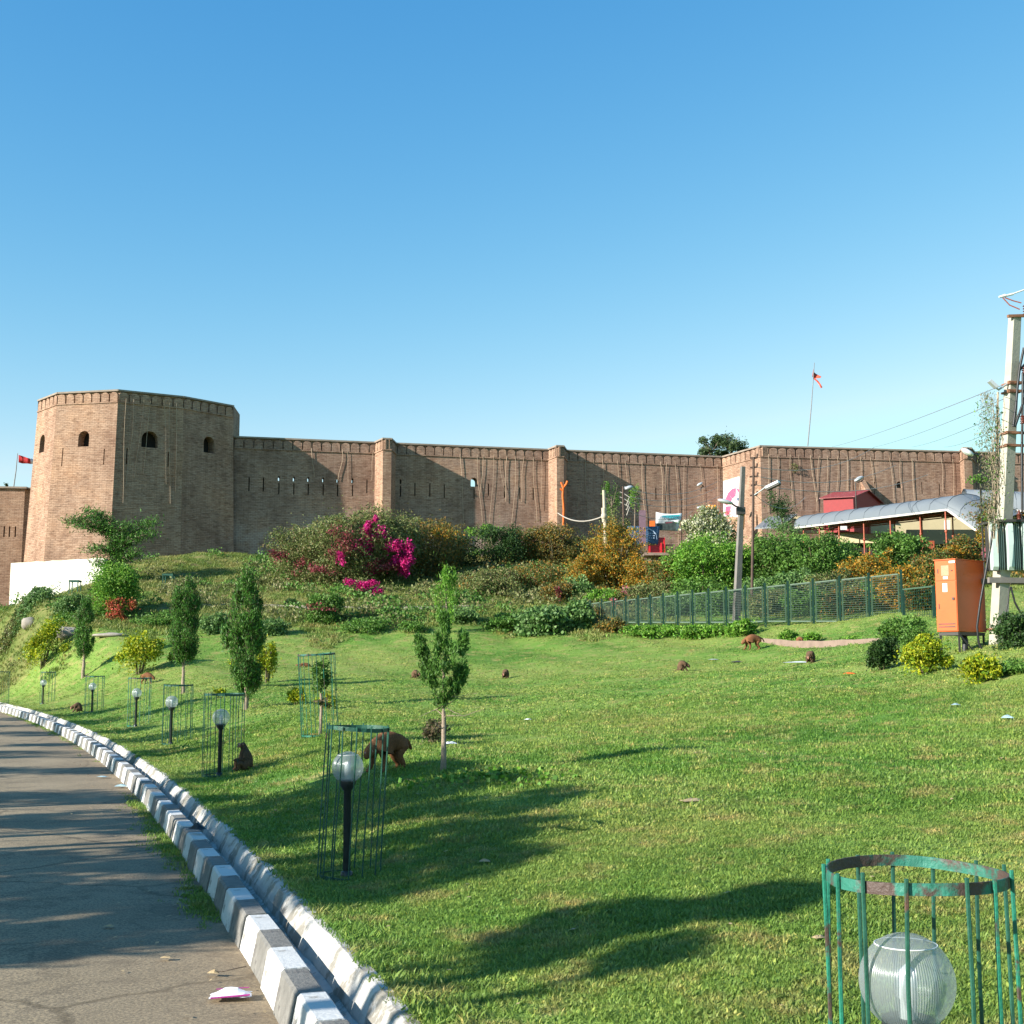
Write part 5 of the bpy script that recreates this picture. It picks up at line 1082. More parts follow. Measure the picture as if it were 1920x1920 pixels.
m_ = MB(); P = onp(600); m_.beam(onp(700)+Vector((.15, -.2, 0)), P+Vector((1.2, 0, -0.3)), 0.06, 0.06); m_.build('brace', M['steel'], tr)
def insulator(P, h, r, mat=M['porcelain'], n_=4):
    m_ = MB(); pr = []
    for k in range(n_): z = h*k/n_; pr += [(r*0.45, z), (r, z+h*0.05), (r*0.55, z+h/n_*0.7)]
    m_.lathe(pr+[(0.01, h)], 10, P); return m_.build('insulator', mat, tr)
for x, py in ((0.32, 575), (1.2, 570), (2.1, 570)): insulator(onp(596)+Vector((x, -0.1, 0.05+x*0.08)), 0.32, 0.11)
for x in (0.30, 0.75, 1.3): insulator(onp(716)+Vector((x, -0.25, 0.08)), 0.28, 0.09)
for x in (0.32, 0.8, 1.3): insulator(onp(815)+Vector((x, -0.3, 0.2)), 0.26, 0.09)
m_ = MB(); P = onp(560); m_.tube([at(1873, 557, Yt), at(1885, 554, Yt)], [0.03, 0.05], 6); m_.tube([at(1884, 555, Yt), at(1900, 551, Yt)], 0.035, 6); m_.tube([at(1896, 552, Yt), at(1930, 540, Yt)], 0.022, 6); m_.build('fuse_rod', M['lampwhite'], tr)
for pts in ([(1880, 558), (1893, 572), (1912, 580)], [(1884, 558), (1900, 564), (1915, 568)]): m_ = MB(); m_.tube([at(x, y, Yt) for x, y in pts], 0.018, 5); m_.build('jumper_wire', M['redpost'], tr)
for x, pts in ((0, [(1920, 652), (1912, 690), (1908, 725), (1905, 760), (1900, 800)]), (1, [(1925, 740), (1915, 765), (1903, 800)]), (2, [(1918, 700), (1916, 860), (1917, 960)])):
    m_ = MB(); m_.tube([at(a, b, Yt-0.3) for a, b in pts], 0.04, 6); m_.build('riser_cable', M['black'], tr)
# platform
P = onp(1092); m_ = MB(); m_.beam(P+Vector((-0.45, -0.28, 0)), P+Vector((3.2, 0.35, 0)), 0.12, 0.16); m_.beam(P+Vector((-0.45, 0.35, 0)), P+Vector((3.2, 0.95, 0)), 0.12, 0.16); m_.build('platform_beam', M['concrete2'], tr)
# small lamp on the pole
m_ = MB(); m_.tube([onp(722)+Vector((-.1, -.1, 0)), at(1872, 731, Yt-.2), at(1868, 727, Yt-.2)], 0.03, 6); m_.beam(at(1869, 727, Yt-.2), at(1855, 714, Yt-.2), 0.2, 0.09); m_.build('lamp_head', M['alu'], tr)
# transformer body with fins
tf = empty('transformer', at(1900, 1080, Yt-0.2), 'pale green finned electrical transformer on the pole platform at right edge', 'transformer')
zt_, zb = at(1890, 976, Yt-0.6).z, at(1890, 1068, Yt-0.6).z; x0 = at(1864, 1000, Yt-0.6).x
m_ = MB(); m_.box((x0+1.0, Yt+0.15, (zt_+zb)/2), (1.7, 0.75, zt_-zb-0.05)); m_.build('tank', M['steel'], tf)  # tank coloured dark to paint in the shade between the pale fins
m_ = MB(); m_.box((x0+1.0, Yt+0.1, zt_+0.02), (1.9, 1.1, 0.07)); m_.build('lid', M['steel'], tf)
def fin_at(x, dpt, nm='cooling_fin', th=0.035):
    m_ = MB(); y0 = Yt-0.20; pr = [(0, zb+0.02), (-dpt*0.7, zb+0.0), (-dpt, zb+0.10), (-dpt*1.08, (zt_+zb)/2), (-dpt, zt_-0.12), (-dpt*0.7, zt_-0.02), (0, zt_-0.02)]
    vs = [(x-th/2, y0+a, z) for a, z in pr]+[(x+th/2, y0+a, z) for a, z in pr]; k = len(pr)
    m_.add(vs, [tuple(range(k)), tuple(reversed(range(k, 2*k)))]+[((i+1) % k, i, k+i, k+(i+1) % k) for i in range(k)]); m_.build(nm, M['fin'], tf)
for g in range(4):
    xx = x0+g*0.46; fin_at(xx+0.08, 0.24, 'fin_panel', 0.16)
    for j in range(4): fin_at(xx+0.205+j*0.058, 0.10, th=0.011)
for k in range(3): 
    m_ = MB(); m_.lathe([(0.07, 0), (0.07, .06), (0.035, .09), (0.085, .1), (0.035, .16), (0.085, .17), (0.035, .24), (0.02, .32)], 10, (x0+0.5+k*0.45, Yt-0.1, zt_+0.05)); m_.build('bushing', M['porcelain'], tf)
# cables from the transformer down
def cable(pts, Y, r, label):
    m_ = MB(); P = [at(a, b, Y) for a, b in pts]; m_.tube(P, r, 8); tag(m_.build('power_cable', M['black']), label, 'cable')
cable([(1871, 790), (1868, 850), (1867, 920), (1862, 985), (1858, 1020), (1848, 1075), (1838, 1130), (1832, 1175), (1835, 1205), (1843, 1222)], Yt-0.9, 0.035, 'thick black cable looping down in front of the orange cabinet edge')
cable([(1893, 1100), (1890, 1130), (1884, 1160), (1882, 1182)], Yt-0.5, 0.022, 'black cable drooping under the transformer, left one')
cable([(1895, 1100), (1903, 1130), (1915, 1152), (1935, 1165)], Yt-0.5, 0.03, 'black cable drooping under the transformer, right one')
# ============================================================ LITTER
def crumple(px, py, size, mat, label, name='litter', h=0.3, seed=0, onroad=False, cat='litter', mi2=None):
    if onroad: r = ray(px, py); t = (-0.275-H_CAM)/r.z; g = CAMP+r*t
    else: g = ground(px, py)
    rr = random.Random(seed); n_ = 7; vs = []
    for j in range(n_):
        for i in range(n_):
            u, v = i/(n_-1)-0.5, j/(n_-1)-0.5; z = h*size*(math.cos(u*3.0)*math.cos(v*3.0))*(0.6+0.5*rr.random())
            vs.append((u*size*(1.7+rr.uniform(-.1, .1)), v*size*(1.0+rr.uniform(-.1, .1)), z+0.004))
    e = MB(); e.add(vs, [(j*n_+i, j*n_+i+1, (j+1)*n_+i+1, (j+1)*n_+i) for j in range(n_-1) for i in range(n_-1)]); o = e.build(name, mat); o.location = g+Vector((0, 0, 0.004 if onroad else 0.03)); o.rotation_euler = (0, 0, rr.uniform(-.6, .6)); return tag(o, label, cat)
o = crumple(433, 1868, 0.16, M['plastic'], 'white plastic packet with a magenta edge lying on the road', 'plastic_packet', 0.34, 1, True, 'packet')
o.rotation_euler = (0, 0, 0.15)
m_ = MB(); m_.beam((-0.13, -0.08, 0.008), (0.13, -0.075, 0.02), 0.02, 0.006); m_.beam((-0.10, 0.02, 0.042), (0.12, 0.035, 0.042), 0.012, 0.004); m_.build('printed_edge', M['magentaprint'], o, world=False)
crumple(228, 1475, 0.14, M['glassblue'], 'crushed clear bottle on the road near the kerb', 'crushed_bottle', 0.35, 2, True, 'bottle')
crumple(192, 1457, 0.13, M['glassblue'], 'grey scrap of plastic on the shaded road', 'plastic_scrap', 0.15, 3, True)
crumple(1298, 1507, 0.16, M['dryleaf'], 'torn pale pink-brown paper on the sunny lawn', 'paper_scrap', 0.2, 4)
crumple(1503, 1244, 0.9, M['plastic'], 'long strip of white paper beside the feeding monkey', 'paper_strip', 0.05, 5).scale = (1, 0.25, 1)
crumple(1593, 1266, 0.22, M['orangecloth'], 'orange wrapper on the lawn near the dark green shrub', 'wrapper', 0.3, 6)
crumple(1890, 1350, 0.12, M['glassblue'], 'crumpled clear cup on the lawn at the right edge', 'plastic_cup', 0.5, 7)
crumple(1792, 1325, 0.1, M['glassblue'], 'small clear plastic scrap left of the crumpled cup', 'plastic_scrap', 0.4, 8)
crumple(909, 1622, 0.06, M['dryleaf'], 'curled dry leaf on the lawn right of the second lamp', 'fallen_leaf', 0.4, 9, cat='leaf')
crumple(990, 1352, 0.10, M['plastic'], 'tiny white scrap right of the young bushy conifer', 'paper_scrap', 0.3, 10)
crumple(843, 1398, 0.16, M['plastic'], 'white scrap at the foot of the dry shrub', 'paper_scrap', 0.3, 11)
crumple(1338, 1238, 0.3, M['plastic'], 'white paper scrap between the brown and the reddish monkey', 'paper_scrap', 0.1, 12)
crumple(1382, 1243, 0.32, M['steel'], 'dark scrap on grass below the reddish monkey', 'dark_scrap', 0.2, 13)
crumple(1535, 1768, 0.05, M['dryleaf'], 'pale leaf on the lawn left of the green cage', 'fallen_leaf', 0.4, 14, cat='leaf')
crumple(400, 1826, 0.05, M['dryleaf'], 'brown curled leaf with twig on the road above the packet', 'fallen_leaf', 0.5, 15, True, cat='leaf')
r = ray(420, 1826); t = (-0.275-H_CAM)/r.z; g = CAMP+r*t; m_ = MB(); m_.tube([g+Vector((-0.06, 0, 0.02)), g+Vector((0.0, -0.01, 0.02)), g+Vector((0.08, 0.04, 0.03)), g+Vector((0.14, 0.10, 0.03))], 0.004, 5); tag(m_.build('twig', M['bark']), 'short curved twig on the road between packet and kerb', 'twig')
crumple(312, 1797, 0.05, M['dryleaf'], 'pale green-brown leaf lying mid-road above the twig', 'fallen_leaf', 0.3, 16, True, cat='leaf')
crumple(205, 1738, 0.05, M['dryleaf'], 'small dry leaf at the edge of the road shadow', 'fallen_leaf', 0.3, 17, True, cat='leaf')
crumple(370, 1560, 0.12, M['black'], 'dark wet debris in the broken gap of the drain wall', 'drain_debris', 0.6, 18)
# scattered small dry leaves on lawn and gutter
m_ = MB(); rr = random.Random(77)
for k in range(380):
    if k < 260: D = rr.uniform(6, 28); x = xpath(D)+rr.uniform(0.9, 14)*slope(D); z = hz(x, D)+0.035
    else: D = rr.uniform(6, 30); x = xpath(D)-abs(rr.gauss(0, 0.5))*slope(D)-0.03; z = -0.268
    s = rr.uniform(0.012, 0.035); a = rr.uniform(0, 6.3); dx_ = Vector((math.cos(a), math.sin(a), rr.uniform(-.3, .3)))*s; dy_ = Vector((-math.sin(a), math.cos(a), rr.uniform(-.3, .3)))*s*0.6; c_ = Vector((x, D, z))
    m_.add([c_-dx_, c_-dy_, c_+dx_, c_+dy_], [(0, 1, 2, 3)])
tag(m_.build('leaf_litter', M['dryleaf']), kind='stuff')
# ============================================================ VEGETATION
def leaves(P, size, rng, aspect=0.5, up=0.0, jitter=0.35, outv=None):
    """rhombic leaves at points P -> verts, faces, rnd"""
    n = len(P); a = rng.normal(0, 1, (n, 3)); a[:, 2] += up
    if outv is not None: a += outv
    a /= np.linalg.norm(a, axis=1, keepdims=True)+1e-9
    b = rng.normal(0, 1, (n, 3)); b -= (b*a).sum(1, keepdims=True)*a; b /= np.linalg.norm(b, axis=1, keepdims=True)+1e-9
    s = (size*(1+jitter*rng.uniform(-1, 1, n)))[:, None]*0.5
    V = np.stack([P-a*s, P+b*s*aspect, P+a*s, P-b*s*aspect], 1).reshape(-1, 3)
    return V, np.arange(4*n).reshape(n, 4), rng.random(n)
def leafobj(name, P, size, mat, parent, rng, aspect=0.5, up=0.0, outv=None, jitter=0.35):
    V, Fq, r_ = leaves(np.asarray(P, float), size, rng, aspect, up, jitter, outv)
    return np_mesh(name, V, Fq, mat, parent, attr=[('rnd', 'FACE', r_)])
def clumps(n, rx, ry, rz, rng, nc, cr, zmin=-0.25, core=0.25):
    """points of a crown: clumps scattered on an ellipsoid shell + loose core; origin at the base centre"""
    C = rng.normal(0, 1, (nc, 3)); C /= np.linalg.norm(C, axis=1, keepdims=True); C[:, 2] = np.where(C[:, 2] < zmin, -C[:, 2]*0.6, C[:, 2])
    C *= rng.uniform(0.55, 0.95, (nc, 1)); wgt = rng.uniform(0.5, 1.5, nc); wgt /= wgt.sum(); k = rng.choice(nc, n, p=wgt)
    rad = cr*rng.uniform(0.6, 1.35, nc)
    d = rng.normal(0, 1, (n, 3)); d /= np.linalg.norm(d, axis=1, keepdims=True); d *= (rng.random((n, 1))**0.45)*rad[k][:, None]
    P = C[k]+d; nn = int(n*core); q = rng.normal(0, 0.38, (nn, 3)); P = np.concatenate([P[:n-nn], q])
    P = P*np.array([rx, ry, rz]); return P
def bush(px, py, wpx, hpx, key, label, n=3500, leaf=None, flowers=(), name='shrub', cat='shrub', group=None, deep=0.8, seed=None, nc=14, cr=0.38, aspect=0.5, stems=True, up=0.0, lift=0.0, hang=0.0):
    g = ground(px, py); k = g.y/F_PX; rx = wpx*k/2; rz = hpx*k; ry = rx*deep
    sd = seed if seed is not None else int(px*7+py*13); rng = np.random.default_rng(sd)
    e = empty(name, g, label, cat, group); lf = leaf or max(0.03, 2.6*k)
    low = name in ('yellow_shrub', 'dark_shrub', 'dry_shrub')
    P = clumps(int(n*(1.0 if low else 1.25)), rx*0.92, ry, rz*0.5, rng, nc if low else int(nc*1.4), cr, zmin=-0.5 if low else -1); P[:, 2] += rz*(0.48+lift)
    zc = P[:, 2]; P[:, 2] = np.where(zc < 0.02*rz, np.abs(zc)*(1 if low else 0.6)+0.02*rz, zc)
    if not low:
        m_n = int(n*0.25); q = rng.normal(0, 0.42, (m_n, 3)); q[:, 2] = np.abs(q[:, 2])*0.45; P = np.concatenate([P, q*np.array([rx, ry, rz])])
    D_ = g.y
    if not low and rz > 0.9:   # long loose shoots that break the outline
        ns = max(8, int(n/260)); S_ = []
        for _ in range(ns):
            a_ = rng.uniform(0, 6.283); up_ = rng.uniform(0.25, 1.0); b0 = np.array([math.cos(a_)*rx*0.75*math.sqrt(max(0, 1-up_*up_*0.8)), math.sin(a_)*ry*0.75*math.sqrt(max(0, 1-up_*up_*0.8)), rz*(0.45+0.42*up_)])
            d_ = np.array([math.cos(a_)*0.8, math.sin(a_)*0.8, rng.uniform(0.2, 1.1)]); d_ /= np.linalg.norm(d_); L_ = rng.uniform(0.15, 0.42)*rz
            t_ = rng.random((int(18+L_*14), 1)); S_.append(b0+d_*L_*t_+np.array([0, 0, -0.45*L_])*t_**2+rng.normal(0, lf*0.5, (len(t_), 3)))
        P = np.concatenate([P]+S_)
    P[:, 2] += (hgt(P[:, 0]+g.x, P[:, 1]+g.y)-g.z)*(0.85 if D_ > 70 else 0.6)
    leafobj('foliage', P, lf, LEAF[key], e, rng, aspect, up)
    if stems:
        m_ = MB(); r = random.Random(sd)
        for _ in range(5):
            a = r.uniform(0, 6.3); m_.tube([(0.1*rx*math.cos(a), 0.1*rx*math.sin(a), -0.1), (0.3*rx*math.cos(a), 0.3*rx*math.sin(a), rz*0.35), (0.5*rx*math.cos(a), 0.5*ry*math.sin(a), rz*0.7)], [0.03*rz, 0.02*rz, 0.008*rz], 5)
        m_.build('stems', M['stem'], e, world=False)
    for fl in flowers:
        # (key, n, cx_px, cy_px, w_px, h_px, leafsize)
        fk, fn, fx, fy, fw, fh = fl[:6]; c = at(fx, fy, g.y-ry*1.02)-g; q = rng.normal(0, 0.36, (fn, 3)); cc = rng.normal(0, .42, (6, 3)); q = cc[rng.integers(0, 6, fn)]+q*0.5
        q = q*np.array([fw*k*0.55, ry*0.3, fh*k*0.55])+np.array(c); leafobj('blossoms', q, (fl[6] if len(fl) > 6 else lf*0.8), LEAF[fk], e, rng, 0.8)
    return e
B = bush
# ---- bougainvillea thicket below the curtain wall
B(575, 1088, 150, 110, 'olive', 'low green left end of the big bougainvillea thicket', 9000, 0.15, [('redbract', 500, 525, 1040, 40, 40), ('redbract', 350, 570, 1065, 50, 40)], nc=20)
B(640, 1090, 190, 140, 'olive', 'tall olive-green mound in the middle of the bougainvillea thicket', 14000, 0.16, [('redbract', 900, 640, 1020, 70, 60), ('magenta', 260, 640, 1045, 25, 30), ('redbract', 500, 600, 1065, 60, 30)], nc=26)
B(715, 1085, 165, 137, 'olive', 'dense bougainvillea mound hung with two magenta flower cascades', 13000, 0.16, [('magenta', 2400, 682, 1020, 52, 66), ('magenta', 900, 695, 988, 26, 30), ('magenta', 2400, 753, 1028, 46, 52), ('magenta', 1600, 758, 1062, 36, 34), ('redbract', 900, 705, 1060, 90, 40)], nc=24)
B(800, 1078, 160, 110, 'rust', 'trailing rusty-olive right end of the bougainvillea thicket', 11000, 0.15, [('orange', 400, 830, 1000, 60, 25)], nc=20)
B(681, 1122, 56, 36, 'olive', 'small low bush covered in bright magenta flowers below the thicket', 1200, 0.13, [('magenta', 1900, 680, 1103, 52, 28)])
B(860, 1064, 90, 60, 'dark', 'dark low bush in the shade right of the thicket', 3500, 0.14)
B(935, 1062, 95, 82, 'dark', 'dark green bush behind the stone heap', 6000, 0.14, nc=16)
B(985, 1055, 80, 70, 'mixed', 'green bush with orange tints right of the young tree', 5000, 0.14)
B(1040, 1064, 100, 82, 'rust', 'rusty brown-green round bush left of the second buttress foot', 7500, 0.14, nc=18)
B(1098, 1062, 80, 62, 'olive', 'grey-olive bush between rusty bush and wooden pole', 4500, 0.14)
B(1155, 1102, 115, 122, 'orange', 'large mass of orange blossom shrub behind the two thin poles', 12000, 0.13, nc=24)
B(1205, 1112, 100, 64, 'orange', 'orange blossom shrub below the red counter', 7000, 0.13)
B(1090, 1105, 90, 65, 'orange', 'low orange-flecked shrub left of the wooden pole', 5000, 0.13)
B(1010, 1108, 120, 55, 'mixed', 'orange-flecked ground shrub on the slope under the rusty bush', 5000, 0.13)
B(930, 1112, 110, 48, 'olive', 'olive ground shrub on slope right of the bushy conifer', 4000, 0.13)
B(885, 1098, 70, 30, 'olive', 'small olive shrub behind the bushy conifer', 2000, 0.13)
B(1082, 1120, 62, 40, 'grey', 'pale grey-green leafy plant clump left of the wooden pole foot', 2400, 0.17)
B(1130, 1135, 70, 30, 'bright', 'bright green clump at the wooden pole foot', 2200, 0.14)
B(1182, 1132, 70, 34, 'mixed', 'shrub with dusky pink bracts at the left end of the mesh fence', 2600, 0.13, [('pinkish', 600, 1180, 1110, 28, 30), ('pinkish', 300, 1150, 1128, 22, 16)])
B(1045, 1128, 60, 40, 'rust', 'dark red-tinged shrub on the slope', 2200, 0.13, [('redbract', 350, 1046, 1108, 14, 30)])
B(1250, 1120, 90, 72, 'mixed', 'green and orange shrub left of the vine-covered bush', 6000, 0.14)
B(1325, 1114, 165, 112, 'bright', 'big bright green bush below the cream-flowered vine', 13000, 0.15, nc=40, cr=0.3)
B(1278, 1112, 90, 84, 'bright', 'bright green bush with ragged top right of the red counter', 6000, 0.15, nc=22, cr=0.3)
B(1330, 1062, 120, 100, 'green', 'bush overgrown with cream-white flowering vine beside the mural', 7000, 0.14, [('whiteflower', 4200, 1318, 986, 90, 56, 0.17), ('whiteflower', 1800, 1345, 1000, 60, 50, 0.16), ('whiteflower', 500, 1300, 1030, 30, 50, .15)], nc=18)
B(1385, 1110, 80, 90, 'bright', 'bright green bush behind the concrete pole', 6500, 0.15)
B(1455, 1105, 120, 108, 'green', 'wide green bush right of the slim iron pole', 10000, 0.15, nc=20)
B(1535, 1100, 130, 105, 'green', 'rounded green bush under the left end of the canopy', 11000, 0.15, nc=20)
B(1590, 1085, 70, 70, 'green', 'small green bush in front of the first red canopy posts', 4500, 0.15)
B(1480, 1128, 110, 60, 'grey', 'grey-green undergrowth behind the fence near slim iron pole', 4000, 0.16)
B(1625, 1120, 120, 78, 'orange', 'orange and rust shrub left of the dark round bush', 8000, 0.13, nc=18)
B(1690, 1082, 105, 90, 'green', 'dark round leafy bush directly in front of canopy posts', 8000, 0.17, [('orange', 350, 1665, 1045, 30, 30)], nc=18)
B(1690, 1140, 110, 80, 'orange', 'orange shrub behind the right end of the long fence', 7000, 0.13)
B(1745, 1105, 80, 75, 'mixed', 'green-orange shrub above the short fence panel', 6000, 0.13)
B(1725, 1146, 70, 60, 'mixed', 'low green and orange growth behind short fence panel', 4500, 0.12)
B(1800, 1068, 90, 62, 'mixed', 'orange-flowered shrub showing above the orange cabinet', 6000, 0.13, [('orange', 500, 1790, 1030, 60, 18), ('pinkish', 250, 1846, 1036, 14, 20)])
B(1862, 1060, 60, 130, 'mixed', 'tall green shrub with orange flowers left of the transformer', 7000, 0.13, [('orange', 700, 1850, 1010, 30, 60)])
B(1560, 1132, 120, 62, 'olive', 'olive undergrowth behind the middle of the mesh fence', 4000, 0.14)
B(1430, 1130, 110, 50, 'grey', 'grey-green weeds at the foot of the concrete pole', 4200, 0.16)
B(1310, 1136, 130, 52, 'green', 'green undergrowth behind the left part of mesh fence', 4200, 0.15)
B(1220, 1136, 110, 46, 'olive', 'olive growth behind the farthest fence panels', 3600, 0.14)
B(1645, 1136, 80, 62, 'olive', 'olive growth behind last tall fence panel', 3200, 0.13)
for i, (px, w_, h, k_, lb) in enumerate([(1270, 90, 40, 'grey', 'grey-green thicket behind the fence, leftmost'), (1345, 90, 46, 'green', 'green thicket behind the fence just left of the concrete pole'), (1440, 90, 46, 'olive', 'olive thicket behind the fence right of the slim iron pole'), (1510, 90, 50, 'green', 'green thicket behind the middle fence panels'), (1585, 90, 52, 'mixed', 'green and orange thicket behind the third last tall fence panel'), (1655, 80, 56, 'green', 'green thicket behind the last tall fence panel')]):
    B(px, 1152 if px < 1640 else 1140, w_, h, k_, lb, 4600, 0.13, nc=16)
# weeds along the top of the lawn
B(1020, 1186, 120, 46, 'grey', 'broad-leaved grey-green weeds at lawn edge, left of the fence end', 5500, 0.2, name='weed_patch', cat='plant', aspect=0.8)
B(1075, 1178, 70, 48, 'grey', 'pale broad-leaved weeds touching the left end of the fence', 3200, 0.2, name='weed_patch', cat='plant', aspect=0.8)
B(950, 1180, 90, 30, 'green', 'low green weeds at lawn edge right of the bushy conifer top', 2800, 0.16, name='weed_patch', cat='plant')
B(868, 1168, 60, 30, 'grey', 'grey-green weeds just right of the bushy conifer', 1800, 0.16, name='weed_patch', cat='plant')
B(1145, 1185, 70, 26, 'rust', 'rusty low weeds under the fence left end', 1600, 0.14, name='weed_patch', cat='plant')
B(1225, 1192, 120, 20, 'bright', 'bright green weeds in front of the left part of the fence', 3000, 0.15, name='weed_patch', cat='plant')
B(1320, 1193, 110, 22, 'bright', 'bright green weeds in front of the middle of the fence', 4000, 0.15, name='weed_patch', cat='plant')
B(1388, 1192, 70, 32, 'bright', 'taller bright weeds left of the pink plinth', 2600, 0.15, name='weed_patch', cat='plant')
B(1480, 1201, 40, 20, 'bright', 'weeds on the pink plinth behind the sitting monkey', 900, 0.13, name='weed_patch', cat='plant')
B(1524, 1205, 36, 20, 'bright', 'leafy weeds between the two far monkeys by the plinth', 800, 0.13, name='weed_patch', cat='plant')
B(1690, 1205, 90, 50, 'green', 'green weeds at fence foot behind the dark shrub', 3200, 0.11, name='weed_patch', cat='plant')
B(1590, 1206, 60, 14, 'bright', 'low weeds along the pink plinth', 700, 0.10, name='weed_patch', cat='plant')
B(608, 1168, 80, 56, 'green', 'green bush with reddish tips at the foot of the slope', 5000, 0.14, [('redbract', 200, 590, 1138, 50, 24)])
B(545, 1135, 26, 14, 'dark', 'tiny dark bush on the concrete edging', 500, 0.13)
B(505, 1190, 70, 30, 'grey', 'grey-green weeds right of the tall trimmed conifer', 2600, 0.15, name='weed_patch', cat='plant')
B(400, 1186, 60, 36, 'grey', 'grey-green weeds between the two tall trimmed conifers', 2400, 0.15, name='weed_patch', cat='plant')
B(690, 1182, 110, 22, 'green', 'low weeds at lawn edge under the magenta bush', 2600, 0.14, name='weed_patch', cat='plant')
B(775, 1184, 60, 20, 'green', 'low weeds left of the bushy conifer', 1500, 0.14, name='weed_patch', cat='plant')
# ---- left slope
B(212, 1152, 98, 100, 'bright', 'bright green shrub in front of the feathery tree, left slope', 9000, 0.14, [('coral', 1500, 222, 1145, 45, 46), ('coral', 500, 232, 1162, 18, 26)], nc=20)
B(130, 1148, 70, 34, 'grey', 'grey-green bush below the square guard on the left slope', 2400, 0.14)
B(55, 1142, 90, 30, 'grey', 'pale green plants left of the white wall foot', 2600, 0.15, name='weed_patch', cat='plant')
B(20, 1200, 60, 40, 'olive', 'olive grassy hump at the left edge', 1800, 0.13, name='weed_patch', cat='plant')
B(100, 1176, 90, 20, 'green', 'low green growth above the grey boulder', 1800, 0.13, name='weed_patch', cat='plant')
B(310, 1172, 90, 26, 'green', 'green weeds left of the tall trimmed conifer', 2400, 0.14, name='weed_patch', cat='plant')
# feathery tree on the left slope
def limb_tree(px, py, name, label, limbs, trunk_r, mat, lkey, lsize, nl, rng, cat='tree', loc=None, up=0.2, spread=0.3, aspect=0.35, k=None):
    g = loc if loc is not None else ground(px, py); k = k or g.y/F_PX; e = empty(name, g, label, cat); tr_ = MB(); pts = []
    for L_ in limbs:
        P = [Vector(((a-px)*k, dy, (py-b)*k)) for a, b, dy in L_]; n_ = len(P); tr_.tube(P, [trunk_r*(1-0.85*i/(n_-1))*(1 if L_ is limbs[0] else 0.5) for i in range(n_)], 6)
        for i in range(n_-1):
            if L_ is limbs[0] and i == 0: continue
            m_ = int(nl*(P[i+1]-P[i]).length); t = rng.random((m_, 1)); q = np.array(P[i])*(1-t)+np.array(P[i+1])*t
            pts.append(q+rng.normal(0, spread, (m_, 3))*np.array([1, 1, 0.55]))
    tr_.build('trunk', mat, e, world=False); leafobj('foliage', np.concatenate(pts), lsize, LEAF[lkey], e, rng, aspect, up); return e
limb_tree(218, 1085, 'feathery_tree', 'wind-bent feathery dark conifer in front of the octagonal tower', [
 [(218, 1095, 0), (216, 1040, 0), (208, 1000, 0), (196, 978, 0), (180, 962, 0)], [(210, 1005, 0), (190, 985, -.3), (165, 972, -.4), (130, 978, -.5)], [(208, 1000, 0), (185, 970, 0), (160, 955, 0)],
 [(214, 1030, 0), (235, 1005, .2), (258, 988, .3), (282, 972, .4)], [(216, 1025, 0), (240, 1015, -.5), (270, 1005, -.6), (290, 1000, -.6)], [(216, 1040, 0), (195, 1030, -.6), (172, 1030, -.6)], [(212, 1020, 0), (225, 990, -.4), (245, 985, -.5)],
 [(217, 1050, 0), (240, 1045, -.5), (262, 1035, -.8)], [(217, 1055, 0), (195, 1060, -.3), (180, 1050, -.5)], [(205, 995, 0), (175, 990, -.5), (145, 985, -.7)], [(216, 1060, 0), (225, 1075, 0.4), (240, 1070, -.5)], [(215, 1045, 0), (222, 1020, .5), (232, 1010, -.6)]],
 0.22, M['bark'], 'thuja', 0.24, 420, np.random.default_rng(3), spread=0.36, aspect=0.22, up=0.6)
# small tree on the crest, creeper tree and tree before the bastion
def small_tree(px, py, cpx, cpy, wpx, hpx, key, label, n, leaf, name='young_tree', Y=None, tr=0.07, flowers=(), nc=10, mat='bark'):
    g = ground(px, py) if Y is None else at(px, py, Y); k = g.y/F_PX; e = empty(name, g, label, 'tree'); rng = np.random.default_rng(int(px+py))
    P = clumps(n, wpx*k*0.5, wpx*k*0.45, hpx*k*0.5, rng, nc, 0.38, zmin=-1, core=0.15)+np.array([(cpx-px)*k, 0, (py-cpy)*k]); leafobj('foliage', P, leaf, LEAF[key], e, rng)
    top = Vector(((cpx-px)*k, 0, (py-cpy)*k)); m_ = MB(); m_.tube([(0, 0, -0.3), top*0.6, top], [tr, tr*.8, tr*.4], 7)
    r = random.Random(int(px))
    for _ in range(7): a = r.uniform(0, 6.3); m_.tube([top*r.uniform(0.6, 0.95), top+Vector((math.cos(a)*wpx*k*.35, math.sin(a)*wpx*k*.3, r.uniform(-.1, .35)*hpx*k))], [tr*.45, tr*.15], 5)
    m_.build('trunk', M[mat], e, world=False); return e
small_tree(903, 1018, 911, 972, 62, 36, 'bright', 'young tree with flat bright green crown on the crest of the slope', 3000, 0.15)
small_tree(1155, 1062, 1152, 1000, 62, 110, 'olive', 'thin grey-green tree standing before curtain wall by the wooden pole', 3500, 0.13)
small_tree(1150, 1000, 1147, 930, 36, 80, 'green', 'slender sparse tree top climbing beside the wooden pole', 1300, 0.12, Y=95)
small_tree(1190, 1000, 1192, 930, 30, 60, 'bright', 'sparse light green sapling behind the thin lamp pole', 700, 0.11, Y=97)
small_tree(1468, 1010, 1467, 948, 56, 70, 'dark', 'dark feathery young tree in front of the corner bastion', 2200, 0.14, Y=92)
small_tree(1468, 1010, 1470, 985, 72, 40, 'grey', 'pale green sapling at the foot of the bastion by the dark young tree', 1300, 0.13, Y=91)
small_tree(1486, 880, 1488, 876, 22, 16, 'olive', 'small weed bush rooted high in the bastion wall', 420, 0.10, name='wall_weed', Y=113.4, tr=0.02)
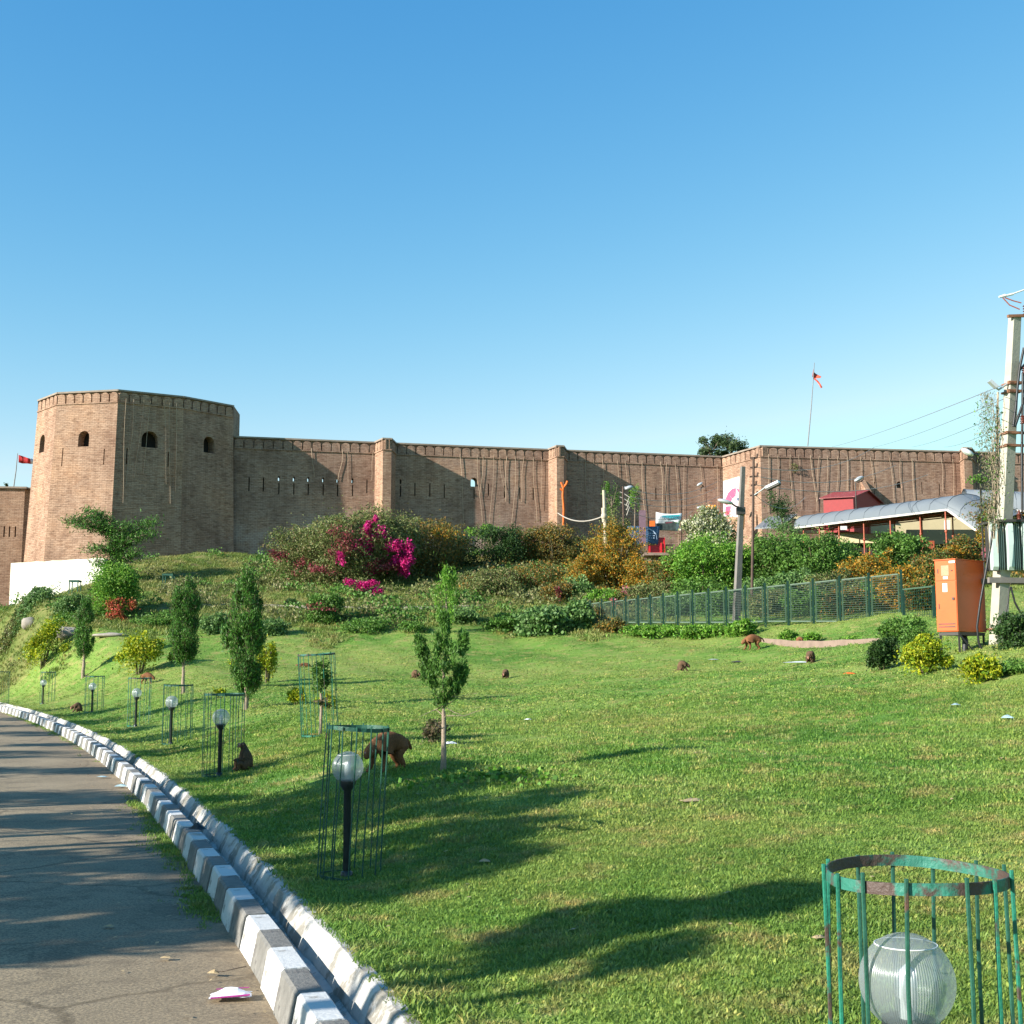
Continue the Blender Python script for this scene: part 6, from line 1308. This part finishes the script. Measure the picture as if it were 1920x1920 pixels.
for px, py, w_, h in ((1334, 838, 52, 46), (1372, 836, 70, 50)):
    small_tree(px, 900, px, py, w_, h, 'far', 'dark tree beyond the curtain wall, '+('left crown of the two' if px < 1350 else 'right crown of the two'), 5200, 0.20, name='distant_tree', Y=135, tr=0.25, nc=12)
small_tree(12, 935, 11, 908, 8, 8, 'far', 'tiny dark treetop just above the outer wall at left edge', 200, 0.14, name='distant_tree', Y=120)
# dry hanging vine by the transformer pole
e = empty('dry_vine', at(1866, 1000, 36), 'dry tangled vine with few green leaves hanging left of transformer pole', 'vine'); rng = np.random.default_rng(12)
t = rng.random(2600); P = np.stack([(1866-CXP)/F_PX*36+rng.normal(0, 1, 2600)*(0.09+0.09*np.sin(t*3.1))+0.05*np.sin(t*14), 36+rng.normal(0, .12, 2600), np.array([at(1866, 735+x*260, 36).z for x in t])], -1)-np.array(e.location)
leafobj('dry_leaves', P, 0.09, LEAF['dry'], e, rng, 0.16, up=1.5); m_ = MB(); r = random.Random(4)
for _ in range(26):
    y0 = r.uniform(735, 860); x = 1868+r.gauss(0, 6); pts = []
    for j in range(7): pts.append(at(x+r.gauss(0, 3.5), y0+j*r.uniform(18, 30), 36+r.uniform(-.1, .1)))
    m_.tube(pts, 0.008, 4)
m_.tube([at(1871, 735, 36.1), at(1868, 900, 36.1), at(1864, 1010, 36.1)], 0.03, 6)
m_.build('stems', M['rope'], e)
P = np.stack([rng.normal(0, .2, 500), rng.normal(0, .12, 500), rng.uniform(0.2, 3.8, 500)], -1); leafobj('green_leaves', P, 0.08, LEAF['green'], e, rng, 0.5)
P = np.concatenate([np.array(at(1815+i*5, 898+4*math.sin(i*1.3), 36))[None]+rng.normal(0, .05, (14, 3)) for i in range(9)])-np.array(e.location); leafobj('tendril', P, 0.09, LEAF['green'], e, rng, 0.5)
# ---- conifers and shrubs on the lawn
def conifer(px, py, top, prof, label, n, key='thuja', leaf=0.07, trunk_top=0.5, tr=0.05, lobes=(), seed=0, lean=0.0, mat='barkpale', extra=(), clump=0.2):
    """prof: [(height fraction, half width px)]; foliage sprays grow upwards in clumps"""
    g = ground(px, py); k = g.y/F_PX; H_ = (py-top)*k; e = empty('conifer', g, label, 'tree'); rng = np.random.default_rng(seed or int(px))
    hs = np.array([a for a, b in prof]); ws = np.array([b for a, b in prof])*k
    n = int(n*1.9); nc = max(30, n//130); z = rng.uniform(hs[0], hs[-1], nc*3); wz = np.interp(z, hs, ws); keep = rng.random(nc*3) < (wz/ws.max())**0.8; z = z[keep][:nc]; wz = wz[keep][:nc]; nc = len(z)
    a = rng.uniform(0, 6.283, nc); q = wz*rng.uniform(0.35, 1.0, nc)**0.7
    C = np.stack([q*np.cos(a)+lean*z*H_, q*np.sin(a), z*H_], -1)
    for lx, lz, lw, lh, m_ in lobes:
        c2 = rng.normal(0, .45, (m_, 3))*np.array([lw*k, lw*k, lh*k])+np.array([lx*k, 0, (py-lz)*k]); C = np.concatenate([C, c2])
    nc = len(C); idx_ = rng.integers(0, nc, n); cs = 1.25*clump*ws.max()*rng.uniform(0.6, 1.2, nc)
    d = rng.normal(0, .55, (n, 3))*cs[idx_][:, None]*np.array([1, 1, 1.9]); P = C[idx_]+d
    outv = np.stack([C[idx_][:, 0], C[idx_][:, 1], np.full(n, 0.0)], -1); outv /= (np.linalg.norm(outv, axis=1, keepdims=True)+1e-6)
    leafobj('foliage', P, leaf*1.35, LEAF[key], e, rng, 0.22, 1.6, outv*0.5)
    m_ = MB(); pts = []; r = random.Random(int(px))
    for i in range(9): t = i/8*trunk_top; pts.append(Vector((r.uniform(-.25, .25)*tr+lean*t*H_, r.uniform(-.3, .3)*tr, -0.15+t*(H_+.15))))
    m_.tube(pts, [tr*(1.25-0.85*i/8+r.uniform(-.08, .08)) for i in range(9)], 9)
    for _ in range(14): a_ = r.uniform(0, 6.3); zz = r.uniform(0.3, 0.9)*trunk_top*H_; L_ = r.uniform(.4, 1)*ws.max()*.7; m_.tube([(lean*zz, 0, zz), (math.cos(a_)*L_, math.sin(a_)*L_, zz+L_*0.6)], [tr*.3, tr*.08], 5)
    for ex in extra: m_.tube([Vector((ex[0][0]-px, 0, py-ex[0][1]))*k, Vector((ex[1][0]-px, -0.05/k, py-ex[1][1]))*k, Vector((ex[2][0]-px, -0.1/k, py-ex[2][1]))*k], [tr*.22, tr*.13, tr*.05], 5)
    m_.build('trunk', M[mat], e, world=False); return e
conifer(831, 1446, 1158, [(0.43, 8), (0.50, 32), (0.60, 39), (0.72, 34), (0.80, 18), (0.92, 12), (1.0, 4)], 'young bushy conifer with a bare knobbly trunk in the middle of the lawn', 5600, key='sapling', leaf=0.05, trunk_top=0.72, tr=0.036,
 lobes=((-42, 1218, 8, 18, 10), (36, 1215, 8, 22, 10), (-32, 1250, 9, 18, 9), (38, 1262, 8, 22, 10), (3, 1180, 6, 18, 8), (-51, 1203, 4, 8, 5), (40, 1200, 4, 8, 5), (24, 1290, 10, 10, 7)), extra=(((836, 1312), (862, 1309), (894, 1303)), ((836, 1330), (850, 1338), (864, 1343)), ((826, 1330), (805, 1338), (786, 1347)), ((838, 1345), (870, 1345), (905, 1332)), ((828, 1312), (815, 1305), (806, 1300))), clump=0.12)
conifer(837, 1188, 1085, [(0.05, 9), (0.25, 15), (0.45, 22), (0.6, 23), (0.85, 20), (1.0, 8)], 'wispy light green conifer at the lawn edge just behind the bushy conifer', 1300, key='bright', leaf=0.15, tr=0.06, trunk_top=0.9, lobes=((-3, 1078, 5, 12, 5), (14, 1085, 3, 8, 4)), clump=0.3)
conifer(461, 1330, 1080, [(0.13, 9), (0.22, 24), (0.34, 31), (0.5, 27), (0.62, 31), (0.78, 27), (0.9, 22), (1.0, 8)], 'tallest trimmed columnar conifer, nearest of the left three', 9500, leaf=0.085, trunk_top=0.5, tr=0.06, clump=0.2, lobes=((-38, 1195, 6, 24, 10),))
conifer(343, 1300, 1090, [(0.28, 9), (0.36, 21), (0.5, 28), (0.62, 23), (0.78, 26), (0.9, 20), (1.0, 8)], 'middle trimmed columnar conifer of the left three', 8500, leaf=0.09, trunk_top=0.5, tr=0.065, clump=0.2)
conifer(156, 1270, 1128, [(0.30, 8), (0.4, 15), (0.6, 17), (0.8, 16), (0.93, 11), (1.0, 5)], 'smallest trimmed conifer by the boulder, leftmost of the three', 5000, key='thuja', leaf=0.10, trunk_top=0.5, tr=0.085, clump=0.22)
YB = dict(key='yellow', group='yellow-green shrubs on the lawn')
B(78, 1252, 74, 76, 'yellow', 'yellow-green shrub with a bare dark right side, at far left of lawn', 3600, 0.13, name='yellow_shrub', cat='shrub', lift=0.08)
B(120, 1225, 22, 18, 'yellow', 'little orange-yellow shrub right of the leftmost yellow shrub', 400, 0.11, name='yellow_shrub')
B(5, 1216, 26, 18, 'yellow', 'tiny orange-yellow shrub cut by the left edge', 400, 0.11, name='yellow_shrub')
B(258, 1265, 100, 80, 'yellow', 'large round yellow-green shrub between small and middle conifers', 5200, 0.13, name='yellow_shrub', nc=18)
B(322, 1243, 20, 20, 'yellow', 'small yellow sprig left of the middle conifer trunk', 350, 0.10, name='yellow_shrub')
B(500, 1280, 44, 82, 'yellow', 'upright yellow-green shrub right of the tallest trimmed conifer', 3200, 0.11, name='yellow_shrub')
B(436, 1252, 22, 16, 'yellow', 'small yellow sprig left of the tallest conifer trunk', 300, 0.09, name='yellow_shrub')
B(412, 1308, 28, 18, 'yellow', 'low spiky yellow plant behind the third globe lamp', 300, 0.10, name='yellow_shrub')
B(556, 1322, 44, 32, 'yellow', 'small yellow-green shrub left of the caged sapling', 1300, 0.08, name='yellow_shrub')
B(615, 1330, 44, 30, 'yellow', 'tiny yellow shrub behind the caged sapling', 700, 0.08, name='yellow_shrub')
B(1655, 1256, 62, 60, 'dark', 'dark green round shrub left of two yellow shrubs near the cabinet', 7500, 0.085, name='dark_shrub', nc=22)
B(1735, 1264, 100, 68, 'yellow', 'wide yellow-green shrub in front of the orange cabinet stand', 10000, 0.085, name='yellow_shrub', nc=20)
B(1836, 1280, 74, 52, 'yellow', 'compact yellow-green shrub right of the cabinet cables', 7000, 0.085, name='yellow_shrub', nc=16)
B(1905, 1215, 90, 70, 'dark', 'dark weedy growth behind the transformer pole foot', 4200, 0.08, name='weed_patch', cat='plant')
B(1900, 1262, 80, 26, 'green', 'low leafy weeds right of the compact yellow shrub', 1800, 0.07, name='weed_patch', cat='plant')
B(1715, 1210, 60, 40, 'green', 'leafy green weeds left of the cabinet stand', 2200, 0.08, name='weed_patch', cat='plant')
B(815, 1396, 62, 46, 'drybrown', 'small dry brownish shrub just left of the bare trunk of the bushy conifer', 1400, 0.05, name='dry_shrub')
# sapling inside its guard
g = SAP; e = empty('sapling', g, 'small leafy sapling inside the leaning green guard', 'tree'); rng = np.random.default_rng(8)
P = clumps(1400, 0.2, 0.2, 0.42, rng, 9, 0.4, zmin=-1)+np.array([0.03, 0, 1.15]); leafobj('foliage', P, 0.06, LEAF['green'], e, rng)
m_ = MB(); m_.tube([(0, 0, -.1), (0.02, 0, .5), (0.0, 0.02, .9), (0.03, 0, 1.3)], [0.035, .03, .025, .01], 7); m_.build('trunk', M['barkpale'], e, world=False)
P = clumps(260, 0.25, 0.2, 0.12, rng, 6, 0.4, zmin=-1)+np.array([0.1, 0, 0.68]); leafobj('dead_leaves', P, 0.05, LEAF['drybrown'], e, rng)
# weeds with broad leaves in the near lawn
rng = np.random.default_rng(31); pts = []
for c_, m_ in (((905, 1462), 160), ((960, 1455), 90), ((850, 1470), 60), ((1010, 1470), 60)):
    g = ground(*c_); pts.append(np.array(g)[None]+rng.normal(0, 1, (m_, 3))*np.array([0.28, 0.3, 0.0]))
P = np.concatenate(pts); P[:, 2] = hgt(P[:, 0], P[:, 1])+rng.uniform(0.02, 0.1, len(P)); tag(leafobj('broadleaf_weeds', P, 0.07, LEAF['bright'], None, rng, 0.8), kind='stuff')
# ---- roadside shade trees left of the road (they throw the long shadows across road and lawn)
def shade_tree(tx, ty, rad, h, label, n=2600, tz=0.0, leaf=0.17, nc=16, seed=1, el=1.0, zr=0.75, wide=1.0):
    L_ = (h-tz)/math.tan(SUN_EL); x = tx-math.cos(SUN_AZ)*L_; y = ty-math.sin(SUN_AZ)*L_; rng = np.random.default_rng(seed)
    e = empty('shade_tree', (x, y, -0.3), label, 'tree', 'shade trees along the far side of the road')
    P = clumps(n, rad*wide, rad, rad*zr, rng, nc, 0.34, zmin=-1, core=0.12)+np.array([0, 0, h+0.3]); leafobj('foliage', P, leaf, LEAF['green'], e, rng)
    m_ = MB(); m_.tube([(0, 0, -.2), (0.1, 0.05, h*.4), (-.05, 0, h*.75), (0, 0, h+rad*.3)], [.16, .12, .09, .03], 8); r = random.Random(seed)
    for _ in range(9): a = r.uniform(0, 6.3); zz = r.uniform(.6, .95)*h; m_.tube([(0, 0, zz), (math.cos(a)*rad*.7, math.sin(a)*rad*.7, zz+rad*.5)], [.045, .015], 5)
    m_.build('trunk', M['bark'], e, world=False); return e
SH = [(-6.5, 14.0, 2.1, 5.2, 6500, 1), (-3.2, 12.4, 1.25, 5.6, 3200, 1), (-0.9, 13.2, 0.95, 5.0, 2200, 1), (-1.9, 16.3, 1.35, 5.5, 3400, 1), (-5.2, 18.3, 1.1, 5.3, 2600, 1), (-2.0, 19.6, 0.6, 5.9, 900, 1), (-8.5, 11.6, 1.4, 4.6, 3600, 1), (-3.5, 10.9, 0.9, 5.2, 2200, 1), (-4.0, 13.6, 1.4, 5.6, 4000, 1), (-2.8, 17.4, 1.3, 5.5, 3600, 1), (-0.2, 17.2, 0.7, 5.7, 1300, 1), (0.2, 13.6, 0.5, 5.6, 700, 1), (-1.3, 11.6, 0.95, 5.4, 2400, 1), (-0.1, 15.4, 0.85, 5.7, 2000, 1), (-6.0, 12.0, 1.3, 5.0, 3200, 1), (-3.6, 15.6, 1.2, 5.9, 3000, 1), (0.3, 9.0, 0.60, 5.5, 1500, 1), (2.0, 9.5, 0.48, 5.2, 900, 1), (0.9, 8.3, 0.33, 5.0, 500, 1), (-4.6, 8.5, 0.28, 5.0, 200, 1),
      (-9.5, 21.5, 1.5, 5.0, 3600, 1), (-5.0, 22.5, 1.2, 5.4, 2600, 1), (-6.2, 19.5, 1.0, 5.2, 2000, 1), (-1.4, 18.6, 0.9, 5.6, 1900, 1), (-0.8, 24.5, 0.6, 6.0, 900, 1), (-12.0, 26.5, 1.6, 5.2, 3600, 1), (-7.6, 28.5, 1.3, 5.8, 2800, 1), (-17.0, 35, 1.7, 6.0, 3600, 1), (-11.6, 37.0, 1.5, 6.2, 3000, 1), (-22, 46, 2.0, 6.5, 4200, 1), (-16, 49, 1.7, 6.8, 3000, 1), (-14.5, 43, 1.9, 6.4, 3600, 1), (-10.0, 45, 1.3, 6.6, 2200, 1), (-13.8, 32, 1.6, 5.8, 3200, 1), (-8.6, 33.5, 1.3, 6.0, 2400, 1), (-20, 54, 2.0, 6.9, 3400, 1), (-30, 59, 2.2, 7.0, 4200, 1)]
words_ = ['first', 'second', 'third', 'fourth', 'fifth', 'sixth', 'seventh', 'eighth', 'ninth', 'tenth', 'eleventh', 'twelfth', 'thirteenth', 'fourteenth', 'fifteenth', 'sixteenth', 'seventeenth']
for i, (tx, ty, rad, h, n_, _) in enumerate(SH): shade_tree(tx, ty, rad, h, 'leafy roadside tree outside the left edge, only its shadow falls into the picture', n_, tz=-0.3 if tx < -3 else 0.2, seed=40+i)
# ============================================================ MACAQUES
def skin_body(name, V, E, Rd, mat, parent, sub=2):
    me = bpy.data.meshes.new(name); me.from_pydata(V, E, []); o = bpy.data.objects.new(name, me); col.objects.link(o); me.materials.append(mat)
    md = o.modifiers.new('skin', 'SKIN'); md.use_smooth_shade = True
    sv = me.skin_vertices[0].data
    for i, r_ in enumerate(Rd): r_ = r_*(1.26 if r_ > 0.06 else 1.15); sv[i].radius = (r_, r_)
    sv[0].use_root = True
    s_ = o.modifiers.new('sub', 'SUBSURF'); s_.levels = sub; s_.render_levels = sub
    if parent: o.parent = parent
    return o
def chain(V, E, Rd, start, pts):
    i = start
    for p, r_ in pts: V.append(p); Rd.append(r_); E.append((i, len(V)-1)); i = len(V)-1
    return i
def macaque(pose, fur):
    e = empty('macaque', (0, 0, 0)); V = []; E = []; Rd = []
    if pose == 'walk':      # on all fours, facing -x, head lowered to feed
        V.append((0.20, 0, 0.40)); Rd.append(0.105)
        c = chain(V, E, Rd, 0, [((0.06, 0, 0.425), 0.128), ((-0.08, 0, 0.41), 0.135), ((-0.20, 0, 0.36), 0.115)]); ch_ = c
        chain(V, E, Rd, c, [((-0.29, 0, 0.34), 0.07), ((-0.36, 0, 0.29), 0.072), ((-0.405, 0, 0.235), 0.045), ((-0.43, 0, 0.20), 0.028)])
        for s_ in (-1, 1):
            o_ = 0.03*s_
            chain(V, E, Rd, 0, [((0.20, 0.075*s_, 0.33), 0.08), ((0.13+o_, 0.09*s_, 0.22), 0.052), ((0.24+o_, 0.09*s_, 0.10), 0.033), ((0.22+o_, 0.09*s_, 0.03), 0.026), ((0.13+o_, 0.095*s_, 0.015), 0.02)])
            chain(V, E, Rd, ch_, [((-0.21, 0.08*s_, 0.30), 0.058), ((-0.17-o_, 0.09*s_, 0.18), 0.038), ((-0.21-o_*2, 0.09*s_, 0.05), 0.026), ((-0.27-o_*2, 0.09*s_, 0.014), 0.02)])
        chain(V, E, Rd, 0, [((0.30, 0, 0.43), 0.03), ((0.38, 0, 0.40), 0.022), ((0.44, 0, 0.28), 0.018)]); head = (-0.395, 0, 0.262, 0.6)
    elif pose == 'sit':     # upright, facing -x
        V.append((0.04, 0, 0.11)); Rd.append(0.12)
        c = chain(V, E, Rd, 0, [((0.03, 0, 0.22), 0.118), ((0.0, 0, 0.34), 0.10)]); ch_ = c
        chain(V, E, Rd, c, [((-0.015, 0, 0.42), 0.055), ((-0.035, 0, 0.49), 0.072), ((-0.095, 0, 0.475), 0.04)])
        for s_ in (-1, 1):
            chain(V, E, Rd, 0, [((-0.02, 0.09*s_, 0.10), 0.075), ((-0.15, 0.12*s_, 0.17), 0.05), ((-0.13, 0.11*s_, 0.05), 0.03), ((-0.20, 0.11*s_, 0.02), 0.022)])
            chain(V, E, Rd, ch_, [((-0.01, 0.09*s_, 0.33), 0.05), ((-0.05, 0.12*s_, 0.22), 0.035), ((-0.16, 0.08*s_, 0.20), 0.025), ((-0.20, 0.06*s_, 0.19), 0.02)])
        chain(V, E, Rd, 0, [((0.14, 0, 0.05), 0.025), ((0.24, 0.04, 0.02), 0.018)]); head = (-0.10, 0, 0.482, 0.1)
    else:                   # hunched on the haunches, head down, hands to the grass
        V.append((0.10, 0, 0.13)); Rd.append(0.115)
        c = chain(V, E, Rd, 0, [((0.08, 0, 0.26), 0.115), ((0.0, 0, 0.34), 0.11), ((-0.10, 0, 0.31), 0.09)]); ch_ = c
        chain(V, E, Rd, c, [((-0.17, 0, 0.26), 0.055), ((-0.22, 0, 0.21), 0.066), ((-0.255, 0, 0.16), 0.038)])
        for s_ in (-1, 1):
            chain(V, E, Rd, 0, [((0.06, 0.09*s_, 0.13), 0.075), ((-0.06, 0.12*s_, 0.17), 0.048), ((0.0, 0.11*s_, 0.05), 0.03), ((-0.07, 0.11*s_, 0.015), 0.022)])
            chain(V, E, Rd, ch_, [((-0.10, 0.08*s_, 0.25), 0.045), ((-0.11, 0.10*s_, 0.13), 0.032), ((-0.17, 0.08*s_, 0.04), 0.024), ((-0.21, 0.07*s_, 0.013), 0.02)])
        chain(V, E, Rd, 0, [((0.19, 0, 0.06), 0.025), ((0.30, 0.03, 0.02), 0.018)]); head = (-0.245, 0, 0.185, 0.7)
    b = skin_body('body', V, E, Rd, fur, e)
    hx, hy, hz_, tl = head; Mr = Matrix.Rotation(-tl, 3, 'Y')
    m_ = MB(); m_.ell((hx-0.008, 0, hz_), (0.034, 0.040, 0.046), 10, 8, Mr); m_.ell(Vector((hx, 0, hz_))+Mr @ Vector((-0.03, 0, -0.02)), (0.028, 0.026, 0.022), 8, 6, Mr); m_.build('face', M['skin'], e, world=False)
    for s_ in (-1, 1):
        m_ = MB(); m_.ell(Vector((hx, 0, hz_))+Mr @ Vector((-0.037, 0.016*s_, 0.016)), (0.006, 0.006, 0.006), 6, 5); m_.build('eye', M['eye'], e, world=False)
        m_ = MB(); m_.ell(Vector((hx, 0, hz_))+Mr @ Vector((0.05, 0.066*s_, 0.015)), (0.010, 0.014, 0.02), 6, 5); m_.build('ear', M['skin'], e, world=False)
    return e
mk = {}
def put(pose, px, py, hpx, rz, label, red=False, loc=None, squash=None):
    key = (pose, red)
    if key not in mk: mk[key] = macaque(pose, M['fur_red'] if red else M['fur']); o = mk[key]
    else: o = copy_tree(mk[key])
    g = loc or ground(px, py); H0 = {'walk': 0.53, 'sit': 0.56, 'crouch': 0.45}[pose]; s = (hpx/F_PX*g.y)/H0
    o.location = g; o.scale = (s, s, s) if not squash else (s, s, s*squash); o.rotation_euler = (0, 0, rz); tag(o, label, 'monkey', 'macaques on the lawn'); return o
put('walk', 728, 1447, 70, R(48), 'big reddish-brown macaque on all fours behind the second lamp, head bent low', red=True)
put('sit', 458, 1445, 54, R(25), 'brown macaque sitting upright in shade beside the third lamp')
put('crouch', 948, 1272, 18, R(70), 'small macaque crouching alone in mid-lawn right of the bushy conifer')
put('crouch', 779, 1272, 17, R(150), 'small macaque crouching just left of the bushy conifer')
put('crouch', 1280, 1259, 22, R(170), 'grey-brown macaque hunched with its back turned in the centre-right lawn')
put('walk', 1412, 1219, 28, R(15), 'reddish macaque on all fours near the weeds in front of the fence', red=True)
put('crouch', 1520, 1243, 24, R(60), 'macaque bending over the white paper strip')
put('crouch', 1500, 1208, 17, R(160), 'reddish macaque crouching among weeds before the pink plinth', red=True, squash=0.9)
put('crouch', 1563, 1212, 15, R(200), 'dark macaque lying low beside the right part of the pink plinth', squash=0.85)
put('crouch', 571, 1251, 16, R(10), 'tan animal resting flat on the lawn right of the yellow shrubs', red=True, squash=0.55).scale.x *= 1.6
put('crouch', 145, 1336, 20, R(20), 'dark macaque crouching in shade just behind the kerb at left')
put('walk', 276, 1282, 20, R(160), 'brown macaque in shade on the bank below the round yellow shrub', red=True)

# ------------------------------------------------------------ one exposure-wide albedo factor for all materials
ALB = 0.85
for m_ in bpy.data.materials:
    if not m_.use_nodes: continue
    n_ = m_.node_tree
    for nd in list(n_.nodes):
        sk = nd.inputs.get('Base Color') if nd.type == 'BSDF_PRINCIPLED' else (nd.inputs[0] if nd.type == 'BSDF_TRANSLUCENT' else None)
        if sk is None: continue
        mx_ = n_.nodes.new('ShaderNodeMix'); mx_.data_type = 'RGBA'; mx_.blend_type = 'MULTIPLY'; mx_.inputs[0].default_value = 1.0; mx_.inputs[7].default_value = (ALB, ALB, ALB, 1)
        if sk.is_linked: src_ = sk.links[0].from_socket; n_.links.new(src_, mx_.inputs[6])
        else: mx_.inputs[6].default_value = sk.default_value
        n_.links.new(mx_.outputs[2], sk)
